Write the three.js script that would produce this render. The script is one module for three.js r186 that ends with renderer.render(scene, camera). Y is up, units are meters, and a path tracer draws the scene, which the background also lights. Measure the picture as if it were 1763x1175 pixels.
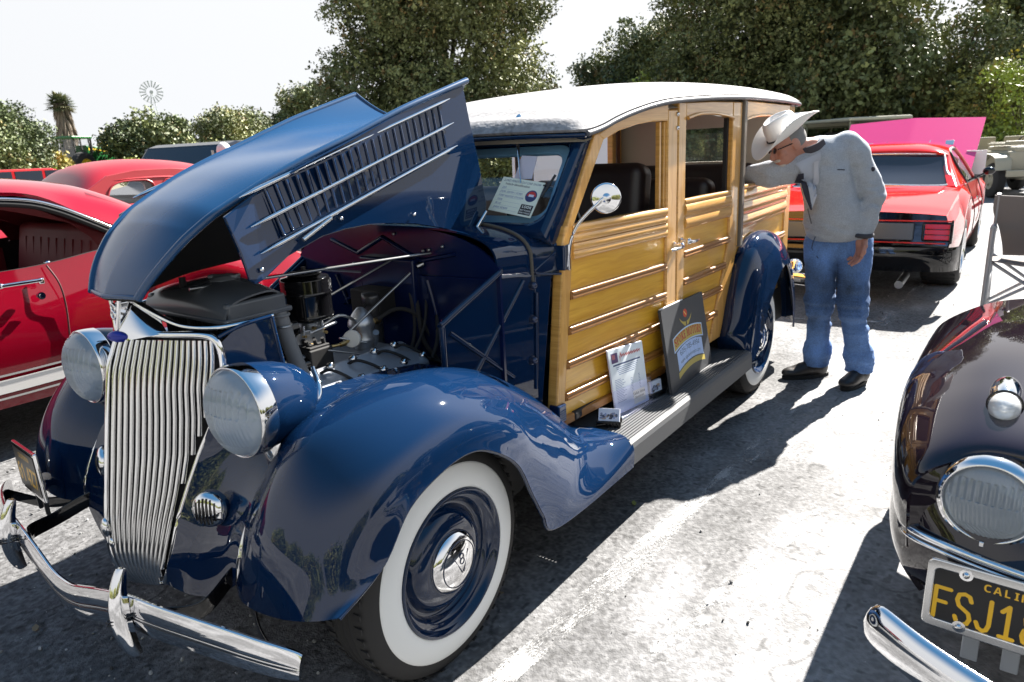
import * as THREE from 'three';
import { RoundedBoxGeometry } from 'three/addons/geometries/RoundedBoxGeometry.js';
import { mergeGeometries } from 'three/addons/utils/BufferGeometryUtils.js';
import { MarchingCubes } from 'three/addons/objects/MarchingCubes.js';
import { FontLoader } from 'three/addons/loaders/FontLoader.js';
import { TextGeometry } from 'three/addons/geometries/TextGeometry.js';

// ---------------------------------------------------------------- camera, sky, sun, exposure
const scene = new THREE.Scene();
const camera = new THREE.PerspectiveCamera(52.29, 1024 / 682, 0.05, 1500);
{
  const yaw = 0.6404, pitch = 0.2668, roll = -0.0491, c = Math.cos, s = Math.sin;
  const F = new THREE.Vector3(c(pitch) * c(yaw), -s(pitch), -c(pitch) * s(yaw));
  const R0 = F.clone().cross(new THREE.Vector3(0, 1, 0)).normalize(), U0 = R0.clone().cross(F);
  const R = R0.clone().multiplyScalar(c(roll)).addScaledVector(U0, s(roll));
  const U = U0.clone().multiplyScalar(c(roll)).addScaledVector(R0, -s(roll));
  camera.quaternion.setFromRotationMatrix(new THREE.Matrix4().makeBasis(R, U, F.clone().negate()));
  camera.position.set(-1.3328, 1.5201, 2.0357); camera.focus = 2.5; camera.userData.fStop = 5.6;
}
const SUN = new THREE.Vector3(0.760, 0.643, 0.095).normalize();
const lerpS = (a, b, t) => a + (b - a) * t, smoothS = (a, b, x) => { const t = Math.min(1, Math.max(0, (x - a) / (b - a))); return t * t * (3 - 2 * t); };
{
  const w = 512, h = 256, d = new Float32Array(w * h * 4);
  for (let j = 0; j < h; j++) for (let i = 0; i < w; i++) {
    const v = (j + .5) / h, u = (i + .5) / w, el = (v - .5) * Math.PI, az = (u - .5) * 2 * Math.PI;
    const dir = [Math.cos(el) * Math.cos(az), Math.sin(el), Math.cos(el) * Math.sin(az)];
    const cs = dir[0] * SUN.x + dir[1] * SUN.y + dir[2] * SUN.z;
    const e = Math.max(0, Math.sin(el)), w8 = 1 - smoothS(.34, .78, e), halo = Math.pow(Math.max(0, cs), 5) * .05 + Math.pow(Math.max(0, cs), 40) * .16, k = .90 + .10 * cs;
    let r = lerpS(.022, .212, w8) * k + halo, g = lerpS(.064, .216, w8) * k + halo * .98, b = lerpS(.125, .222, w8) * k + halo * .95;
    if (el < 0) { r = .10; g = .10; b = .10; }
    const o = (j * w + i) * 4; d[o] = r; d[o + 1] = g; d[o + 2] = b; d[o + 3] = 1;
  }
  const t = new THREE.DataTexture(d, w, h, THREE.RGBAFormat, THREE.FloatType);
  t.mapping = THREE.EquirectangularReflectionMapping; t.magFilter = t.minFilter = THREE.LinearFilter; t.needsUpdate = true;
  scene.background = t; scene.environment = t;
}
const sun = new THREE.DirectionalLight(0xfff9f0, 5.0);
sun.position.copy(SUN).multiplyScalar(60); sun.castShadow = true; sun.shadow.mapSize.set(4096, 4096);
Object.assign(sun.shadow.camera, { left: -30, right: 30, top: 30, bottom: -30, near: 1, far: 150 });
scene.add(sun); scene.add(sun.target);
const renderer = new THREE.WebGLRenderer({ antialias: true });
renderer.toneMapping = THREE.LinearToneMapping; renderer.toneMappingExposure = 4.8;
renderer.shadowMap.enabled = true; renderer.setSize(1024, 682);

// ---------------------------------------------------------------- helpers
const PI = Math.PI, V = (x, y, z) => new THREE.Vector3(x, y, z), lerp = (a, b, t) => a + (b - a) * t, clamp = (x, a = 0, b = 1) => Math.min(b, Math.max(a, x));
const smooth = (a, b, x) => { const t = clamp((x - a) / (b - a)); return t * t * (3 - 2 * t); };
function rng(seed) { let a = seed >>> 0; return () => { a = (a + 0x6d2b79f5) >>> 0; let t = a; t = Math.imul(t ^ (t >>> 15), t | 1); t ^= t + Math.imul(t ^ (t >>> 7), t | 61); return ((t ^ (t >>> 14)) >>> 0) / 4294967296; }; }
function table(xs, ys) { return (x) => { if (x <= xs[0]) return ys[0]; for (let i = 1; i < xs.length; i++) if (x <= xs[i]) return lerp(ys[i - 1], ys[i], (x - xs[i - 1]) / (xs[i] - xs[i - 1])); return ys[ys.length - 1]; }; }
const hash2 = (x, y) => { let h = Math.imul(x, 374761393) + Math.imul(y, 668265263) | 0; h = Math.imul(h ^ (h >>> 13), 1274126177); return ((h ^ (h >>> 16)) >>> 0) / 4294967296; };
function noise(x, y, px = 1024, py = 1024) {               // periodic value noise
  const xi = Math.floor(x), yi = Math.floor(y), fx = x - xi, fy = y - yi, m = (a, p) => ((a % p) + p) % p;
  const sx = fx * fx * (3 - 2 * fx), sy = fy * fy * (3 - 2 * fy), x0 = m(xi, px), x1 = m(xi + 1, px), y0 = m(yi, py), y1 = m(yi + 1, py);
  return lerp(lerp(hash2(x0, y0), hash2(x1, y0), sx), lerp(hash2(x0, y1), hash2(x1, y1), sx), sy);
}
const fbm = (x, y, o, px, py) => { let a = .5, s = 0, t = 0; for (let i = 0; i < o; i++) { s += a * noise(x + i * 17 * px, y + i * 31 * py, px, py); t += a; x *= 2; y *= 2; px *= 2; py *= 2; a *= .5; } return s / t; };
function tex(w, h, fn, rx = 1, ry = 1, srgb = true) {       // fn(u, v) -> [r, g, b] (0..1)
  const d = new Uint8Array(w * h * 4);
  for (let j = 0; j < h; j++) for (let i = 0; i < w; i++) { const c = fn(i / w, j / h), o = (j * w + i) * 4; d[o] = clamp(c[0]) * 255; d[o + 1] = clamp(c[1]) * 255; d[o + 2] = clamp(c[2]) * 255; d[o + 3] = 255; }
  const t = new THREE.DataTexture(d, w, h); t.wrapS = t.wrapT = THREE.RepeatWrapping; t.magFilter = THREE.LinearFilter; t.repeat.set(rx, ry); if (srgb) t.colorSpace = THREE.SRGBColorSpace; t.needsUpdate = true; return t;
}
function canvasTex(w, h, draw) { const c = document.createElement('canvas'); c.width = w; c.height = h; draw(c.getContext('2d'), w, h); const t = new THREE.CanvasTexture(c); t.colorSpace = THREE.SRGBColorSpace; return t; }
const std = (color, roughness = .6, metalness = 0, extra = {}) => new THREE.MeshStandardMaterial({ color: Array.isArray(color) ? new THREE.Color().setRGB(...color) : color, roughness, metalness, side: THREE.DoubleSide, ...extra });
const phys = (color, roughness, extra = {}) => new THREE.MeshPhysicalMaterial({ color: Array.isArray(color) ? new THREE.Color().setRGB(...color) : color, roughness, side: THREE.DoubleSide, ...extra });

// geometry helpers ------------------------------------------------
const crv = (a, b, c, d, t) => .5 * (2 * b + (c - a) * t + (2 * a - 5 * b + 4 * c - d) * t * t + (3 * b - a - 3 * c + d) * t * t * t);
function crAt(pts, t, closed) {                             // pts [[..n]], t in 0..1
  const n = pts.length, m = closed ? n : n - 1, f = clamp(t) * m, i = Math.min(m - 1, Math.floor(f)), k = f - i, g = (j) => closed ? pts[(j + n) % n] : pts[clamp(j, 0, n - 1)];
  return pts[0].map((_, c) => crv(g(i - 1)[c], g(i)[c], g(i + 1)[c], g(i + 2)[c], k));
}
function gridGeo(P, nu, nv, flip, wrapU, wrapV) {           // P[i][j] = [x, y, z], i = 0..nu, j = 0..nv
  const pos = [], uv = [], idx = [], W = nv + 1; let ul = 0;
  for (let i = 0; i <= nu; i++) {
    if (i) { const a = P[i][nv >> 1], b = P[i - 1][nv >> 1]; ul += Math.hypot(a[0] - b[0], a[1] - b[1], a[2] - b[2]); }
    let vl = 0; for (let j = 0; j <= nv; j++) { const a = P[i][j]; if (j) { const b = P[i][j - 1]; vl += Math.hypot(a[0] - b[0], a[1] - b[1], a[2] - b[2]); } pos.push(...a); uv.push(ul, vl); }
  }
  for (let i = 0; i < nu; i++) for (let j = 0; j < nv; j++) { const a = i * W + j, b = a + W; flip ? idx.push(a, a + 1, b, b, a + 1, b + 1) : idx.push(a, b, a + 1, b, b + 1, a + 1); }
  const g = new THREE.BufferGeometry(); g.setAttribute('position', new THREE.Float32BufferAttribute(pos, 3)); g.setAttribute('uv', new THREE.Float32BufferAttribute(uv, 2)); g.setIndex(idx); g.computeVertexNormals();
  const N = g.attributes.normal, blend = (a, b) => { const x = N.getX(a) + N.getX(b), y = N.getY(a) + N.getY(b), z = N.getZ(a) + N.getZ(b), l = Math.hypot(x, y, z) || 1; N.setXYZ(a, x / l, y / l, z / l); N.setXYZ(b, x / l, y / l, z / l); };
  if (wrapV) for (let i = 0; i <= nu; i++) blend(i * W, i * W + nv);
  if (wrapU) for (let j = 0; j <= nv; j++) blend(j, nu * W + j);
  return g;
}
function surfPts(rows, nu, nv, o = {}) { const out = []; const cols = rows.map((r) => { const a = []; for (let j = 0; j <= nv; j++) a.push(crAt(r, j / nv, o.closedV)); return a; }); for (let i = 0; i <= nu; i++) { const a = []; for (let j = 0; j <= nv; j++) a.push(crAt(cols.map((c) => c[j]), i / nu, o.closedU)); out.push(a); } return out; }
const surf = (rows, nu, nv, o = {}) => gridGeo(surfPts(rows, nu, nv, o), nu, nv, o.flip, o.closedU, o.closedV);
function shell(rows, nu, nv, t, o = {}) {                   // a sheet with thickness t: outer face, inner face, rim
  const P = surfPts(rows, nu, nv, o), g = gridGeo(P, nu, nv, o.flip), N = g.attributes.normal, W = nv + 1, Q = P.map((r, i) => r.map((p, j) => [p[0] - N.getX(i * W + j) * t, p[1] - N.getY(i * W + j) * t, p[2] - N.getZ(i * W + j) * t]));
  const strip = (a, b, f) => gridGeo([a, b], 1, a.length - 1, f), col = (X, j) => X.map((r) => r[j]);
  const f = !!o.flip;
  return [g, gridGeo(Q, nu, nv, !f), strip(P[0], Q[0], f), strip(Q[nu], P[nu], f), strip(col(Q, 0), col(P, 0), !f), strip(col(P, nv), col(Q, nv), !f)];
}
function lathe(pts, seg = 48) { return new THREE.LatheGeometry(pts.map((p) => new THREE.Vector2(...p)), seg); }   // about y
const cyl = (r0, r1, h, seg = 24) => new THREE.CylinderGeometry(r0, r1, h, seg);
const T = (g, x = 0, y = 0, z = 0, rx = 0, ry = 0, rz = 0, order = 'XYZ') => { const o = g.clone(); o.applyMatrix4(new THREE.Matrix4().compose(V(x, y, z), new THREE.Quaternion().setFromEuler(new THREE.Euler(rx, ry, rz, order)), V(1, 1, 1))); return o; };
const SC = (g, x, y, z) => { const o = g.clone(); o.scale(x, y, z); return o; };
const rbox = (w, h, d, x, y, z, r = .006, rx = 0, ry = 0, rz = 0) => T(new RoundedBoxGeometry(w, h, d, 2, Math.min(r, w * .49, h * .49, d * .49)), x, y, z, rx, ry, rz);
function mirror(g) {                                        // across the plane z = 0
  const o = g.clone(); o.scale(1, 1, -1); const ix = o.index; if (ix) { const a = Array.from(ix.array); for (let i = 0; i < a.length; i += 3) { const t = a[i]; a[i] = a[i + 1]; a[i + 1] = t; } o.setIndex(a); }
  else for (const n of Object.keys(o.attributes)) { const at = o.attributes[n], s = at.itemSize; for (let i = 0; i < at.count; i += 3) for (let c = 0; c < s; c++) { const p = at.array, t = p[i * s + c]; p[i * s + c] = p[(i + 1) * s + c]; p[(i + 1) * s + c] = t; } }
  return o;
}
function sweep(path, prof, o = {}) {                        // profile [[side, up]] along path [[x, y, z]]; o.up, o.n, o.closed (profile), o.scale(t), o.loop
  const n = o.n ?? Math.max(8, path.length * 4), cl = o.closed ?? true, pr = cl ? [...prof, prof[0]] : prof, P = [], up0 = o.up ?? [0, 1, 0];
  const at = (t) => o.straight ? (() => { const m = path.length - 1, f = clamp(t) * m, i = Math.min(m - 1, Math.floor(f)); return path[0].map((_, c) => lerp(path[i][c], path[i + 1][c], f - i)); })() : crAt(path, t, o.loop);
  for (let i = 0; i <= n; i++) {
    const t = i / n, e = 1e-3, a = at(o.loop ? t : Math.max(0, t - e)), b = at(o.loop ? (t + e) % 1 : Math.min(1, t + e)), p = at(t), tg = V(b[0] - a[0], b[1] - a[1], b[2] - a[2]).normalize();
    const up = typeof up0 === 'function' ? V(...up0(t, p)) : V(...up0), S = tg.clone().cross(up).normalize(), N = S.clone().cross(tg), k = o.scale ? o.scale(t) : 1, kx = Array.isArray(k) ? k[0] : k, ky = Array.isArray(k) ? k[1] : k;
    P.push(pr.map(([s, u]) => [p[0] + S.x * s * kx + N.x * u * ky, p[1] + S.y * s * kx + N.y * u * ky, p[2] + S.z * s * kx + N.z * u * ky]));
  }
  const gs = [gridGeo(P, n, pr.length - 1, false, o.loop, cl && !o.hard)];
  if (cl && !o.loop) for (const [row, fl] of [[P[0], false], [P[n], true]]) {
    const c = [0, 0, 0]; for (let j = 0; j < row.length - 1; j++) for (let q = 0; q < 3; q++) c[q] += row[j][q] / (row.length - 1);
    gs.push(gridGeo([row.map(() => c), row], 1, row.length - 1, fl));
  }
  return cat(gs);
}
const circ = (r, n = 8, ry = r) => Array.from({ length: n }, (_, i) => [r * Math.cos(i / n * 2 * PI), ry * Math.sin(i / n * 2 * PI)]);
const rect = (w, h, b = .004) => [[-w / 2 + b, -h / 2], [w / 2 - b, -h / 2], [w / 2, -h / 2 + b], [w / 2, h / 2 - b], [w / 2 - b, h / 2], [-w / 2 + b, h / 2], [-w / 2, h / 2 - b], [-w / 2, -h / 2 + b]];
function tube(path, r, o = {}) {
  const up = o.up ?? ((t) => { const e = .01, a = crAt(path, Math.max(0, t - e)), b = crAt(path, Math.min(1, t + e)), d = V(b[0] - a[0], b[1] - a[1], b[2] - a[2]).normalize(); return Math.abs(d.y) > .93 ? [.3, .1, 1] : [0, 1, 0]; });
  return sweep(path, circ(r, o.seg ?? 8), { n: o.n ?? path.length * 5, up, ...o });
}
const rod = (a, b, r, seg = 8) => tube([a, b], r, { n: 1, seg });
function norm(g) { const o = g.index ? g.clone() : (() => { const c = g.clone(); c.setIndex([...Array(c.attributes.position.count).keys()]); return c; })(); for (const k of Object.keys(o.attributes)) if (!['position', 'normal', 'uv', 'color'].includes(k)) o.deleteAttribute(k); if (!o.attributes.uv) o.setAttribute('uv', new THREE.Float32BufferAttribute(new Float32Array(o.attributes.position.count * 2), 2)); return o; }
function cat(gs) { gs = gs.flat(9).filter(Boolean).map(norm); return gs.length === 1 ? gs[0] : mergeGeometries(gs); }
function extr(pts, depth, o = {}) {                         // polygon [[x, y]] (+ o.holes) extruded from z = 0 to depth
  const b = o.bevel ?? .003, s = o.spline ? new THREE.Shape(new THREE.SplineCurve(pts.map((p) => new THREE.Vector2(...p))).getPoints(o.spline)) : new THREE.Shape(pts.map((p) => new THREE.Vector2(...p)));
  for (const h of o.holes ?? []) s.holes.push(new THREE.Path(h.map((p) => new THREE.Vector2(...p))));
  const g = new THREE.ExtrudeGeometry(s, { depth: Math.max(1e-4, depth - 2 * b), bevelEnabled: b > 0, bevelSize: b, bevelThickness: b, bevelOffset: -b, bevelSegments: o.bs ?? 2, curveSegments: 12, steps: o.steps ?? 1 });
  g.translate(0, 0, b); return g;
}
function warp(g, fn) { const p = g.attributes.position; for (let i = 0; i < p.count; i++) { const q = fn(p.getX(i), p.getY(i), p.getZ(i)); p.setXYZ(i, ...q); } g.computeVertexNormals(); return g; }
const rrect = (w, h, r, n = 6, cx = 0, cy = 0) => { const o = []; for (const [sx, sy, a0] of [[1, 1, 0], [-1, 1, PI / 2], [-1, -1, PI], [1, -1, 1.5 * PI]]) for (let i = 0; i <= n; i++) { const a = a0 + i / n * PI / 2; o.push([cx + sx * (w / 2 - r) + r * Math.cos(a), cy + sy * (h / 2 - r) + r * Math.sin(a)]); } return o; };
// puts a lathe or disc (axis y) at p with its axis along n
const alongN = (g, p, n) => { const o = g.clone(); o.applyQuaternion(new THREE.Quaternion().setFromUnitVectors(V(0, 1, 0), V(...n).normalize())); o.translate(...p); return o; };

// scene graph helpers ---------------------------------------------
const used = {};
function numbered(n) { const k = (used[n] = (used[n] ?? -1) + 1); return k ? n + '_' + String(k).padStart(3, '0') : n; }
function meta(o, label, category, group, kind) { if (label) o.userData.label = label; if (category) o.userData.category = category; if (group) o.userData.group = group; if (kind) o.userData.kind = kind; return o; }
function thing(name, label, category, pos = [0, 0, 0], turn = 0, group) { const o = new THREE.Group(); o.name = numbered(name); o.position.set(...pos); o.rotation.y = turn; scene.add(o); return meta(o, label, category, group); }
const SPLIT = new Set('door_hinge hood_latch_peg head_bolt rear_corner_post end_panel panel_latch bonnet_bolt post_hinge bumper_bolt plate_bolt spark_plug_wire wiring loom wheel_spoke lace sill_stripe side_trim trim_strip bumper_bracket dark_headrest hood_stripe cab_window exhaust tail_trim throttle_rod carburetor_screw hose_clamp hose_fitting plate_bracket eyelet hubcap_emblem pressed_rib pressed_side_rib firewall_bolt roof_post seat_pleat tower windscreen radiator_bolt body_sides cross_strut louvre_vent bumper seat cab_frame guard_stripe hood_support_rod door_gap fender_liner interior_lining headlight_bracket windscreen_wiper cowl_seam'.split(' '));
function part(parent, name, geos, mat, label) { if (SPLIT.has(name) && Array.isArray(geos) && geos.length > 1) { const flat = geos.flat().filter(Boolean); return flat.map((g) => part(parent, name, g, mat, label))[0]; } const m = new THREE.Mesh(cat([geos]), mat); m.name = name; m.castShadow = m.receiveShadow = true; parent.add(m); if (label) m.userData.label = label; return m; }
function solo(name, geos, mat, label, category, group, kind) { const m = new THREE.Mesh(cat([geos]), mat); m.name = numbered(name); m.castShadow = m.receiveShadow = true; scene.add(m); return meta(m, label, category, group, kind); }
function twin(parent, name, geos, mat, label) { if (SPLIT.has(name) && Array.isArray(geos)) { const f = geos.flat(); return f.flatMap((q) => twin(parent, name, cat([q]), mat, label)); } const g = cat([geos]); return [part(parent, name, g, mat, label), part(parent, name, mirror(g), mat, label)]; }
// ---------------------------------------------------------------- materials
const woodMap = (c0, c1, c2, seed) => tex(512, 512, (u, v) => {
  const w = fbm(u * 3, v * 3, 3, 3, 3) * 1.3, g = fbm(u * 4, v * 70 + w * 5, 4, 4, 70), f = noise(u * 10, v * 220, 10, 220), k = clamp(.15 + g * .75 + (f - .5) * .35), m = fbm(u * 2 + 7, v * 4 + seed, 3, 2, 4);
  return [0, 1, 2].map((i) => (lerp(c0[i], c1[i], k) * (1 - .35 * m) + c2[i] * .35 * m));
}, 1 / .7, 1 / .7);
const turned = (t) => { const c = t.clone(); c.rotation = PI / 2; c.needsUpdate = true; return c; };
const tPanel = woodMap([.80, .565, .12], [.93, .735, .25], [.86, .63, .17], 3), tFrame = woodMap([.70, .49, .21], [.90, .70, .38], [.79, .57, .26], 9), tMold = woodMap([.50, .32, .12], [.70, .48, .22], [.60, .39, .16], 5), tMahog = woodMap([.30, .12, .05], [.46, .21, .10], [.36, .15, .07], 2);
const varnish = { clearcoat: .9, clearcoatRoughness: .06 };
const M = {
  navy: phys([.0030, .0155, .050], .02, { ior: 1.57 }),
  navyDull: phys([.0042, .0105, .045], .4, { clearcoat: .6, clearcoatRoughness: .08 }),
  chrome: std([.80, .80, .81], .045, 1), chromeSoft: std([.72, .72, .72], .16, 1), steel: std([.42, .43, .44], .3, 1), alu: std([.50, .52, .55], .38, .85), greyMetal: std([.28, .30, .33], .42, .5),
  black: phys([.005, .005, .006], .04, { ior: 1.55 }), matte: std([.012, .012, .013], .75), dark: std([.02, .02, .022], .55), rubber: std([.022, .021, .021], .82), tankGrey: phys([.085, .093, .105], .26, {}), hose: std([.16, .165, .17], .7),
  white: phys([.78, .78, .76], .45), whitePaint: std([.8, .8, .79], .5),
  glass: phys([1, 1, 1], 0, { transmission: 1, thickness: 0, ior: 1.5 }), glassTint: phys([.55, .62, .66], 0, { transmission: 1, thickness: 0, ior: 1.5 }),
  panelWood: phys([1, 1, 1], .42, { map: tPanel, ...varnish }), frameWood: phys([1, 1, 1], .42, { map: tFrame, ...varnish }), postWood: phys([1, 1, 1], .42, { map: turned(tFrame), ...varnish }), moldWood: phys([1, 1, 1], .5, { map: tMold, clearcoat: .45, clearcoatRoughness: .15 }), mahogany: phys([1, 1, 1], .45, { map: turned(tMahog), ...varnish }),
  leather: phys([.016, .010, .012], .45, { clearcoat: .25, clearcoatRoughness: .4 }), tan: std([.50, .45, .37], .9), headliner: std([.48, .42, .34], .95), carpet: std([.03, .025, .022], .95),
  brass: std([.55, .40, .18], .35, 1), red: phys([.62, .004, .02], .35, { clearcoat: 1, clearcoatRoughness: .03 }),
};

// ---------------------------------------------------------------- 1936 station wagon
const zb = table([.5, .92, 1.72, 2.5, 3.0, 3.65, 4.2], [.57, .63, .70, .72, .715, .69, .66]);
const sideGeo = (poly, th, zoff = 0, o = {}) => warp(extr(poly, th, o), (x, y, z) => [x, y, zb(x) + zoff - th + z]);
const wagon = thing('station_wagon', 'dark blue vintage station wagon with wooden doors, whitewall tyres and raised bonnet', 'car');
const P2 = (x0, y0, x1, y1) => [[x0, y0], [x1, y0], [x1, y1], [x0, y1]];
function ribs(x0, x1, ys, r, zoff, n = 6) { return ys.map((y) => sweep(Array.from({ length: n }, (_, i) => { const x = lerp(x0, x1, i / (n - 1)); return [x, y, zb(x) + zoff]; }), circ(r * .55, 12, r), { n })); }

// chassis, floor, running gear (dark, underneath)
part(wagon, 'chassis', [rbox(3.9, .12, .8, 1.75, .40, 0, .02), rbox(.10, .06, 1.3, 0, .33, 0), rbox(.12, .10, 1.35, 2.845, .34, 0), rbox(.9, .35, .5, .25, .52, 0, .05), rbox(3.0, .04, 1.28, 2.45, .455, 0, .01), T(cyl(.09, .09, .3, 16), 2.845, .34, 0, PI / 2)], M.matte);

// wheels
function wheelParts(name, x, zface, side, steer = 0) {
  const g = new THREE.Mesh(cat([T(lathe([[.212, -.085], [.235, -.09], [.30, -.088], [.335, -.076], [.352, -.055], [.355, -.03], [.355, .03], [.352, .055], [.340, .073], [.318, .083], [.301, .0865], [.2995, .0855], [.224, .0935], [.212, .085]], 72), 0, 0, 0, PI / 2), Array.from({ length: 56 }, (_, k) => [-.058, .058].map((q) => T(new THREE.BoxGeometry(.017, .0035, .026), .3545 * Math.cos(k / 56 * 2 * PI + (q > 0 ? .05 : 0)), .3545 * Math.sin(k / 56 * 2 * PI + (q > 0 ? .05 : 0)), q, 0, 0, k / 56 * 2 * PI + (q > 0 ? .05 : 0) + PI / 2)))]), M.rubber);
  g.name = name; g.castShadow = g.receiveShadow = true; wagon.add(g); g.position.set(x, .355, side * (zface - .0935)); g.rotation.y = side > 0 ? steer : PI - steer;
  for (const q of [-.02, .02]) {}
  part(g, 'tread', [[-.026, 0, .026].map((z) => T(new THREE.TorusGeometry(.3535, .0042, 5, 90), 0, 0, z))], M.matte);
  part(g, 'whitewall', T(lathe([[.2245, .0935], [.228, .0962], [.245, .0972], [.27, .0955], [.294, .0895], [.2995, .0867], [.2995, .084], [.2245, .085]], 96), 0, 0, 0, PI / 2), M.white);
  part(g, 'rim', T(lathe([[.2235, .085], [.2235, .099], [.219, .1015], [.214, .099], [.209, .088], [.203, .078], [.194, .074], [.186, .070], [.180, .058], [.176, .048], [.168, .044], [.160, .046], [.152, .062], [.140, .073], [.122, .082], [.100, .086], [.05, .086], [0, .086]], 96), 0, 0, 0, PI / 2), M.navy);
  part(g, 'hubcap', [T(lathe([[.0955, .084], [.0965, .091], [.092, .098], [.082, .106], [.0745, .1105], [.072, .1095], [.0685, .1115], [.05, .1185], [.025, .1225], [0, .1235]], 64), 0, 0, 0, PI / 2)], M.chrome);
  part(g, 'hubcap_emblem', [T(new THREE.TorusGeometry(.0705, .0018, 6, 64), 0, 0, .1112), [[-.6, 0], [.6, 0]].map(([a]) => rod([Math.sin(a) * .058, -.006 + Math.cos(a) * .052, .1185], [Math.sin(a) * .006, -.022, .1238], .0022, 6)), T(new THREE.TorusGeometry(.008, .002, 6, 20), 0, .03, .1222), T(new THREE.TorusGeometry(.009, .002, 6, 20), 0, .014, .1232)], M.navy);
}
wheelParts('front_wheel', 0, .79, 1, .02); wheelParts('front_wheel', 0, .79, -1, .02); wheelParts('rear_wheel', 2.845, .82, 1); wheelParts('rear_wheel', 2.845, .82, -1);

// front fenders
const FR = [
  [[-.476, .436, .445], [-.515, .44, .53], [-.525, .45, .62], [-.52, .465, .72], [-.50, .478, .80], [-.47, .485, .85]],
  [[-.424, .593, .45], [-.475, .60, .53], [-.495, .615, .62], [-.475, .62, .735], [-.415, .60, .82], [-.335, .555, .862]],
  [[-.35, .70, .45], [-.40, .725, .53], [-.425, .75, .62], [-.395, .75, .735], [-.325, .72, .828], [-.235, .665, .866]],
  [[-.25, .79, .445], [-.30, .825, .53], [-.31, .855, .62], [-.275, .85, .735], [-.20, .79, .84], [-.115, .713, .868]],
  [[-.10, .835, .445], [-.115, .87, .535], [-.12, .903, .63], [-.10, .89, .745], [-.05, .815, .845], [0, .725, .869]],
  [[.10, .84, .455], [.10, .868, .545], [.10, .893, .635], [.10, .872, .745], [.10, .79, .845], [.10, .692, .869]],
  [[.35, .81, .505], [.34, .82, .565], [.33, .825, .645], [.32, .79, .75], [.275, .695, .84], [.225, .597, .867]],
  [[.55, .70, .555], [.54, .71, .605], [.52, .71, .67], [.48, .665, .765], [.40, .555, .84], [.30, .46, .867]],
  [[.73, .55, .575], [.72, .568, .625], [.69, .572, .69], [.62, .528, .775], [.50, .425, .845], [.355, .36, .867]],
  [[.88, .42, .58], [.87, .44, .635], [.84, .44, .70], [.76, .405, .785], [.60, .335, .852], [.40, .287, .867]],
  [[.99, .385, .575], [.985, .392, .64], [.965, .392, .71], [.91, .372, .797], [.78, .308, .856], [.60, .264, .868]],
  [[1.04, .367, .56], [1.04, .373, .64], [1.04, .374, .72], [1.035, .372, .81], [1.02, .345, .860], [1.0, .268, .870]],
];
twin(wagon, 'front_fender', [shell(FR, 66, 30, .008), tube(FR.map((r) => r[5]), .006, { n: 60 })], M.navy);
twin(wagon, 'fender_liner', [surf(FR.map((r, i) => { const a = r[0], b = r[5]; return [[a[0] + .03, a[1] - .03, a[2] + .02], [lerp(a[0], .0, .15), a[1] - .04, .50], [lerp(a[0], .2, .3), Math.max(.2, a[1] - .35), .50], [lerp(a[0], .2, .4), .18, .50]]; }), 40, 6)], M.matte);
// beading between fender and catwalk
twin(wagon, 'fender_beading', tube([[-.479, .432, .445], [-.466, .51, .45], [-.427, .593, .45], [-.392, .65, .45], [-.353, .70, .45], [-.30, .755, .448], [-.252, .793, .445], [-.17, .825, .443]], .0065, { n: 50 }), M.chrome);

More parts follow.
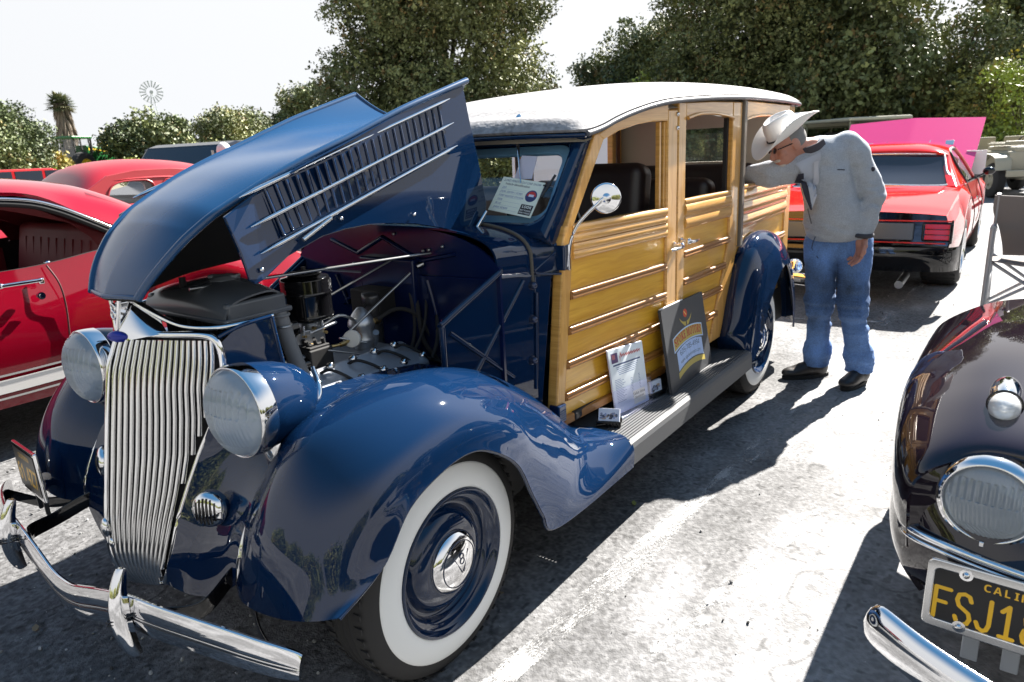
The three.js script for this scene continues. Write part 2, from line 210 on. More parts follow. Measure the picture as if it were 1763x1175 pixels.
// grille, shell, catwalk
const prow = [[-.456, 1.075, 0], [-.478, 1.03, 0], [-.501, .974, 0], [-.543, .777, 0], [-.573, .627, 0], [-.588, .541, 0], [-.595, .449, 0], [-.578, .374, 0], [-.545, .326, 0]];
const gEdge = [[-.343, 1.062, .262], [-.332, 1.045, .284], [-.332, .99, .290], [-.345, .93, .285], [-.366, .835, .250], [-.40, .735, .207], [-.44, .63, .177], [-.475, .54, .160], [-.50, .46, .150], [-.518, .40, .140], [-.525, .345, .112]];
const yLine = (pts) => { const s = [...pts].sort((a, b) => a[1] - b[1]); return (y) => [0, 2].map((c) => table(s.map((p) => p[1]), s.map((p) => p[c]))(y)); };
const pAt = yLine(prow), eAt = yLine(gEdge.slice(1));
const gBottom = (f) => lerp(.332, .352, f);
{
  const gr = part(wagon, 'grille', [[1, -1].map((s) => { const rows = []; for (let i = 0; i <= 14; i++) { const y = lerp(.345, 1.055, i / 14), [px] = pAt(y), [ex, ez] = eAt(y); rows.push([0, .33, .67, 1].map((f) => [lerp(px, ex, f) + .028, y, s * ez * f])); } return surf(rows, 28, 6); })], M.matte);
  const NB = 17;
  for (const s of [1, -1]) for (let i = 0; i < NB; i++) {
    const ztop = .010 + (i + .35) / NB * .272, pts = [];
    for (let k = 0; k <= 26; k++) { const t = k / 26, y = lerp(1.058, gBottom(i / NB), t), zz = ztop * (1 - .36 * Math.pow(t, 1.5)), [px] = pAt(y), [ex, ez] = eAt(y); if (zz > ez - .004) { break; } pts.push([lerp(px, ex, zz / ez) - .004, y, s * zz]); }
    if (pts.length > 2) part(gr, 'grille_bar', sweep(pts, circ(.0053, 8, .0080), { n: 30, up: [1, 0, 0] }), M.chromeSoft);
  }
  part(wagon, 'grille_surround', [
    [1, -1].map((s) => [tube([[-.452, 1.074, 0], [-.40, 1.072, s * .13], [-.352, 1.072, s * .245], [-.336, 1.058, s * .280], [-.331, 1.02, s * .291], [-.335, .96, s * .291], [-.345, .91, s * .282]], .0105, { n: 40 }), tube(gEdge.slice(2).map(([x, y, z]) => [x + .004, y, s * (z + .004)]), .0085, { n: 44 })]),
    tube(prow.map(([x, y]) => [x - .006, y, 0]), .0075, { n: 44, up: [0, 0, 1] }), tube([[-.545, .326, 0], [-.537, .334, .06], [-.525, .345, .112]], .007), tube([[-.545, .326, 0], [-.537, .334, -.06], [-.525, .345, -.112]], .007),
    // chrome prow and rim of the opening above the grille
    surf([[[-.472, 1.05, 0], [-.452, 1.06, .05], [-.425, 1.072, .11], [-.40, 1.077, .14]], [[-.465, 1.09, 0], [-.447, 1.085, .04], [-.425, 1.083, .09], [-.395, 1.084, .14]], [[-.437, 1.15, 0], [-.425, 1.145, .022], [-.408, 1.13, .05], [-.385, 1.105, .10]], [[-.42, 1.17, 0], [-.41, 1.168, .018], [-.395, 1.155, .04], [-.37, 1.12, .085]]], 12, 10),
    surf([[[-.472, 1.05, 0], [-.452, 1.06, -.05], [-.425, 1.072, -.11], [-.40, 1.077, -.14]], [[-.465, 1.09, 0], [-.447, 1.085, -.04], [-.425, 1.083, -.09], [-.395, 1.084, -.14]], [[-.437, 1.15, 0], [-.425, 1.145, -.022], [-.408, 1.13, -.05], [-.385, 1.105, -.10]], [[-.42, 1.17, 0], [-.41, 1.168, -.018], [-.395, 1.155, -.04], [-.37, 1.12, -.085]]], 12, 10),
    [1, -1].map((s) => tube([[-.418, 1.168, s * .01], [-.385, 1.12, s * .09], [-.36, 1.092, s * .17], [-.315, 1.085, s * .25], [-.25, 1.09, s * .30], [-.17, 1.096, s * .315]], .008, { n: 34 }))], M.chrome);
  part(wagon, 'badge', [T(SC(new THREE.SphereGeometry(.022, 24, 14), 1.5, .78, .55), -.468, 1.068, .006, .0, -PI / 2 + .35, 0)], std(0x1a2a8c, .25, .3));
  part(wagon, 'hood_ornament', [rod([-.462, 1.085, .004], [-.452, 1.178, .026], .006, 6), rod([-.462, 1.085, -.004], [-.452, 1.178, -.026], .006, 6), rbox(.03, .02, .03, -.435, 1.155, 0, .006), T(new THREE.TorusGeometry(.011, .004, 8, 20), -.462, 1.15, .004, 0, PI / 2, 0), T(new THREE.TorusGeometry(.011, .004, 8, 20), -.464, 1.13, .002, 0, PI / 2, 0)], M.chrome);
  part(wagon, 'crank_hole_cover', [T(SC(new THREE.SphereGeometry(.02, 16, 10), .6, 1.5, .8), -.60, .53, 0), T(SC(new THREE.SphereGeometry(.014, 16, 10), .6, 1.2, .8), -.595, .48, .006)], M.chrome);
}
// fixed side panels beside the radiator
twin(wagon, 'radiator_side_panel', [shell([[[-.331, 1.045, .286], [-.335, .97, .292], [-.345, .90, .287], [-.352, .84, .27]], [[-.27, 1.085, .305], [-.265, .98, .315], [-.265, .90, .325], [-.262, .83, .36]], [[-.18, 1.093, .318], [-.178, .98, .335], [-.178, .90, .355], [-.175, .825, .41]]], 14, 14, .006, { flip: true }), tube([[-.178, 1.094, .318], [-.176, .98, .336], [-.176, .90, .356], [-.173, .825, .41]], .006, { n: 16 }), tube([[-.33, 1.066, .286], [-.27, 1.087, .305], [-.178, 1.096, .318]], .006, { n: 12 })], M.navy);
const CW = [[[-.517, .345, .118], [-.508, .345, .24], [-.492, .375, .35], [-.476, .436, .445]]];
for (const [e, b] of [[[-.517, .40, .144], [-.470, .485, .449]], [[-.496, .46, .154], [-.452, .535, .45]], [[-.470, .54, .165], [-.424, .593, .45]], [[-.434, .63, .183], [-.392, .65, .45]], [[-.393, .735, .214], [-.35, .70, .45]], [[-.36, .835, .262], [-.25, .79, .445]], [[-.26, .85, .345], [-.15, .825, .443]]]) { const d = .018; CW.push([e, [lerp(e[0], b[0], .35) + d, lerp(e[1], b[1], .35) - .004, lerp(e[2], b[2], .35)], [lerp(e[0], b[0], .7) + d * .8, lerp(e[1], b[1], .7) - .004, lerp(e[2], b[2], .7)], b]); }
twin(wagon, 'catwalk', [shell(CW, 36, 18, .006), shell([[[-.26, .845, .345], [-.2, .833, .40], [-.15, .825, .443]], [[.10, .835, .36], [.10, .838, .41], [.10, .842, .455]], [[.33, .815, .38], [.34, .815, .44], [.35, .812, .505]]], 20, 6, .006)], M.navy);
for (const s of [1, -1]) {
  const hn = V(-.90, .10, s * .44).normalize(), hp = [-.452, .607, s * .311], hq = new THREE.Quaternion().setFromUnitVectors(V(0, 1, 0), hn), ax = (x, y, z) => { const v = V(x, y, z).applyQuaternion(hq); return [hp[0] + v.x, hp[1] + v.y, hp[2] + v.z]; };
  const side = hn.clone().cross(V(0, 1, 0)).normalize(), upv = side.clone().cross(hn), at = (a, b, c) => [0, 1, 2].map((i) => hp[i] + side.getComponent(i) * a + upv.getComponent(i) * b + hn.getComponent(i) * c);
  const h = part(wagon, 'horn_grille', alongN(lathe([[0, .020], [.02, .0195], [.034, .017], [.040, .014], [.048, .008], [.051, 0], [.051, -.02], [0, -.02]], 40), hp, hn.toArray()), M.chrome);
  part(h, 'horn_slot', [-.028, -.0165, -.0055, .0055, .0165, .028].map((q) => { const l = Math.sqrt(.038 * .038 - q * q); return sweep([at(q, -l, .0165), at(q, 0, .0225 - q * q * 4), at(q, l, .0165)], [[-.0024, -.002], [.0024, -.002], [.0024, .0015], [-.0024, .0015]], { n: 8, up: hn.toArray() }); }), M.black);
}
// front apron and gravel pan behind bumper
part(wagon, 'front_apron', [rbox(.2, .10, .34, -.34, .37, 0, .03), rbox(.2, .05, .7, -.24, .42, 0, .02)], M.matte);

// headlights
const hlAxis = (g, s) => T(g, -.40, .895, s * .428, 0, -s * .0, PI / 2 - .02, 'YXZ');
for (const s of [1, -1]) {
  const b = part(wagon, 'headlight', hlAxis(lathe([[.120, -.03], [.1225, -.046], [.119, -.075], [.108, -.13], [.088, -.185], [.058, -.225], [.03, -.243], [0, -.248]], 64), s), M.navy);
  part(b, 'headlight_rim', hlAxis(lathe([[.116, -.002], [.1195, .004], [.1235, .003], [.1262, -.006], [.1268, -.02], [.1262, -.044], [.1225, -.049], [.118, -.048]], 72), s), M.chrome);
  part(b, 'headlight_lens', hlAxis(lensGeo(.1175, .058), s), lensMat());
  part(b, 'reflector', [hlAxis(lathe([[.116, -.002], [.105, -.03], [.075, -.06], [.03, -.078], [0, -.08]], 48), s), hlAxis(T(new THREE.SphereGeometry(.013, 14, 10), 0, -.02, 0), s)], std([.86, .87, .89], .32, 1));
  part(b, 'headlight_bracket', [sweep([[-.30, .80, s * .43], [-.29, .75, s * .45], [-.27, .70, s * .47]], circ(.035, 12, .05), { n: 8 }), tube([[-.12, .935, s * .40], [-.145, .90, s * .452], [-.175, .868, s * .475], [-.24, .845, s * .47], [-.29, .83, s * .45]], .0085, { n: 30 })], s > 0 ? M.chrome : M.navy);
}
function lensGeo(r, h) {                                     // fluted glass: bold flutes in the upper half, fine ones below
  const rows = []; for (let i = 0; i <= 46; i++) { const f = i / 46, row = []; for (let k = 0; k <= 150; k++) { const a = k / 150 * 2 * PI, x = r * f * Math.cos(a), z = r * f * Math.sin(a), u = x / r, fl = u > .62 ? .0012 * Math.sin(z * 620) : u > .05 ? .0034 * Math.sin(z * 330) : u > -.62 ? .0010 * Math.sin(z * 560 + u * 6) : .0016 * Math.sin((z + x) * 480), st = (u > .62 ? .0016 : u > .05 ? 0 : u > -.62 ? .0014 : .0004); row.push([x, h * Math.sqrt(Math.max(0, 1 - f * f * .985)) - h * .12 + (fl + st) * smooth(1, .9, f), z]); } rows.push(row); } return gridGeo(rows, 46, 150, false, false, true);
}
function lensMat() { M.lens = M.lens ?? phys([.46, .52, .58], .05, { transmission: .55, thickness: 0, ior: 1.6 }); return M.lens; }

// bumper
const BP = [[-.574, .416, -.831], [-.615, .435, -.75], [-.665, .455, -.60], [-.70, .46, -.45], [-.712, .455, -.34], [-.722, .425, -.2], [-.73, .395, -.08], [-.732, .388, 0], [-.73, .395, .08], [-.722, .425, .2], [-.712, .455, .34], [-.70, .46, .45], [-.665, .455, .60], [-.615, .435, .75], [-.574, .416, .831]];
const bp0 = part(wagon, 'bumper', sweep(BP, [[.004, -.050], [-.002, -.050], [-.005, -.046], [-.010, -.020], [-.0105, -.009], [-.0085, -.007], [-.011, -.004], [-.0115, .001], [-.009, .003], [-.0115, .006], [-.0105, .02], [-.005, .046], [-.002, .050], [.004, .050]].map(([a, b]) => [-a, b]), { n: 90, scale: (t) => [1, 1 - .28 * Math.pow(Math.abs(t - .5) * 2, 8)] }), M.chrome);
{
  const bp = bp0;
  for (const o of [-.007, .003]) part(bp, 'bumper_stripe', tube(BP.map(([x, y, z]) => [x - .0105, y + o, z]), .0018, { n: 80, seg: 5 }), M.black);
}
for (const s of [1, -1]) {
  const gd = part(wagon, 'bumper_guard', sweep([[-.712, .578, s * .34], [-.731, .53, s * .344], [-.741, .475, s * .348], [-.741, .425, s * .352], [-.733, .375, s * .356], [-.722, .345, s * .359]], [[-.021, .02], [-.020, -.006], [-.004, -.021], [.004, -.021], [.020, -.006], [.021, .02]].map(([a, b]) => [a, b]), { n: 30, up: [1, 0, 0], scale: (t) => .22 + .78 * Math.pow(Math.sin(PI * clamp(.08 + t * .84)), .8) }), M.chrome);
  part(gd, 'guard_stripe', [.452, .461].map((y) => tube([[-.715, y, s * .318], [-.747, y, s * .332], [-.769, y, s * .347], [-.747, y, s * .362], [-.715, y, s * .377]], .0022, { n: 14, seg: 5 })), M.black);
  part(wagon, 'bumper_bracket', [sweep([[-.40, .46, s * .40], [-.48, .45, s * .42], [-.58, .42, s * .44], [-.655, .43, s * .40], [-.69, .45, s * .34]], rect(.008, .05), { n: 30 }), sweep([[-.40, .46, s * .42], [-.47, .43, s * .50], [-.54, .41, s * .62], [-.585, .42, s * .74], [-.60, .425, s * .79]], rect(.008, .04), { n: 30 }), rbox(.05, .07, .06, -.43, .465, s * .40, .01)], M.black);
  part(wagon, 'bumper_bolt', [[-.66, .45, s * .62], [-.70, .455, s * .46]].map(([x, y, z]) => T(new THREE.SphereGeometry(.008, 10, 8), x, y, z)), M.dark);
}
// number plate on the bumper's far end
{
  const pt = canvasTex(512, 256, (c, w, h) => { c.fillStyle = '#0d0d0e'; c.fillRect(0, 0, w, h); c.fillStyle = '#d7a514'; c.font = 'bold 44px sans-serif'; c.textAlign = 'center'; c.fillText('CALIFORNIA', w / 2, 56); c.font = 'bold 165px sans-serif'; c.fillText('61 4Z7', w / 2, 214, 480); });
  const pl = part(wagon, 'license_plate', T(new RoundedBoxGeometry(.012, .165, .315, 2, .005), 0, 0, 0), M.chrome);
  pl.position.set(-.60, .585, -.510); pl.rotation.set(0, -.13, 0); pl.rotateX(-.10);
  const f = new THREE.PlaneGeometry(.285, .137); part(pl, 'plate_face', [T(f, -.0075, 0, 0, 0, -PI / 2, 0)], phys([1, 1, 1], .35, { map: pt }));
  part(pl, 'plate_bracket', [rbox(.012, .10, .02, .012, -.10, .05, .003), rbox(.012, .10, .02, .012, -.10, -.05, .003)], M.dark);
}
// radiator and engine bay
{
  const rad = part(wagon, 'radiator', [shell([[[-0.260, 1.088, -.22], [-0.260, 1.090, 0], [-0.260, 1.088, .22]], [[-0.253, 1.113, -.225], [-0.253, 1.133, 0], [-0.253, 1.113, .225]], [[-0.215, 1.136, -.225], [-0.215, 1.160, 0], [-0.215, 1.136, .225]], [[-0.115, 1.146, -.22], [-0.115, 1.174, 0], [-0.115, 1.146, .22]], [[-0.065, 1.128, -.215], [-0.065, 1.158, 0], [-0.065, 1.128, .215]], [[-0.055, 1.088, -.21], [-0.055, 1.088, 0], [-0.055, 1.088, .21]]], 20, 12, .006), rbox(.20, .055, .03, -.155, 1.108, .212, .01), rbox(.20, .055, .03, -.155, 1.108, -.212, .01), rbox(.235, .016, .46, -.155, 1.084, 0, .006), rbox(.07, .06, .05, -.155, 1.05, .232, .008)], M.tankGrey);
  part(rad, 'radiator_core', [rbox(.09, .62, .43, -.165, .77, 0, .005), Array.from({ length: 30 }, (_, i) => rbox(.006, .6, .004, -.213, .77, -.21 + i * .0146, .001)), rbox(.012, .6, .02, -.215, .77, -.06, .002)], M.dark);
  part(rad, 'radiator_cap', [T(lathe([[0, .02], [.03, .022], [.036, .018], [.04, .012], [.048, .01], [.048, 0], [0, 0]], 8), -.125, 1.166, .02), rbox(.028, .012, .10, -.125, 1.184, .02, .005, 0, .5, 0)], M.greyMetal);
  part(rad, 'radiator_bolt', [T(new THREE.SphereGeometry(.011, 12, 8), -.165, 1.07, .262), T(cyl(.009, .009, .05, 12), -.165, 1.07, .24, PI / 2)], M.steel);
  part(wagon, 'radiator_hose', [tube([[-.075, 1.10, .20], [-.068, 1.05, .205], [-.055, .97, .21], [-.03, .86, .22], [-.01, .78, .225]], .024, { n: 26, seg: 14 }), T(new THREE.TorusGeometry(.026, .005, 8, 24), -.07, 1.065, .204, PI / 2)], M.hose);
  part(wagon, 'fan_belt_cover', [T(cyl(.055, .055, .16, 24), .07, .90, -.07, 0, 0, PI / 2 - .1), T(lathe([[0, .02], [.02, .03], [.085, .02], [.09, 0], [.085, -.02], [0, -.02]], 32), -.02, .86, -.02, 0, 0, PI / 2)], M.black);
  const ac = part(wagon, 'air_cleaner', T(lathe([[.02, .155], [.05, .152], [.06, .146], [.082, .142], [.086, .134], [.086, .092], [.090, .089], [.090, .083], [.086, .080], [.085, .012], [.089, .008], [.089, 0], [.082, -.008], [.05, -.012], [.03, -.03], [0, -.03]], 48), .19, .985, 0), M.black);
  part(ac, 'air_intake', [T(lathe([[.045, .0], [.058, .006], [.06, .0], [.045, -.004]], 32), .19, 1.137, 0), [0, 1, 2].map((k) => T(new THREE.BoxGeometry(.1, .006, .006), .19, 1.142, 0, 0, k * PI / 3, 0)), T(cyl(.008, .008, .02, 10), .19, 1.152, 0)], M.dark);
  part(ac, 'mesh_band', Array.from({ length: 7 }, (_, k) => { const a = .95 - k * .13; return [0, .012, .024].map((q) => T(new THREE.BoxGeometry(.0035, .008, .008), .19 + .0875 * Math.cos(a) * 1, 1.085 + q, .0875 * Math.sin(a), 0, -a, 0)); }), M.chromeSoft);
  const cb = part(wagon, 'carburetor', [rbox(.10, .075, .11, .155, .915, .01, .012), rbox(.06, .06, .07, .205, .945, -.01, .012), T(cyl(.042, .036, .05, 20), .19, .955, 0), rbox(.08, .02, .13, .17, .865, 0, .005), T(cyl(.02, .02, .05, 12), .10, .925, .03, PI / 2), [[-.04, .05], [.04, .05], [-.04, -.05], [.04, -.05]].map(([a, b]) => T(cyl(.006, .006, .03, 6), .155 + a, .955, .01 + b)), rod([.11, .935, .06], [.25, .955, .07], .006), rbox(.03, .02, .02, .12, .945, .062, .004)], M.alu);
  part(cb, 'fuel_line', [tube([[.13, .90, .07], [.18, .885, .10], [.23, .882, .11], [.28, .885, .10]], .006, { n: 16 }), T(cyl(.010, .010, .03, 6), .155, .893, .085, 0, 0, PI / 2), T(cyl(.009, .009, .025, 6), .235, .882, .112, 0, 0, PI / 2)], M.brass);
  part(wagon, 'intake_manifold', [rbox(.45, .05, .22, .25, .80, .02, .02), rbox(.10, .12, .10, .115, .82, .05, .012), rbox(.35, .04, .12, .30, .775, .16, .015), T(cyl(.016, .016, .42, 14), .24, .792, .205, 0, 0, PI / 2 - .07)], M.greyMetal);
  part(wagon, 'oil_filler_box', [rbox(.10, .10, .10, .13, .845, .075, .006), rbox(.085, .012, .085, .13, .897, .075, .003), [[.11, .06], [.15, .06], [.13, .095], [.10, .09], [.16, .1]].map(([x, z]) => T(cyl(.007, .007, .03, 8), x, .91, z, .2, 0, .3))], M.matte);
  const fp = part(wagon, 'fuel_pump', [T(lathe([[0, .10], [.012, .097], [.028, .08], [.042, .06], [.05, .045], [.052, .03], [.046, .02], [.046, -.01], [.052, -.018], [.052, -.03], [.038, -.04], [.03, -.075], [0, -.08]], 32), .375, .885, .06), T(cyl(.012, .012, .09, 12), .40, .86, .10, .7, 0, .4)], M.alu);
  part(fp, 'fuel_filter', [T(lathe([[0, .012], [.028, .012], [.032, .008], [.032, -.008], [.028, -.012], [0, -.012]], 28), .285, .888, .105, PI / 2 - .3, 0, .9)], std([.75, .73, .68], .45));
  part(fp, 'filter_bowl', T(cyl(.018, .018, .035, 16), .315, .886, .095, PI / 2 - .3, 0, .9), phys([.55, .22, .03], .12, { transmission: .4, thickness: 0 }));
  part(wagon, 'oil_filler_pipe', [T(cyl(.034, .034, .26, 24), .475, .86, .02), T(lathe([[.0, .02], [.038, .018], [.04, 0], [.04, -.02], [.034, -.03]], 24), .475, 1.0, .02)], std([.09, .09, .095], .35, .7));
  const hd = part(wagon, 'cylinder_head', [T(new RoundedBoxGeometry(.52, .07, .17, 3, .025), .21, .790, .235, .40, 0, 0), rbox(.48, .2, .06, .22, .66, .30, .02)], std([.40, .43, .48], .38, .6));
  part(hd, 'head_bolt', [-.2, -.1, 0, .1, .2].flatMap((q, i) => [[q, -.045], [q + .05, .05]]).map(([q, w]) => T(lathe([[0, .02], [.007, .02], [.007, .014], [.016, .012], [.016, 0], [0, 0]], 6), .20 + q, .824 - w * .42, .242 + w, .40, 0, 0)), M.chromeSoft);
  part(hd, 'spark_plug_wire', [[.05, .11], [.17, .24], [.30, .37], [.39, .45]].map(([a, b]) => tube([[a, .835, .20], [a + .02, .85, .235], [b, .82, .27], [b + .03, .785, .30]], .0055, { n: 18 })), M.matte);
  part(wagon, 'wiring', [tube([[.42, .93, .10], [.50, .955, .12], [.56, .93, .16], [.59, .85, .20], [.60, .79, .22], [.63, .77, .28]], .0085, { n: 40 }), tube([[.58, 1.05, .12], [.56, .98, .15], [.555, .88, .16], [.50, .80, .18], [.40, .77, .19]], .007, { n: 40 }), tube([[.585, 1.04, .14], [.57, .95, .17], [.56, .82, .20], [.60, .72, .26]], .009, { n: 30 }), tube([[.45, .77, .2], [.53, .765, .24], [.59, .73, .30], [.62, .72, .33]], .0065, { n: 30 })], M.rubber);
  part(wagon, 'hose_fitting', [T(cyl(.011, .011, .035, 6), .603, .80, .215, .5, 0, .3), T(cyl(.013, .013, .03, 6), .42, .925, .095, 0, 0, PI / 2)], M.brass);
  part(wagon, 'generator', [T(cyl(.055, .055, .17, 26), .02, .955, .0, 0, 0, PI / 2), T(lathe([[0, .012], [.03, .014], [.05, .008], [.056, 0], [.05, -.01], [0, -.012]], 26), -.07, .955, 0, 0, 0, PI / 2), T(lathe([[.0, .02], [.05, .016], [.062, .010], [.045, 0], [.062, -.010], [.05, -.016], [0, -.02]], 28), -.105, .955, 0, 0, 0, PI / 2)], M.black);
  part(wagon, 'distributor_coil', [T(cyl(.026, .026, .12, 20), .02, .845, .10, 0, 0, PI / 2), T(cyl(.012, .018, .03, 14), -.055, .845, .10, 0, 0, PI / 2)], M.black);
  part(wagon, 'water_pipe', [tube([[-.02, .80, .215], [.08, .815, .21], [.2, .808, .212], [.34, .792, .215], [.42, .78, .22]], .015, { n: 30, seg: 12 }), T(new THREE.TorusGeometry(.018, .005, 8, 20), .0, .804, .214, 0, PI / 2), T(new THREE.TorusGeometry(.018, .005, 8, 20), .36, .79, .215, 0, PI / 2)], M.steel);
  part(wagon, 'throttle_rod', [rod([.24, .90, .09], [.33, .865, .13], .004), rod([.10, .90, .11], [.30, .83, .15], .004), tube([[.21, .955, .05], [.27, .975, .07], [.32, .95, .08], [.345, .92, .07]], .006, { n: 20 })], M.steel);
  part(wagon, 'carburetor_screw', [[.11, .935, .068], [.20, .93, .068], [.115, .88, .068], [.195, .885, .068], [.155, .955, .066]].map((q) => T(cyl(.006, .006, .014, 6), ...q, PI / 2)), M.brass);
  part(wagon, 'hose_clamp', [[-.066, 1.03, .206], [-.018, .81, .223]].map((q) => T(new THREE.TorusGeometry(.0265, .004, 6, 24), ...q, PI / 2)), M.steel);
  part(wagon, 'loom', [tube([[.59, .98, .20], [.55, .90, .22], [.50, .84, .23], [.44, .80, .24]], .006, { n: 24 }), tube([[.59, .93, .25], [.56, .84, .27], [.50, .78, .29]], .008, { n: 24 }), tube([[.07, .80, .2], [.02, .83, .18], [-.02, .88, .12]], .007, { n: 20 }), tube([[.40, .96, .04], [.47, .99, .02], [.54, .97, .05]], .006, { n: 20 })], M.rubber);
  // firewall with pressed ribs, side walls of the bay
  const fy = (z) => 1.262 - .02 * Math.pow(Math.abs(z) / .3, 2) - .075 * Math.pow(Math.abs(z) / .56, 6);
  const out = []; for (let i = -14; i <= 14; i++) { const z = i / 14 * .555; out.push([z, fy(z)]); }
  M.navyBay = phys([.0035, .010, .05], .13, { ior: 1.45 });
  const fw = part(wagon, 'firewall', [T(extr([[-.555, .60], [.555, .60], ...out.slice().reverse()], .012, { bevel: 0 }), .60, 0, 0, 0, PI / 2, 0).translate(0, 0, 0), rbox(.05, .36, .30, .585, .96, .02, .01), T(extr([[-.53, .62], [.53, .62], [.53, 1.06], [-.53, 1.085]], .02, { bevel: .004 }), .585, 0, 0, 0, PI / 2, 0)], M.navyBay);
  part(fw, 'pressed_rib', [[[1.195, -.33], [1.145, -.17], [1.215, -.02], [1.13, .18], [1.165, .36]]].map((l) => l.slice(1).map((p, i) => rod([.598, l[i][0], l[i][1]], [.598, p[0], p[1]], .009, 8))).concat([rod([.58, 1.05, -.30], [.58, .93, -.24], .01), rod([.58, 1.06, .22], [.58, .93, .26], .01), rod([.58, 1.03, -.1], [.58, .93, -.27], .01)]), M.navyBay);
  part(fw, 'battery_box', [rbox(.12, .10, .16, .53, .975, -.02, .008)], M.matte);
  part(fw, 'firewall_bolt', [[1.17, .2], [1.175, .23], [1.19, .30], [1.10, -.2], [1.23, .05]].map(([y, z]) => T(new THREE.SphereGeometry(.007, 8, 6), .593, y, z)), M.steel);
  twin(wagon, 'cowl_side_panel', [warp(extr([[.34, .70], [.80, .55], [.83, 1.065], [.615, 1.12], [.60, 1.105], [.35, .985], [.335, .955]], .014, { bevel: .005 }), (x, y, z) => [x, y, lerp(.50, .575, (x - .34) / .5) - .014 + z]), tube([[.615, 1.115, .548], [.585, 1.095, .545], [.35, .98, .507], [.335, .95, .505], [.335, .72, .505]], .011, { n: 40 })], M.navy);
  const rib = (x0, y0, x1, y1) => rod([x0, y0, lerp(.50, .575, (x0 - .34) / .5)], [x1, y1, lerp(.50, .575, (x1 - .34) / .5)], .010, 10);
  twin(wagon, 'pressed_side_rib', [rib(.735, 1.055, .47, .76), rib(.37, .935, .66, .70)], M.navy);
  twin(wagon, 'hood_latch_peg', [[.775, .90], [.765, .74], [.78, 1.03]].map(([x, y]) => [T(new THREE.SphereGeometry(.015, 12, 8), x, y, .575), T(cyl(.018, .018, .008, 14), x, y, .567, PI / 2)]), std([.05, .06, .10], .25, .6));
  twin(wagon, 'louvre_vent', Array.from({ length: 6 }, (_, k) => rbox(.006, .006, .07, .588, .955 - k * .0, .2, .002)), M.navy);
  part(wagon, 'hood_support_rod', [rod([.585, 1.165, .245], [-.25, 1.165, .03], .0055), rod([.588, 1.105, .16], [.27, .89, .07], .005), rod([.585, 1.14, .06], [.22, 1.02, .0], .005), rod([.58, 1.11, .175], [.60, 1.12, .19], .012)], M.steel);
}
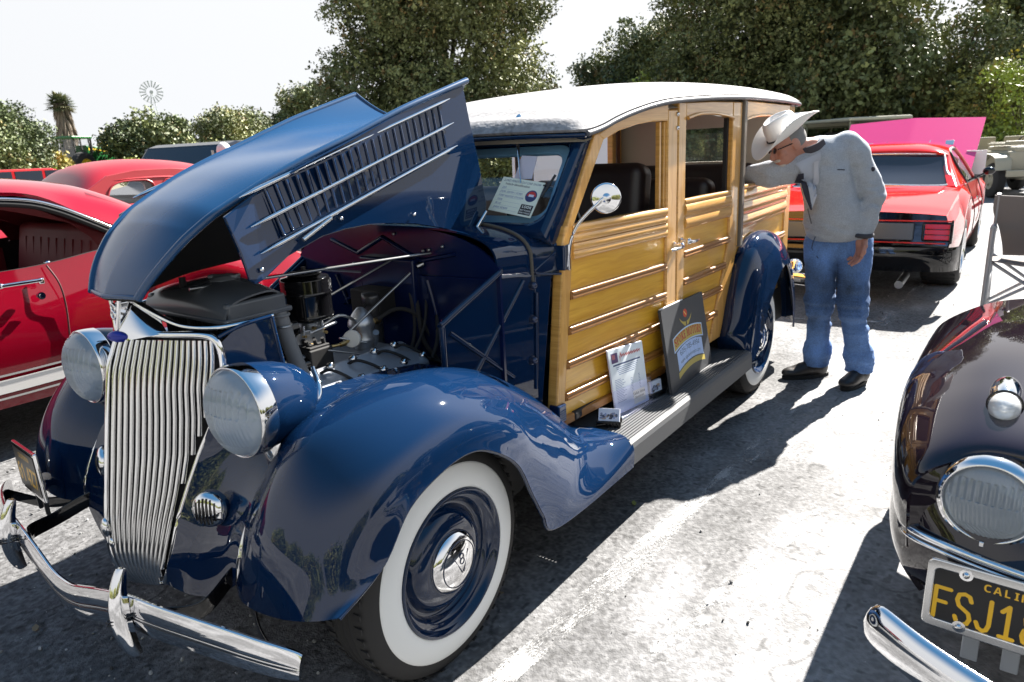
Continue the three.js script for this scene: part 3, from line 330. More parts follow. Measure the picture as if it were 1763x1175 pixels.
// cowl, windscreen surround, roof
{
  const A = (x, hw, yt, ys, yl) => { const o = []; for (let i = 0; i <= 12; i++) { const f = i / 12, a = f * PI / 2; o.push([x, ys + (yt - ys) * Math.pow(Math.cos(a), .55), hw * Math.pow(Math.sin(a), .62)]); } o.push([x, lerp(ys, yl, .33), hw], [x, lerp(ys, yl, .66), hw + .004], [x, yl, hw + .006]); return o; };
  const rows = [A(.60, .548, 1.262, 1.10, 1.085), A(.70, .556, 1.262, 1.09, 1.075), A(.79, .566, 1.258, 1.085, 1.06), A(.87, .595, 1.245, 1.10, 1.06), A(.925, .618, 1.24, 1.12, 1.06)];
  twin(wagon, 'cowl', [shell(rows, 24, 40, .008, { flip: true }), warp(extr([[.76, .54], [.80, .46], [.872, 1.06], [.90, 1.15], [.80, 1.085]], .02, { bevel: .004 }), (x, y, z) => [x, y, lerp(.563, .618, (x - .78) / .14) - .02 + z])], M.navy);
  twin(wagon, 'hood_lacing', [tube(Array.from({ length: 15 }, (_, i) => { const p = A(.785, .568, 1.264, 1.09, 1.0)[i]; return [p[0], p[1] - .001, p[2] - .001]; }), .007, { n: 50, seg: 8, up: [1, 0, 0] })], std([.085, .075, .06], .8));
  twin(wagon, 'cowl_seam', [tube([[.79, 1.075, .577], [.83, 1.066, .592], [.90, 1.058, .622]], .005, { n: 8 }), tube([[.795, 1.0, .578], [.79, .8, .572], [.78, .62, .568]], .007, { n: 10 })], M.navy);
  // windscreen surround: plane from (0.865, 1.215) to (1.125, 1.575)
  const L0 = [.865, 1.215], dirx = .26 / .444, diry = .36 / .444, q = (s, t, d) => [L0[0] + dirx * t + diry * d * 1, L0[1] + diry * t - dirx * d * 1, s];
  const outer = [[-.64, .435], [-.635, .40], [-.615, .10], [-.60, -.03], [.60, -.03], [.615, .10], [.635, .40], [.64, .435], [.55, .475], [.3, .50], [0, .508], [-.3, .50], [-.55, .475]];
  const hole = rrect(1.15, .375, .075, 7, 0, .225).map(([x, y]) => [x * (1 - .05 * (.41 - y)), y]);
  const toW = (g, d0) => warp(g, (x, y, z) => q(x, y, d0 - z));
  part(wagon, 'windscreen_surround', [toW(extr(outer, .10, { holes: [hole], bevel: .028, bs: 4 }), .07)], M.navy);
  const h2 = rrect(1.145, .37, .075, 7, 0, .225), h3 = rrect(1.06, .285, .05, 7, 0, .228);
  part(wagon, 'windscreen_frame', toW(extr(h2, .02, { holes: [h3], bevel: .005 }), .04), phys([.14, .30, .46], .15, { ior: 1.6 }));  // pale blue paints in the sky mirrored by the frame
  part(wagon, 'windscreen', toW(extr(rrect(1.08, .30, .05, 7, 0, .228), .004, { bevel: 0 }), .038), M.glass);
  const wpP = q(.30, .487, -.045), wpB = q(.30, .47, -.06), tip = q(.41, .20, -.03);
  part(wagon, 'windscreen_wiper', [T(SC(new THREE.SphereGeometry(.022, 16, 12), .8, 1.5, .8), ...wpP, 0, 0, -.5), rod(wpB, tip, .0035, 6), rod([wpB[0], wpB[1] - .03, wpB[2] + .012], tip, .0028, 6), rod(q(.30, .43, -.055), q(.315, .40, -.055), .007, 6), rod(q(.0, .455, -.03), q(.30, .455, -.035), .004, 6)], M.chrome);
  part(wagon, 'windscreen_wiper', [rod(q(.53, .14, -.03), q(.56, .235, -.03), .005, 6), rod(q(.52, .19, -.03), q(.555, .19, -.028), .003, 6)], M.dark);

  const ye = table([1.04, 1.13, 1.25, 1.38, 1.55, 1.73, 2.2, 2.64, 3.2, 4.05], [1.57, 1.585, 1.62, 1.65, 1.68, 1.70, 1.725, 1.738, 1.742, 1.738]);
  const cr = table([1.04, 1.2, 1.6, 2.2, 3.0, 3.6, 4.05], [.015, .022, .045, .07, .085, .085, .065]);
  const RX = [1.045, 1.09, 1.16, 1.25, 1.38, 1.55, 1.75, 2.2, 2.64, 3.2, 3.7, 3.95, 4.03, 4.06], rr = RX.map((x, i) => {
    const hw = zb(Math.max(x, .95)) + .02 - (x > 3.9 ? (x - 3.9) * .35 : 0), e = ye(x), c = cr(x), row = [], end = i === 0 || i === RX.length - 1;
    for (let k = -14; k <= 14; k++) { const f = k / 14, a = Math.abs(f), y = e + .005 + (end ? c * .55 : c) * (1 - Math.pow(a, 2.2)) + (end ? 0 : .032 * (1 - Math.pow(a, 14))); const xx = x - (i < 4 ? .0 + (.04) * (1 - a * a) * (i === 0 ? 1 : .6) : 0); row.push([xx, y, hw * f]); } return row;
  });
  const fabric = tex(512, 512, (u, v) => { const n = fbm(u * 60, v * 60, 3, 60, 60), m = fbm(u * 5, v * 5, 3, 5, 5), k = .66 + (n - .5) * .25 + (m - .5) * .12; return [k, k, k * 1.02]; }, 1, 1);
  const fbump = tex(512, 512, (u, v) => { const n = fbm(u * 90, v * 90, 3, 90, 90); return [n, n, n]; }, 1, 1, false);
  part(wagon, 'roof', shell(rr, 52, 44, .012), std([.66, .65, .64], .8, 0, { map: fabric, bumpMap: fbump, bumpScale: .0012 }));
  part(wagon, 'headliner', surf(rr.map((r) => r.map(([x, y, z]) => [x * .985 + .03, y - .035, z * .97])), 20, 16), M.headliner);
  twin(wagon, 'drip_rail', [tube(RX.map((x, i) => [rr[i][28][0], rr[i][28][1] - .006, rr[i][28][2] + .006]), .011, { n: 70, seg: 8 })], std([.10, .105, .12], .45));
  part(wagon, 'roof_front_trim', [tube(rr[0].filter((_, k) => k % 2 === 0).map(([x, y, z]) => [x - .004, y - .012, z]), .009, { n: 60 })], M.navy);
  part(wagon, 'roof_rear_trim', [tube(rr[rr.length - 1].filter((_, k) => k % 2 === 0).map(([x, y, z]) => [x + .002, y - .008, z]), .010, { n: 40 })], std([.10, .105, .12], .45));
}
// wooden body sides
for (const s of [1, -1]) {
  const w = (g) => s > 0 ? cat([g]) : mirror(cat([g])), side = (p, t, z, o) => sideGeo(p, t, z, o);
  const FD = part(wagon, 'front_door', w([side([[.835, .45], [.888, .45], [.962, 1.063], [.978, 1.235], [.93, 1.235], [.905, 1.16], [.903, 1.08]], .045, 0, { bevel: .006 }), side(P2(1.70, .45, 1.803, 1.665), .05, .002, { bevel: .007 }), side([[.925, 1.205], [.980, 1.235], [1.192, 1.545], [1.172, 1.578], [1.128, 1.566], [.955, 1.262]], .05, .002, { bevel: .006 })]), M.postWood);
  part(FD, 'door_header', w(side([[1.150, 1.566], [1.26, 1.608], [1.376, 1.640], [1.55, 1.672], [1.702, 1.688], [1.702, 1.616], [1.56, 1.612], [1.44, 1.601], [1.30, 1.577], [1.188, 1.545]], .046, .004, { bevel: .006 })), M.frameWood);
  const yb = [.45, .555, .685, .823, .963, 1.105], mY = [.555, .685, .823, .963];
  for (let i = 0; i < 5; i++) part(FD, 'door_panel', w(side(P2(.885 + .07 * (i / 5), yb[i] + .002, 1.71, yb[i + 1] - .002), .012, -.012, { bevel: .001 })), M.panelWood);
  for (const y of mY) part(FD, 'door_moulding', w([side(P2(lerp(.886, .962, (y - .45) / .61), y - .017, 1.701, y + .017), .024, .004, { bevel: .004 }), ribs(lerp(.886, .962, (y - .45) / .61) + .004, 1.698, [y - .009, y + .009], .0068, .005)]), M.moldWood);
  part(FD, 'bottom_rail', w(side([[.886, .435], [1.70, .435], [1.70, .472], [.888, .472]], .03, .004, { bevel: .006 })), M.moldWood);
  part(FD, 'belt_rail', w([side([[.967, 1.10], [1.70, 1.10], [1.70, 1.236], [.978, 1.236]], .035, .0, { bevel: .004 }), ribs(.968, 1.70, [1.118, 1.148, 1.181, 1.218], .0165, .0)]), M.frameWood);
  part(FD, 'door_hinge', [rbox(.05, .095, .05, .917, 1.118, .618, .006), rbox(.055, .075, .05, .862, .498, .612, .006)].map(w), M.navy);
  if (s > 0) part(FD, 'window_sash', w([side(P2(1.652, 1.235, 1.668, 1.612), .02, -.012, { bevel: .002 }), side(P2(1.684, 1.235, 1.70, 1.612), .03, -.008, { bevel: .002 })]), M.postWood);
  part(FD, 'window_channel', w(side(P2(1.668, 1.235, 1.684, 1.614), .02, -.02, { bevel: .001 })), M.matte);
  const hnd = (x, y, d) => [T(cyl(.012, .014, .03, 14), x, y, .722, PI / 2), T(new THREE.SphereGeometry(.016, 14, 10), x, y, .742), sweep([[x, y, .745], [x + d * .035, y - .003, .752], [x + d * .075, y - .004, .752], [x + d * .125, y - .006, .742]], circ(.011, 10, .010), { n: 14, scale: (t) => 1.05 - .35 * t }), rbox(.02, .035, .008, x, y, .706, .003)];
  part(FD, 'door_handle', w(hnd(1.775, 1.052, -1)), M.chrome);
  part(FD, 'post_hinge', [1.585, 1.645].map((y) => w(T(new THREE.SphereGeometry(.010, 10, 8), 1.792, y, .706))), M.chromeSoft);

  const RD = part(wagon, 'rear_door', w([side(P2(1.812, .45, 1.897, 1.70), .05, .002, { bevel: .006 }), side([[2.49, .97], [2.635, .935], [2.637, 1.718], [2.49, 1.715]], .05, .002, { bevel: .006 }), side([[2.49, .985], [2.635, .935], [2.56, .79], [2.485, .62], [2.40, .45], [2.262, .45], [2.356, .676], [2.43, .83]], .046, .002, { bevel: .006 })]), M.postWood);
  part(RD, 'door_header', w(side([[1.897, 1.70], [2.2, 1.712], [2.492, 1.716], [2.492, 1.632], [2.40, 1.643], [2.28, 1.651], [2.157, 1.653], [2.03, 1.648], [1.897, 1.628]], .046, .0, { bevel: .006 })), M.frameWood);
  part(RD, 'window_bead', w(tube([[1.90, 1.628, .713], [2.03, 1.648, .715], [2.157, 1.653, .718], [2.28, 1.651, .721], [2.40, 1.643, .724], [2.49, 1.632, .726]], .008, { n: 24 })), M.frameWood);
  const rr2 = (y) => y > .98 ? 2.495 : lerp(2.262, 2.495, Math.pow((y - .45) / .535, .8)), yr = [.45, .60, .73, .853, .99, 1.115];
  for (let i = 0; i < 5; i++) part(RD, 'door_panel', w(side([[1.89, yr[i] + .002], [rr2(yr[i]) + .03, yr[i] + .002], [rr2(yr[i + 1]) + .03, yr[i + 1] - .002], [1.89, yr[i + 1] - .002]], .012, -.012, { bevel: .001 })), M.panelWood);
  for (const y of [.60, .73, .853, .99]) part(RD, 'door_moulding', w([side(P2(1.896, y - .017, rr2(y) + .006, y + .017), .024, .004, { bevel: .004 }), ribs(1.898, rr2(y), [y - .009, y + .009], .0068, .005)]), M.moldWood);
  part(RD, 'belt_rail', w([side(P2(1.896, 1.115, 2.492, 1.257), .035, 0, { bevel: .004 }), ribs(1.897, 2.492, [1.143, 1.205], .030, -.004), ribs(1.897, 2.492, [1.246], .011, 0)]), M.frameWood);
  part(RD, 'window_channel', w([side(P2(2.466, 1.255, 2.49, 1.635), .02, -.02, { bevel: .001 })]), M.matte);
  part(RD, 'door_handle', w(hnd(1.85, 1.062, 1).map((g) => T(g, 0, 0, .004))), M.chrome);

  part(wagon, 'side_gutter', w(side(P2(2.643, .93, 2.688, 1.728), .03, .016, { bevel: .006 })), std([.16, .135, .11], .5));
  const Q = part(wagon, 'quarter_panel', w([side(P2(3.70, .50, 3.835, 1.72), .05, .002, { bevel: .006 }), side([[2.69, 1.022], [2.69, .92], [2.76, .965], [2.88, .995], [3.0, 1.01], [3.0, 1.025]], .04, 0, { bevel: .004 })].slice(0, 1)), M.postWood); part(Q, 'fender_filler', w(side([[2.69, 1.022], [2.69, .92], [2.76, .965], [2.88, .995], [3.0, 1.01], [3.0, 1.025]], .04, 0, { bevel: .004 })), M.frameWood);
  part(Q, 'quarter_header', w([side([[2.69, 1.728], [3.70, 1.728], [3.70, 1.64], [3.5, 1.652], [3.2, 1.655], [2.9, 1.648], [2.69, 1.628]], .046, 0, { bevel: .006 }), tube([[2.70, 1.628, .722], [2.9, 1.648, .722], [3.2, 1.655, .714], [3.5, 1.652, .70], [3.70, 1.64, .692]], .008, { n: 20 })]), M.frameWood);
  part(Q, 'quarter_belt', w([side(P2(2.69, 1.02, 3.70, 1.27), .035, -.002, { bevel: .004 }), ribs(2.69, 3.70, [1.07, 1.145, 1.215], .032, -.004), ribs(2.69, 3.70, [1.258], .012, 0)]), M.frameWood);
  for (const [a, b] of [[.50, .74], [.74, .875], [.875, 1.02]]) part(Q, 'door_panel', w(side(P2(2.66, a, 3.71, b), .012, -.012, { bevel: .001 })), M.panelWood);
  for (const y of [.875, .74]) part(Q, 'door_moulding', w([side(P2(2.69, y - .019, 3.70, y + .019), .026, .006, { bevel: .004 }), ribs(2.70, 3.70, [y - .01, y + .01], .0075, .006)]), M.moldWood);
}
// tailgate end, rear curtain, interior
{
  part(wagon, 'tailgate', [rbox(.05, .75, 1.28, 3.83, .85, 0, .015), [-.3, 0, .3].map((z) => rbox(.03, .70, .06, 3.86, .85, z, .006)), rbox(.03, .06, 1.28, 3.862, 1.2, 0, .006), rbox(.03, .06, 1.28, 3.862, .52, 0, .006)], M.frameWood);
  part(wagon, 'rear_curtain', [T(extr([[-.67, 1.22], [.67, 1.22], [.67, 1.75], [-.67, 1.75]], .02, { holes: [[[-.34, 1.375], [.235, 1.375], [.235, 1.612], [-.34, 1.612]]], bevel: .003 }), 3.86, 0, 0, 0, -PI / 2, 0), rbox(.03, .04, 1.3, 3.84, 1.735, 0, .01)], M.tan);
  part(wagon, 'rear_window', rbox(.004, .25, .59, 3.85, 1.493, .052, .001), phys([.92, .94, .94], .04, { transmission: 1, thickness: 0, ior: 1.4 }));
  part(wagon, 'rear_corner_post', [...[1, -1].map((s) => rbox(.07, .60, .05, 3.78, 1.47, s * .655, .01))], M.mahogany);
  const seat = (n, x, y, d, w) => { const m = part(wagon, n, [T(new RoundedBoxGeometry(.16, .58, w, 4, .06), x, y - .26, d, 0, 0, -.16), T(new RoundedBoxGeometry(.50, .18, w, 4, .06), x - .26, y - .58, d)], M.leather); part(m, 'seat_piping', [sweep([[x + .055, y + .01, d - w / 2 + .05], [x + .055, y + .013, d], [x + .055, y + .01, d + w / 2 - .05]], circ(.008), { n: 8 })], M.leather); return m; };
  seat('front_seat', 1.72, 1.41, .36, .44); seat('front_seat', 1.72, 1.31, -.26, .66);
  seat('middle_seat', 2.52, 1.295, 0, 1.2); seat('rear_seat', 3.30, 1.345, 0, 1.2);
  part(wagon, 'interior_lining', [...[1, -1].map((s) => [rbox(1.85, .70, .02, 2.72, .86, s * .665, .005, 0, 0, 0), rbox(.85, .70, .02, 1.37, .86, s * .628, .005, 0, s > 0 ? -.085 : .085, 0)])], M.carpet);
  part(wagon, 'steering_wheel', [T(new THREE.TorusGeometry(.20, .011, 8, 40), 1.22, 1.16, .33, 0, PI / 2, 0).applyMatrix4(new THREE.Matrix4()), rod([1.22, 1.16, .33], [.9, .95, .33], .018)], M.black);
  part(wagon, 'dashboard', [rbox(.12, .16, 1.14, .93, 1.13, 0, .03)], M.navyDull);
}
// side mirror on the hinge
{
  const mp = [.985, 1.335, .775];
  const mr = part(wagon, 'side_mirror', [tube([[.915, 1.085, .645], [.918, 1.17, .655], [.925, 1.235, .68], [.945, 1.285, .72], [.965, 1.32, .755]], .0065, { n: 36 }), rbox(.012, .10, .012, .916, 1.12, .648, .003), tube([[.965, 1.32, .755], [.968, 1.328, .762], [.972, 1.335, .772]], .007)], M.chrome);
  const dsk = lathe([[0, .014], [.012, .012], [.014, .007], [.02, .005], [.05, .002], [.056, -.003], [.057, -.010], [.05, -.014], [0, -.016]], 48), q = new THREE.Quaternion().setFromUnitVectors(V(0, 1, 0), V(-.80, .06, .60).normalize());
  dsk.applyQuaternion(q); dsk.translate(...mp); part(mr, 'mirror_disc', dsk, M.chrome);
}
// running boards with rubber ribs
{
  const prof = [[.56, .34], [.56, .367], [.70, .368]]; for (let k = 0; k < 9; k++) { const z = .715 + k * .0145; prof.push([z, .368], [z + .001, .3735], [z + .0085, .3735], [z + .0095, .368]); } prof.push([.850, .367], [.861, .358], [.867, .34], [.869, .268], [.86, .262], [.855, .30]);
  const bd = gridGeo([1.042, 1.55, 2.02, 2.48].map((x, i) => prof.map(([z, y]) => [x - (i === 0 ? clamp((z - .8) * .5) + clamp(.36 - y) * .15 : 0), y, z + (x - 1.06) * .008])), 3, prof.length - 1, true); const t = bd.toNonIndexed(); t.computeVertexNormals();
  twin(wagon, 'running_board', [t, rbox(1.42, .02, .26, 1.77, .345, .70, .004)], std([.07, .073, .078], .55)); twin(wagon, 'board_joint', tube([[1.041, .368, .56], [1.041, .375, .70], [1.038, .374, .81], [1.02, .346, .862], [1.0, .265, .872]], .0045, { n: 24 }), M.matte);
}
// rear fenders
const RF = [
  [[2.46, .35, .70], [2.46, .368, .745], [2.465, .372, .80], [2.475, .355, .848], [2.50, .300, .868]],
  [[2.425, .42, .70], [2.41, .44, .745], [2.43, .448, .80], [2.50, .415, .847], [2.61, .335, .868]],
  [[2.45, .53, .705], [2.44, .55, .75], [2.46, .56, .805], [2.54, .53, .85], [2.675, .44, .87]],
  [[2.52, .70, .71], [2.515, .725, .755], [2.545, .73, .81], [2.63, .68, .853], [2.765, .56, .87]],
  [[2.63, .86, .712], [2.635, .885, .758], [2.675, .875, .81], [2.76, .80, .855], [2.87, .655, .87]],
  [[2.80, .95, .712], [2.81, .967, .755], [2.84, .945, .808], [2.91, .86, .853], [2.99, .735, .868]],
  [[3.02, .965, .71], [3.03, .973, .748], [3.045, .945, .80], [3.08, .86, .845], [3.12, .762, .864]],
  [[3.28, .90, .70], [3.28, .91, .735], [3.275, .885, .785], [3.26, .80, .832], [3.235, .715, .855]],
  [[3.50, .76, .69], [3.50, .775, .72], [3.49, .76, .765], [3.44, .67, .82], [3.36, .59, .845]],
  [[3.66, .56, .675], [3.66, .57, .705], [3.645, .56, .75], [3.57, .50, .81], [3.46, .45, .838]],
  [[3.74, .36, .66], [3.74, .365, .69], [3.72, .36, .74], [3.64, .33, .80], [3.52, .31, .832]],
  [[3.76, .27, .65], [3.76, .27, .68], [3.74, .27, .735], [3.66, .262, .795], [3.545, .258, .828]]];
twin(wagon, 'rear_fender', [shell(RF, 60, 26, .008), tube(RF.map((r) => r[4]), .0055, { n: 60 })], M.navy);
twin(wagon, 'rear_fender_liner', [surf(RF.map((r) => [[r[0][0], r[0][1], .69], [lerp(r[0][0], 3.0, .2), r[0][1] - .06, .60], [lerp(r[0][0], 3.0, .3), .25, .58]]), 30, 4)], M.matte);
// rear end details seen behind the rear fender
part(wagon, 'tail_light', [T(SC(new THREE.SphereGeometry(.055, 20, 14), 1.25, .9, .9), 3.93, .72, .60), T(cyl(.045, .045, .03, 20), 3.97, .68, .60, 0, 0, PI / 2), rod([3.8, .66, .55], [3.93, .71, .6], .014)], M.chrome);
part(wagon, 'reverse_lamp', [T(lathe([[0, .02], [.02, .018], [.05, .006], [.056, 0], [.05, -.03], [0, -.05]], 28), 4.0, .60, .70, 0, 0, PI / 2).rotateY(0), rod([3.85, .5, .6], [4.0, .58, .7], .012)], M.chrome);
part(wagon, 'rear_bumper', [sweep([[4.02, .50, -.80], [4.10, .50, -.5], [4.13, .50, 0], [4.10, .50, .5], [4.02, .50, .80]], rect(.02, .09, .006), { n: 40 }), rbox(.03, .17, .05, 4.11, .50, .55, .012), rbox(.03, .17, .05, 4.11, .50, -.55, .012)], M.chrome);
// raised bonnet, hinged at its nose
{
  const ln = [[.79, 1.783, .30, -.13], [.63, 1.734, .2985, -.11], [.469, 1.685, .297, -.08], [.34, 1.639, .293, -.045], [.213, 1.592, .288, -.02], [.10, 1.553, .281, .0], [-.007, 1.513, .272, .016], [-.09, 1.478, .262, .024], [-.166, 1.441, .25, .028], [-.22, 1.414, .24, .030], [-.261, 1.392, .232, .030], [-.305, 1.360, .218, .030], [-.342, 1.33, .205, .030], [-.392, 1.277, .18, .028], [-.429, 1.228, .152, .026], [-.452, 1.187, .128, .022]];
  const nrm = [-.40, .916], rows = ln.map(([x, y, h, c], k) => { const r = [], pull = k > 12 ? (k - 12) / 3 : 0; for (let i = -12; i <= 12; i++) { const f = i / 12, a = Math.abs(f), up = c * (1 - Math.pow(a, 2.3)); r.push([x + nrm[0] * up - .018 * pull * (1 - a), y + nrm[1] * up - .02 * pull * (1 - a * a), h * Math.sign(f) * Math.pow(a, .92)]); } return r; });
  const roll = (s) => tube(ln.map(([x, y, h]) => [x, y - .004, s * (h + .004)]), .012, { n: 60 });
  const hd = part(wagon, 'hood', [shell(rows, 56, 48, .006), roll(1), roll(-1), tube(rows[15].map((p) => p), .007, { n: 30 }), tube(rows[0].map((p) => p), .006, { n: 30 })], M.navySkyLit = phys([.010, .050, .130], .24, { ior: 1.6 }));  // reflected sky is put into the bonnet colour, a lifted navy
  part(hd, 'hood_underside', surf(rows.map((r) => r.map(([x, y, z]) => [x + .007, y - .014, z * .965])), 30, 24), M.matte);
  const out = [[-.262, 1.385], [-.258, 1.34], [-.250, 1.285], [-.238, 1.212], [-.222, 1.197], [-.195, 1.205], [-.102, 1.258], [.03, 1.298], [.12, 1.309], [.22, 1.312], [.33, 1.304], [.434, 1.291], [.55, 1.265], [.646, 1.241], [.735, 1.215], [.765, 1.222], [.825, 1.29], [.838, 1.325], [.815, 1.48], [.785, 1.64], [.765, 1.76]];
  const top = ln.slice(0, 11).map(([x, y]) => [x, y - .008]).filter(([x]) => x > -.25 && x < .76);
  const zS = (x, y) => lerp(.335, .305, clamp((y - 1.2) / .55)) + lerp(-.05, .0, clamp((x + .25) / .3)) * clamp((y - 1.3) / .15);
  for (const s of [1, -1]) {
    const W = (g) => s > 0 ? cat([g]) : mirror(cat([g]));
    const hole = [[-.10, 1.41 - .06], [-.065, 1.235 + .085], [.655, 1.555], [.628, 1.690 - .005]], slotTop = (x) => lerp(1.432, 1.712, (x + .209) / .883) - .012, slotLow = (x) => lerp(1.278, 1.549, (x + .197) / .886) + .012;
    const hp = [[-.135, slotTop(-.135)], [.640, slotTop(.640)], [.655, slotLow(.655)], [-.115, slotLow(-.115)]];
    const sp = part(wagon, 'hood_side_panel', W(warp(extr([...out, ...top], .012, { holes: [hp], bevel: .003 }), (x, y, z) => [x, y, zS(x, y) - .012 + z])), M.navy);
    const NL = 23;
    for (let i = 0; i < NL; i++) { const f = (i + .5) / NL, xt = lerp(-.135, .640, f), xb = lerp(-.115, .655, f), a = [xt, slotTop(xt) + .002], b = [xb, slotLow(xb) - .002]; part(sp, 'louvre', W(sweep([[a[0], a[1], zS(...a) - .002], [b[0], b[1], zS(...b) - .002]], [[-.013, -.012], [-.004, .0], [.004, .006], [.010, .007], [.012, .002], [.004, -.002], [-.006, -.008]], { n: 6, up: [0, 0, 1] })), M.navy); }
    for (const [a, b] of [[[-.209, 1.432], [.674, 1.712]], [[-.203, 1.352], [.681, 1.629]], [[-.197, 1.278], [.689, 1.549]]]) part(sp, 'chrome_strip', W(sweep([[a[0], a[1], zS(...a) + .008], [b[0], b[1], zS(...b) + .008]], circ(.007, 10, .008), { n: 10, up: [0, 0, 1], scale: (t) => .25 + .75 * Math.min(1, Math.min(t, 1 - t) * 22) })), M.chrome);
    part(sp, 'louvre_backing', W(warp(extr([[-.15, slotTop(-.15) + .01], [.66, slotTop(.66) + .01], [.675, slotLow(.675) - .01], [-.13, slotLow(-.13) - .01]], .004, { bevel: 0 }), (x, y, z) => [x, y, zS(x, y) - .034 + z])), M.matte);
    part(sp, 'panel_latch', [rod([-.06, 1.30, .352], [.05, 1.352, .352], .007), rod([.735, 1.24, .35], [.80, 1.30, .352], .007), rbox(.06, .015, .016, .77, 1.265, .348, .004, 0, 0, .7)].map(W), M.chromeSoft);
    part(sp, 'bonnet_bolt', [[.1, 1.345], [.42, 1.325], [-.20, 1.235]].map(([x, y]) => W(T(new THREE.SphereGeometry(.007, 10, 8), x, y, .338))), M.chromeSoft);
  }
  const inn = [[-.40, 1.16, -.12], [-.30, 1.15, -.18], [-.179, 1.156, -.24], [-.059, 1.166, -.285], [.16, 1.179, -.30], [.36, 1.195, -.30]], tp = [ln[15], ln[13], ln[10], ln[6], ln[4], ln[3]].map(([x, y, h]) => [x, y, -h]);
  part(hd, 'hood_inner_side', shell(inn.map((p, i) => [p, p.map((c, q) => lerp(c, tp[i][q], .5)), tp[i]]), 20, 8, .004), M.matte);
  part(wagon, 'hood_prop', [rod([-.22, 1.12, -.06], [-.215, 1.19, -.065], .010), rbox(.03, .03, .03, -.22, 1.135, -.06, .006)], M.matte);
}
// ---------------------------------------------------------------- ground and painted lines
const asphaltTile = tex(1024, 1024, (u, v) => { const a = noise(u * 300, v * 300, 300, 300), b = noise(u * 150, v * 150, 150, 150), c = fbm(u * 6, v * 6, 4, 6, 6), k = .45 + (a - .5) * .22 + (b - .5) * .14 + (c - .5) * .16; return [k, k * 1.0, k * 1.01]; }, 400, 400);
const grit = tex(1024, 1024, (u, v) => { const a = noise(u * 190, v * 190, 190, 190), b = noise(u * 420, v * 420, 420, 420), k = a * .6 + b * .4; return [k, k, k]; }, 800, 800, false);
solo('ground', T(new THREE.PlaneGeometry(900, 900), 0, 0, 0, -PI / 2), std([1, 1, 1], .93, 0, { map: asphaltTile, bumpMap: grit, bumpScale: .004 }), null, null, null, 'structure');
{
  const X0 = -4, Z0 = -4.5, W = 12.5, H = 9, n1 = 2048, n2 = 1536;
  const map = tex(n1, n2, (u, v) => {
    const x = X0 + u * W, z = Z0 + (1 - v) * H, fade = smooth(0, .8, Math.min(x - X0, X0 + W - x, z - Z0, Z0 + H - z));
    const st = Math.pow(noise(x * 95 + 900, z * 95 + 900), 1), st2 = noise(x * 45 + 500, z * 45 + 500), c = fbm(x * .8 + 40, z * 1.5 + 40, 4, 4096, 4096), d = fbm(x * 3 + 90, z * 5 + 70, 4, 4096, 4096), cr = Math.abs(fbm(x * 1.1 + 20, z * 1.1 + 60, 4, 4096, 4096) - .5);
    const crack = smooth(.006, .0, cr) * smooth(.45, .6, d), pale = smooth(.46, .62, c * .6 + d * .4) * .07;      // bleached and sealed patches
    const paleZone = smooth(.75, 1.6, z + (c - .5) * 1.6) * smooth(-1.2, 1.2, x + (d - .5)) * .105; let k = .345 + paleZone + (st - .5) * (.17 - paleZone * .5) + (st2 - .5) * (.10 - paleZone * .3) + (d - .5) * .09 + pale - crack * .14 - smooth(.80, .88, st2) * .13;  // broad zone, paler outward from the wagon's left flank and rearwards
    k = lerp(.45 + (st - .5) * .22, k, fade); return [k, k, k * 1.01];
  });
  map.wrapS = map.wrapT = THREE.ClampToEdgeWrapping;
  const near = grit.clone(); near.repeat.set(W / 1.1, H / 1.1); near.needsUpdate = true;
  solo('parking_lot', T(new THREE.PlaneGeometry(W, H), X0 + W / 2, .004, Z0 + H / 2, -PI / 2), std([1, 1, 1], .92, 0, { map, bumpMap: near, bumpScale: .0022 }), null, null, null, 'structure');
  const worn = (seed, th) => tex(1024, 128, (u, v) => { const e = Math.min(v, 1 - v) * 5, e2 = Math.min(u, 1 - u) * 20, n = fbm(u * 26 + seed, v * 3, 3, 1024, 1024), f = noise(u * 700, v * 40), f2 = noise(u * 1000 + 7, v * 90), k = .85 * smooth(th - .06, th + .22, n * .55 + f * .22 + f2 * .25 + Math.min(0, e - .9) * .25 + Math.min(0, e2 - 1) * .3); return [k, k, k]; }, 1, 1, false);
  const line = (x0, z0, x1, z1, w, seed, th, op) => { const l = Math.hypot(x1 - x0, z1 - z0), g = T(new THREE.PlaneGeometry(l, w), (x0 + x1) / 2, .008, (z0 + z1) / 2, -PI / 2, 0, 0); const q = T(new THREE.PlaneGeometry(l, w).rotateX(-PI / 2), (x0 + x1) / 2, .008, (z0 + z1) / 2, 0, -Math.atan2(z1 - z0, x1 - x0), 0); return solo('painted_line', q, std([.42, .42, .42], .85, 0, { alphaMap: worn(seed, th), transparent: true }), null, null, null, 'structure'); };
  line(-.6, .90, 3.0, 1.14, .11, 3, .47, .6); line(3.0, 1.12, 8.0, 1.30, .09, 11, .52, .5); line(.2, 1.26, 1.6, 1.48, .10, 23, .52, .6); line(4.55, -.4, 5.0, 1.3, .07, 31, .49, .6);
}
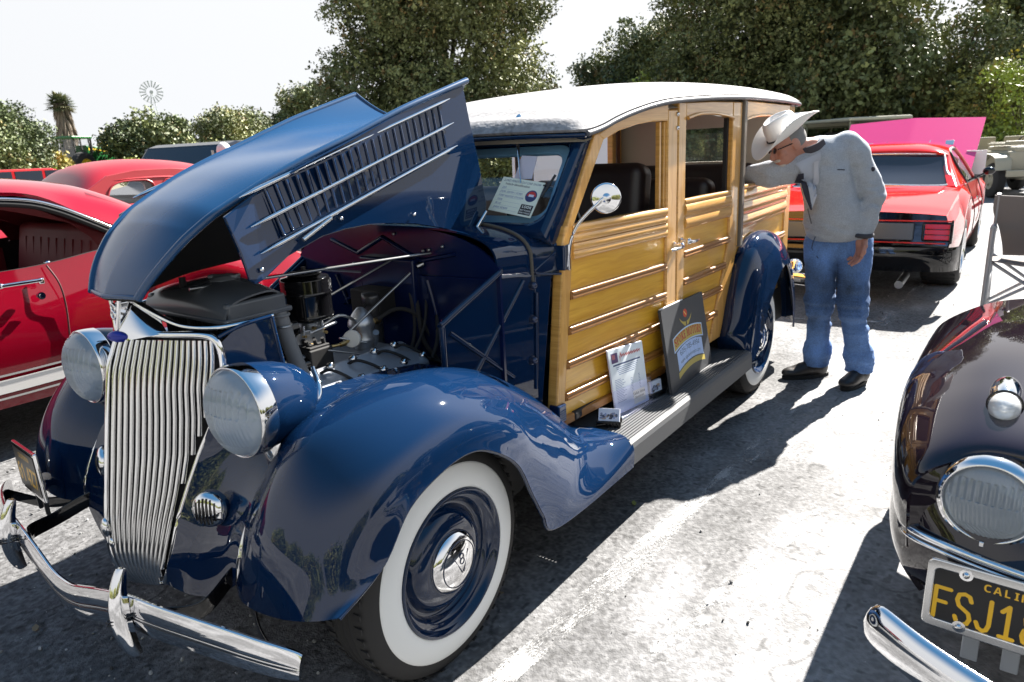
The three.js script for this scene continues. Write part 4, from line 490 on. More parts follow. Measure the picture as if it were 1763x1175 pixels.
{ // loose grit, leaves and crumbs of tar
  const R = rng(7), g = new THREE.DodecahedronGeometry(1, 0), im = new THREE.InstancedMesh(g, std([.16, .16, .16], .9), 1500); im.name = 'loose_gravel'; const o = new THREE.Object3D();
  for (let i = 0; i < 1500; i++) { const near = i < 700, x = near ? lerp(-1.4, .3, R()) : lerp(-1, 7, R()), z = near ? lerp(-2.2, .9, R()) : lerp(-2.2, 3.5, R()), s = (near ? .0022 : .002) + Math.pow(R(), 4) * .006; o.position.set(x, .006 + s * .3, z); o.rotation.set(R() * 6, R() * 6, R() * 6); o.scale.set(s * 1.2, s * .6, s); o.updateMatrix(); im.setMatrixAt(i, o.matrix); const k = R() < .25 ? .25 : .8 + R() * 1.5; im.setColorAt(i, new THREE.Color().setRGB(k, k, k)); }
  scene.add(im); im.castShadow = true; meta(im, 'loose grey grit scattered over the asphalt', 'gravel', null, 'stuff');
  const leaf = extr([[-.022, 0], [-.012, .009], [.004, .011], [.024, 0], [.004, -.010], [-.012, -.008]], .0012, { bevel: 0 });
  for (const [x, z, a, c, w] of [[1.16, .80, .5, [.20, .22, .05], 'yellow green leaf lying in the shade under the running board'], [-.68, -.56, 1.2, [.22, .17, .10], 'dry brown leaf on shaded asphalt below the bumper'], [.33, .68, 2.1, [.20, .15, .09], 'curled dry leaf on the asphalt behind the front wheel']]) { const l = solo('fallen_leaf', T(leaf, 0, 0, 0, -PI / 2 + .15, 0, 0), std(c, .8), w, 'leaf'); l.position.set(x, .012, z); l.rotation.y = a; }
}
// ---------------------------------------------------------------- trees
const leafMat = (r, g, b) => std([r, g, b], .62);
const leafMats = { oak: leafMat(.165, .20, .078), grey: leafMat(.11, .15, .06), yellow: leafMat(.22, .20, .04), lime: leafMat(.24, .32, .05), willow: leafMat(.27, .29, .09), dark: leafMat(.13, .165, .075) };
const bark = std([.09, .07, .055], .95);
function clump(seed, n, spread, size, thin = 1) { const R = rng(seed), gs = []; for (let i = 0; i < n; i++) { const g = new THREE.BufferGeometry(), w = size * (.6 + R() * .7), l = w * (1.3 + R() * .8) * thin; g.setAttribute('position', new THREE.Float32BufferAttribute([-w / 2, 0, 0, 0, -l / 2, w * .12, w / 2, 0, 0, 0, l / 2, -w * .1], 3)); g.setAttribute('uv', new THREE.Float32BufferAttribute([0, .5, .5, 0, 1, .5, .5, 1], 2)); g.setIndex([0, 1, 2, 0, 2, 3]); g.computeVertexNormals(); gs.push(T(g, (R() - .5) * 2 * spread, (R() - .5) * 2 * spread, (R() - .5) * 2 * spread, R() * 6, R() * 6, R() * 6)); } return cat(gs); }
const clumps = [clump(1, 16, .24, .10), clump(2, 16, .28, .12), clump(3, 14, .2, .085)];
function tree(name, label, at, lobes, mat, o = {}) {        // lobes [[x, y, z, rx, ry, rz]] relative to the foot of the trunk
  const R = rng(o.seed ?? 1), t = thing(name, label, o.category ?? 'tree', [at[0], 0, at[1]], 0, o.group), k = o.k ?? 1, top = lobes.reduce((a, l) => Math.max(a, l[1]), 0);
  if (o.trunk !== 0) { const gs = [tube([[0, -.1, 0], [.1 * k, top * .25, 0], [-.1 * k, top * .5, .1], [0, top * .85, 0]], (o.trunk ?? .3), { n: 14, scale: (q) => 1.15 - .95 * q })]; for (const l of lobes) if (R() < .8) gs.push(tube([[0, top * .3, 0], [l[0] * .5, lerp(top * .3, l[1], .6), l[2] * .5], [l[0], l[1] + l[4] * .3, l[2]]], (o.trunk ?? .3) * .45, { n: 8, seg: 6, scale: (q) => 1 - .8 * q })); part(t, 'trunk', gs, bark); }
  const vol = lobes.map((l) => Math.pow(l[3] * l[4] * l[5], .66)), sum = vol.reduce((a, b) => a + b, 0), n = Math.round((o.density ?? 60) * 1.45 * sum), per = [[], [], []], ob = new THREE.Object3D();
  for (let i = 0; i < n; i++) {
    let q = R() * sum, li = 0; while (q > vol[li] && li < lobes.length - 1) q -= vol[li++]; const l = lobes[li];
    let a = R() * 2 * PI, cz = R() * 2 - 1, s = Math.sqrt(1 - cz * cz), rad = Math.pow(R(), .33), x = Math.cos(a) * s, y = cz, z = Math.sin(a) * s;
    const lump = .78 + .44 * noise(x * 2.2 + li * 9 + 40, y * 2.2 + z * 1.7 + 40) , gap = noise(x * 3.5 * l[3] * .5 + li * 31 + 200, y * 3.5 * l[4] * .5 + z * 2.5 + 200); rad = Math.max(rad, .55) * lump; if (gap < (o.gap ?? .30) && R() < .85) continue;
    const p = [l[0] + x * l[3] * rad, l[1] + y * l[4] * rad, l[2] + z * l[5] * rad]; if (p[1] < (o.floor ?? .2)) continue;
    ob.position.set(...p); ob.rotation.set(R() * 6, R() * 6, R() * 6); ob.scale.setScalar(k * .78 * (.7 + R() * .7)); ob.updateMatrix(); const cl = .6 * noise(p[0] * .55 / k + 300, p[1] * .55 / k + p[2] * .4 + 300) + .4 * noise(p[0] * 1.6 + 350, p[1] * 1.6 + p[2] * 1.2 + 300), sh = (.22 + cl * 1.35) * (.6 + R() * .8), warm = R() < .05 ? 1.7 : .86 + cl * .42; per[i % 3].push([ob.matrix.clone(), new THREE.Color().setRGB(sh * warm, sh, sh * .9)]);
  }
  const big = per.flat(), im = new THREE.InstancedMesh(o.clump ?? clumps[(o.seed ?? 1) % 3], mat, big.length); im.name = 'crown'; big.forEach(([m, c], i) => { im.setMatrixAt(i, m); im.setColorAt(i, c); }); im.castShadow = im.receiveShadow = true; im.userData.kind = 'stuff'; t.add(im); return t;
}
const yawPt = (px, D) => { const v = V((px - 881.5) / 1196.94, (587.5 - (304 - .0494 * px)) / 1196.94, -1).applyQuaternion(camera.quaternion), l = Math.hypot(v.x, v.z); return [-1.3328 + v.x / l * D, 2.0357 + v.z / l * D]; };
const mound = (w, h, y0, seed, n = 9, flat = 1) => { const R = rng(seed), o = [[0, y0 + h * .5, 0, w * .40, h * .5, w * .40 * flat]]; for (let i = 0; i < n; i++) { const a = i / n * 2 * PI + R() * .6, r = w * .5 * (.45 + R() * .28), s = w * (.16 + R() * .10); o.push([Math.cos(a) * r, y0 + h * (.16 + R() * .66), Math.sin(a) * r * flat, s, s * (.75 + R() * .4), s]); } return o; };
const trees = [
  ['oak_tree', 'tall dark green oak directly behind the raised bonnet and wagon roof', 772, 30, mound(9.0, 11.5, .2, 5, 22), 'oak', { seed: 5, density: 125, k: 1.15 }],
  ['oak_tree', 'dark oak above the wagon roof, left end of the wood on the right', 1092, 40, mound(6.6, 7.7, .2, 12, 16), 'dark', { seed: 6, density: 112, k: 1.3 }],
  ['oak_tree', 'broad oak behind the rear of the wagon and the cowboy hat', 1300, 31, mound(9.6, 11.5, .2, 23, 22), 'oak', { seed: 8, density: 118, k: 1.15 }],
  ['oak_tree', 'oak with yellowish sunlit lower leaves behind the pink bonnet', 1470, 29, mound(6.6, 7.6, .2, 34, 18), 'oak', { seed: 10, density: 118, k: 1.1 }],
  ['oak_tree', 'oak with thin see-through top right of the pink bonnet', 1600, 30, mound(5.4, 5.6, .2, 47, 16), 'oak', { seed: 11, density: 105, k: 1.1, gap: .38 }],
  ['oak_tree', 'very dark oak top at the right edge behind pale shrubs', 1812, 36, mound(6.4, 11, .2, 51, 16), 'dark', { seed: 13, density: 105, k: 1.25 }],
  ['oak_tree', 'round oak at the far left edge beside the palm', -8, 46, mound(5.6, 4.9, .1, 61, 14), 'grey', { seed: 14, density: 120, k: 1.35 }],
  ['oak_tree', 'round oak below the windmill wheel', 268, 56, mound(5.2, 5.4, .1, 74, 14), 'grey', { seed: 16, density: 115, k: 1.5 }],
  ['oak_tree', 'low spreading oak between the windmill and the raised bonnet', 408, 52, mound(5.8, 5.0, .1, 83, 14), 'oak', { seed: 17, density: 115, k: 1.45 }],
  ['eucalyptus_tree', 'pale grey green tree behind the oaks left of the bonnet top', 520, 76, mound(6.4, 8.6, .3, 92, 14), 'grey', { seed: 19, density: 75, k: 1.9, gap: .40 }],
  ['oak_tree', 'oak hidden low behind the raised bonnet, next to the tall oak', 610, 50, mound(7, 4.6, .1, 95, 12), 'oak', { seed: 20, density: 100, k: 1.45 }],
];
for (const [n, lab, px, D, lobes, m, o] of trees) tree(n, lab, yawPt(px, D), lobes, leafMats[m], o);
const shrubs = [
  ['shrub', 'yellow leaved shrub between the tractor and the round oak', 196, 60, mound(1.9, 4.2, .1, 102, 7), 'yellow', 21, 1.5], ['shrub', 'yellow green bush in front of the tractor bonnet', 258, 40, mound(2.2, 1.9, 0, 105, 6), 'lime', 22, 1], ['shrub', 'low lime bush at the tractor rear wheel', 95, 38, mound(2.4, 1.6, 0, 107, 6), 'lime', 24, 1], ['shrub', 'olive bush left of the tractor cab', 80, 50, mound(3.4, 2.9, 0, 109, 7), 'yellow', 25, 1.3], ['shrub', 'thin bush right of the palm trunk', 160, 58, mound(2.4, 3.2, 0, 111, 7), 'grey', 26, 1.4],
  ['shrub', 'bright lime bush peeking over the wagon roof', 1122, 30, mound(2.2, 4.2, .1, 113, 8), 'lime', 27, 1], ['shrub', 'pale willowy shrub behind the army jeep', 1700, 27, mound(2.6, 3.6, 0, 115, 9), 'willow', 28, .9], ['shrub', 'yellow green willowy shrub at the right edge above the jeep', 1768, 25, mound(2.4, 3.7, 0, 117, 9), 'lime', 29, .9],
  ['shrub', 'dark undergrowth behind the canvas topped truck', 1440, 33, mound(6, 2.6, 0, 119, 9), 'dark', 30, 1], ['shrub', 'dark undergrowth behind the raised pink bonnet', 1600, 33, mound(6, 2.8, 0, 121, 9), 'dark', 31, 1], ['shrub', 'undergrowth seen through the wagon windscreen', 850, 27, mound(5, 2.5, 0, 123, 9), 'willow', 33, 1], ['shrub', 'hedge of bushes behind the black van', 345, 44, mound(6, 2.0, 0, 125, 9), 'oak', 34, 1.2], ['shrub', 'undergrowth seen through the side windows of the wagon', 1150, 28, mound(7, 2.4, 0, 127, 9), 'grey', 35, 1],
];
for (const [n, lab, px, D, lobes, m, seed, k] of shrubs) tree(n, lab, yawPt(px, D), lobes, leafMats[m], { seed, k, density: 105, trunk: .05, category: 'shrub', floor: .05 });
// trees and cars across the lot, behind the camera: only their mirror images reach the paint and chrome
for (const [x, z, s] of [[-62, 18, 1], [-60, -10, 2], [-64, -34, 3], [-26, 60, 4], [6, 64, 5], [-50, 44, 6], [34, 58, 7]]) tree('oak_tree', 'oak across the car park, seen only as a reflection in the wagon', [x, z], mound(26, 6.5, .1, 130 + s, 18), leafMats.oak, { seed: 40 + s, density: 9, k: 5, group: 'trees reflected in the paint' });
{ // palm
  const [x, z] = yawPt(128, 60), t = thing('palm_tree', 'tall fan palm with shaggy dead skirt behind the green tractor', 'palm', [x, 0, z]), R = rng(77);
  part(t, 'trunk', tube([[0, 0, 0], [.05, 3, 0], [0, 6.4, 0]], .34, { n: 10 }), bark);
  part(t, 'dead_frond_skirt', Array.from({ length: 240 }, () => { const y = 2.9 + R() * 3.0, a = R() * 6.283, r = .34 + .30 * (1 - Math.abs(y - 4.3) / 2.4) * R(); return T(new THREE.ConeGeometry(.10 + R() * .08, .7 + R() * .5, 4), Math.cos(a) * r, y, Math.sin(a) * r, Math.sin(a) * -.35, 0, Math.cos(a) * .35 + PI); }), std([.20, .165, .13], .95)).userData.kind = 'stuff';
  const fr = (a, e, l) => { const gs = [], d = [Math.cos(a) * Math.cos(e), Math.sin(e), Math.sin(a) * Math.cos(e)], s = [-Math.sin(a), 0, Math.cos(a)], b = [0, 6.1, 0]; for (let i = -5; i <= 5; i++) { const w = i / 5 * 1.05, tip = [0, 1, 2].map((c) => b[c] + d[c] * l * Math.cos(w) * 1.0 + s[c] * Math.sin(w) * l * .75 - (c === 1 ? .25 * l * .4 : 0)), m = b.map((q, c) => q + d[c] * l * .45); gs.push(sweep([m, m.map((q, c) => lerp(q, tip[c], .6)), tip], [[-.085, 0], [0, .02], [.085, 0], [0, -.01]], { n: 3, scale: (q) => 1 - .8 * q })); } gs.push(rod(b, b.map((q, c) => q + d[c] * l * .45), .03, 5)); return gs; };
  for (let i = 0; i < 34; i++) part(t, 'frond', fr(i * 2.4, -.45 + (i / 34) * 1.8, .92 + R() * .24), std(i % 3 ? [.075, .10, .04] : [.13, .13, .055], .7));
}
{ // windmill
  const [x, z] = yawPt(283, 76), t = thing('windmill', 'farm windmill with a wheel of many pale blades above the trees', 'windmill', [x, 0, z]), m = std([.45, .50, .50], .5, .5), cy = 8.35, cam0 = Math.atan2(-1.33 - x, 2.04 - z);
  const hub = part(t, 'wheel_hub', T(cyl(.16, .16, .5, 12), 0, cy, 0, PI / 2), m); t.rotation.y = cam0;
  for (let i = 0; i < 18; i++) { const a = i / 18 * 2 * PI; part(t, 'blade', T(new THREE.BoxGeometry(.56, .105, .015), Math.cos(a) * .72, cy + Math.sin(a) * .72, .25, 0, 0, a, 'ZYX').applyMatrix4(new THREE.Matrix4()), m); }
  part(t, 'tower', [[-1, -1], [1, -1], [-1, 1], [1, 1]].map(([a, b]) => rod([a * .9, 0, b * .9], [a * .08, cy - .2, b * .08], .04, 6)), m); part(t, 'wheel_ring', T(new THREE.TorusGeometry(.95, .015, 5, 48), 0, cy, .25), m);
}

{ // low rise under the tractor and the palm
  const [cx, cz] = yawPt(150, 66), g = new THREE.PlaneGeometry(90, 90, 60, 60); g.rotateX(-PI / 2); const p = g.attributes.position;
  for (let i = 0; i < p.count; i++) { const r = Math.hypot(p.getX(i), p.getZ(i)) / 34; p.setY(i, 1.0 * (1 - smooth(.30, 1, r)) - .03); } g.computeVertexNormals(); g.translate(cx, 0, cz);
  solo('terrain', g, std([.17, .15, .10], .95), null, null, null, 'structure');
}
// ---------------------------------------------------------------- the other vehicles
function roadWheel(parent, name, x, y, z, R, w, side, rimMat, rimR, dish = .3) {
  const g = new THREE.Mesh(T(lathe([[rimR, -w / 2], [rimR + .02, -w / 2 - .004], [R * .86, -w / 2], [R * .97, -w * .4], [R, -w * .28], [R, w * .28], [R * .97, w * .4], [R * .86, w / 2], [rimR + .02, w / 2 + .004], [rimR, w / 2]], 48), 0, 0, 0, PI / 2), M.rubber); g.name = name; g.castShadow = g.receiveShadow = true; parent.add(g); g.position.set(x, y, z); g.rotation.y = side > 0 ? 0 : PI;
  part(g, 'rim', [T(lathe([[rimR, w * .5], [rimR - .006, w * .52], [rimR - .02, w * .46], [rimR * .82, w * (.5 - dish)], [rimR * .45, w * (.5 - dish * .7)], [rimR * .3, w * .46], [rimR * .12, w * .5], [0, w * .5]], 40), 0, 0, 0, PI / 2)], rimMat);
  part(g, 'wheel_spoke', Array.from({ length: 5 }, (_, k) => { const a = k / 5 * 2 * PI; return T(new RoundedBoxGeometry(rimR * .62, rimR * .26, w * .12, 2, .01), Math.cos(a) * rimR * .56, Math.sin(a) * rimR * .56, w * .36, 0, 0, a); }), rimMat);
  return g;
}
// lower body of a car: stations [x, sill, half width, belt height, half width at the belt, deck height in the middle]; front at -x
function carBody(parent, mats, st, cabin, arches, o = {}) {
  const xs = []; const x0 = st[0][0], x1 = st[st.length - 1][0], f = (k) => { const t = table(st.map((s) => s[0]), st.map((s) => s[k])); return (x) => { let a = 0; for (const q of [-.12, -.06, 0, .06, .12]) a += t(clamp(x + q, x0, x1)); return a / 5; }; }, sill = f(1), hw = f(2), belt = f(3), bw = f(4), deck = f(5);
  const n = 84; for (let i = 0; i <= n; i++) xs.push(lerp(x0, x1, i / n));
  for (const [xc, yc, r] of arches) for (const q of [-r, r]) xs.push(xc + q - .004, xc + q + .004); xs.sort((a, b) => a - b);
  const low = (x) => { let y = sill(x); for (const [xc, yc, r] of arches) if (Math.abs(x - xc) < r) y = Math.max(y, yc + Math.sqrt(r * r - (x - xc) ** 2)); return y; };
  const prof = (x) => { const a = low(x), b = belt(x), w = hw(x), q = bw(x); return [0, .2, .42, .6, .76, .9, 1].map((t, k) => [x, lerp(a, b, t), lerp([.955, .985, 1, 1, .985, .965, 1][k] * w, q, [0, 0, 0, .08, .3, .7, 1][k])]); };
  const P = xs.map(prof), side = gridGeo(P, xs.length - 1, 6, false), inner = gridGeo(P.map((r) => r.map(([x, y, z]) => [x, y, z - .03])), xs.length - 1, 6, true);
  const body = part(parent, 'body', [side, mirror(side)], mats.paint); part(body, 'inner_body', [inner, mirror(inner)], M.matte);
  const deckGeo = (a, b, m = 24) => { const rows = []; for (let i = 0; i <= m; i++) { const x = lerp(a, b, i / m), w = bw(x), y0 = belt(x), y1 = deck(x), r = []; for (let k = -8; k <= 8; k++) { const q = k / 8; r.push([x, y0 + (y1 - y0) * (1 - Math.pow(Math.abs(q), 2.4)), w * q]); } rows.push(r); } return gridGeo(rows, m, 16, true); };
  if (!o.noHood) part(body, 'hood', deckGeo(x0, cabin[0]), mats.paint); part(body, 'boot_lid', deckGeo(cabin[1], x1), mats.deck ?? mats.paint);
  const endCap = (x, fl) => { const w = hw(x), q = bw(x), a = sill(x), b = belt(x), d = deck(x), r = []; for (let k = -8; k <= 8; k++) { const t = k / 8, e = Math.abs(t); r.push([[x, a, w * .955 * t], [x, lerp(a, b, .5), w * t], [x, b + (d - b) * (1 - Math.pow(e, 2.4)), q * t]]); } return gridGeo(r, 16, 2, fl); };
  part(body, 'end_panel', [endCap(x0, false), endCap(x1, true)], mats.end ?? mats.paint);
  part(body, 'floor_pan', rbox(x1 - x0 - .2, .08, hw((x0 + x1) / 2) * 1.7, (x0 + x1) / 2, sill((x0 + x1) / 2) + .08, 0, .02), M.matte);
  return { body, belt, bw, hw, sill, deck };
}
const roofShell = (rows, n = 30, m = 28, t = .012) => shell(rows, n, m, t);      // rows across the car
const arch = (x, y, w, c, drop, k = 8) => { const r = []; for (let i = -k; i <= k; i++) { const f = i / k, a = Math.abs(f); r.push([x, y + c * (1 - Math.pow(a, 2.2)) - (drop ?? 0) * Math.pow(a, 6), w * f]); } return r; };

// red hardtop next to the wagon
{
  const paint = phys([.185, .0018, .011], .05, { ior: 1.6 }), t = thing('red_coupe', 'glossy red sixties hardtop with white sill stripes and lowered windows, left of the wagon', 'car', [0, 0, -3.23]);
  const st = [[-2.72, .42, .84, .80, .80, .84], [-2.5, .36, .90, .86, .84, .92], [-1.9, .33, .94, .93, .88, 1.0], [-1.0, .31, .945, 1.0, .88, 1.06], [-.4, .30, .945, 1.015, .87, 1.05], [.24, .30, .945, 1.03, .865, 1.06], [.6, .30, .95, 1.08, .85, 1.10], [1.0, .31, .955, 1.09, .83, 1.13], [1.3, .33, .955, 1.0, .84, 1.04], [1.6, .36, .945, .915, .84, .96], [1.95, .40, .92, .86, .82, .90], [2.12, .44, .88, .80, .78, .84]];
  const cb = carBody(t, { paint }, st, [-1.0, 1.02], [[-1.72, .34, .39], [1.16, .34, .39]]);
  const rf = [arch(-.62, 1.44, .66, .03, .05), arch(-.45, 1.46, .70, .035, .05), arch(0, 1.46, .75, .04, .04), arch(.28, 1.445, .77, .05, .05), arch(.5, 1.40, .78, .07, .12), arch(.7, 1.32, .79, .11, .14), arch(.9, 1.22, .80, .13, .10), arch(1.1, 1.13, .81, .10, .06), arch(1.3, 1.03, .82, .05, .02)];
  const roof = part(t, 'roof', shell(rf, 36, 32, .02), paint);
  part(roof, 'headliner', surf(rf.map((r) => r.map(([x, y, z]) => [x - .03, y - .045, z * .965])), 24, 16), std([.22, .018, .028], .8));
  const dp = [[-.62, 1.375, .665], [-.3, 1.405, .715], [0, 1.41, .755], [.25, 1.385, .775], [.40, 1.335, .785], [.55, 1.255, .795], [.66, 1.19, .80], [.78, 1.125, .81]];
  for (const s of [1, -1]) {
    part(roof, 'drip_moulding', tube(dp.map(([x, y, z]) => [x, y, s * z]), .011, { n: 40 }), M.chrome); part(roof, 'window_seal', tube(dp.map(([x, y, z]) => [x - .012, y - .026, s * (z - .005)]), .017, { n: 40 }), M.matte);
    part(roof, 'sail_trim', surf(dp.slice(2).map(([x, y, z]) => [[x, y - .03, s * (z - .05)], [lerp(x, .95, .5), lerp(y, 1.06, .5), s * (z - .06)], [Math.max(x, .62), 1.06, s * (z - .05)]]), 14, 4), std([.13, .010, .014], .6));
    part(roof, 'inner_moulding', tube([[.32, 1.335, s * .70], [.48, 1.27, s * .71], [.64, 1.20, s * .72]], .009, { n: 12 }), M.chrome);
  }
  part(t, 'windscreen', surf([[[-1.12, 1.04, -.78], [-1.22, 1.04, 0], [-1.12, 1.04, .78]], [[-.62, 1.43, -.64], [-.68, 1.46, 0], [-.62, 1.43, .64]]], 6, 10), M.glass);
  for (const s of [1, -1]) part(t, 'windscreen_pillar', tube([[-1.12, 1.03, s * .80], [-.85, 1.24, s * .73], [-.60, 1.42, s * .66]], .028, { n: 12 }), paint);
  const dk = std([.05, .004, .006], .7);
  part(t, 'door_gap', tube([[.235, 1.03, .905], [.262, .93, .948], [.27, .80, .952], [.255, .62, .952], [.24, .42, .932], [.235, .31, .91]], .005, { n: 30 }), dk);
  part(t, 'door_handle', [rbox(.20, .022, .02, .08, .962, .962, .008), rbox(.03, .035, .03, .175, .957, .952, .008), rbox(.03, .03, .03, -.02, .962, .952, .008)], M.chrome); part(t, 'door_lock', [T(cyl(.02, .022, .014, 20), .158, .878, .958, PI / 2), T(cyl(.011, .011, .02, 16), .158, .878, .96, PI / 2)], M.chrome);
  part(t, 'sill_stripe', [[.43, .075], [.492, .012], [.365, .012]].map(([y, h]) => surf([-1.35, -.7, 0, .4, .78].map((x) => [[x, y - h / 2 + (x > 0 ? x * .02 : 0), .9475 + (y - .43) * .12 + .006], [x, y + h / 2 + (x > 0 ? x * .02 : 0), .9475 + (y - .43) * .12 + .010]]), 8, 1)), phys([.72, .70, .68], .3));
  const maroon = std([.20, .014, .024], .62);
  const seat = part(t, 'rear_seat', [T(new RoundedBoxGeometry(.18, .62, 1.36, 4, .06), .70, .88, 0, 0, 0, -.22), T(new RoundedBoxGeometry(.52, .2, 1.36, 4, .06), .40, .62, 0)], maroon); part(seat, 'seat_pleat', Array.from({ length: 9 }, (_, k) => rod([.595, .72, -.5 + k * .125], [.655, 1.10, -.5 + k * .125], .007)), maroon);
  part(t, 'front_seat', [T(new RoundedBoxGeometry(.16, .6, 1.34, 4, .06), -.22, .86, 0, 0, 0, -.18)], maroon);
  part(t, 'side_trim', [...[1, -1].flatMap((s) => [rbox(1.5, .42, .03, -.15, .80, s * .845, .01), rbox(.9, .03, .06, .1, 1.0, s * .83, .012)])], maroon); part(t, 'trim_strip', [...[1, -1].map((s) => rbox(.9, .014, .01, .0, .93, s * .826, .004))], M.chrome);
  part(t, 'parcel_shelf', rbox(.45, .02, 1.4, .98, 1.075, 0, .008), maroon); part(t, 'window_knob', [T(new THREE.SphereGeometry(.018, 12, 10), .28, 1.03, .80), rod([.28, .99, .80], [.28, 1.03, .80], .008)], M.chrome);
  part(t, 'rear_window', surf([[[.62, 1.36, -.6], [.64, 1.42, 0], [.62, 1.36, .6]], [[1.22, 1.07, -.66], [1.26, 1.10, 0], [1.22, 1.07, .66]]].map((r) => r.map(([x, y, z]) => [x + .03, y + .035, z])), 6, 8), M.glassTint);
  part(t, 'bumper', [rbox(.10, .12, 1.7, -2.76, .50, 0, .04), rbox(.10, .12, 1.66, 2.15, .52, 0, .04)], M.chrome);
  for (const s of [1, -1]) { roadWheel(t, 'wheel', -1.72, .34, s * .80, .34, .22, s, M.chromeSoft, .2); roadWheel(t, 'wheel', 1.16, .34, s * .80, .34, .24, s, M.chromeSoft, .2); }
}
// red forties saloon behind it
{
  const paint = phys([.28, .010, .016], .34, { clearcoat: .35, clearcoatRoughness: .30 }), t = thing('red_saloon', 'dull red rounded forties saloon behind the red hardtop', 'car', [2.65, -.06, -6.35]);
  const st = [[-2.3, .45, .55, .85, .5, .92], [-1.9, .40, .82, .98, .62, 1.12], [-1.2, .38, .88, 1.08, .70, 1.2], [-.7, .38, .88, 1.16, .76, 1.2], [.3, .38, .89, 1.18, .78, 1.2], [1.1, .38, .90, 1.12, .76, 1.16], [1.8, .40, .86, 1.0, .66, 1.08], [2.3, .45, .6, .8, .5, .9]];
  carBody(t, { paint }, st, [-.75, 1.0], [[-1.45, .36, .4], [1.4, .36, .4]]);
  const rf = [arch(-.92, 1.20, .70, .02, .0), arch(-.72, 1.40, .70, .06, .02), arch(-.52, 1.52, .71, .10, .06), arch(-.2, 1.56, .72, .12, .08), arch(.2, 1.555, .72, .125, .08), arch(.6, 1.51, .71, .125, .08), arch(.95, 1.42, .70, .12, .06), arch(1.3, 1.28, .68, .10, .02), arch(1.6, 1.10, .66, .06, 0)];
  part(t, 'roof', roofShell(rf, 36, 28), paint);
  for (const s of [1, -1]) {
    const q = (g) => s > 0 ? cat([g]) : mirror(cat([g]));
    const wz = (y) => lerp(.775, .705, clamp((y - 1.16) / .4)), pl = (poly, th, holes) => warp(extr(poly, th, { holes, bevel: .006 }), (x, y, z) => [x, y, wz(y) - th + z]);
    const outer = [[-.93, 1.17], [1.55, 1.10], [1.3, 1.30], [.95, 1.46], [.6, 1.54], [.2, 1.575], [-.2, 1.575], [-.5, 1.53], [-.72, 1.40]];
    const w1 = [[-.58, 1.235], [-.06, 1.235], [-.04, 1.40], [-.08, 1.455], [-.16, 1.47], [-.38, 1.46], [-.5, 1.40]], w2 = [[.06, 1.24], [.52, 1.25], [.60, 1.32], [.58, 1.40], [.50, 1.44], [.16, 1.465], [.08, 1.44], [.05, 1.38]];
    const sd = part(t, 'side_frame', q(pl(outer, .03, [w1, w2])), paint); part(sd, 'side_window', q([pl(w1.map(([x, y]) => [x, y]), .004), pl(w2, .004)].map((g) => T(g, 0, 0, -.012))), M.glass); part(sd, 'window_surround', q([w1, w2].map((w) => tube([...w, w[0]].map(([x, y]) => [x, y, wz(y) + .004]), .010, { n: 60, up: [0, 0, 1] }))), paint);
  }
  part(t, 'windscreen', [1, -1].map((s) => surf([[[-.93, 1.21, s * .06], [-.90, 1.21, s * .62]], [[-.72, 1.41, s * .05], [-.70, 1.40, s * .58]]], 3, 3)).map((g) => T(g, -.02, .01, 0)), M.glassTint); part(t, 'windscreen_divider', rod([-.97, 1.20, 0], [-.73, 1.46, 0], .018), paint);
  part(t, 'seat', [T(new RoundedBoxGeometry(.16, .6, 1.2, 3, .06), .05, 1.0, 0), T(new RoundedBoxGeometry(.16, .55, 1.2, 3, .06), .95, .98, 0)], M.leather);
  for (const s of [1, -1]) { roadWheel(t, 'wheel', -1.45, .35, s * .78, .35, .17, s, M.chromeSoft, .19); roadWheel(t, 'wheel', 1.4, .35, s * .78, .35, .17, s, M.chromeSoft, .19); }
}
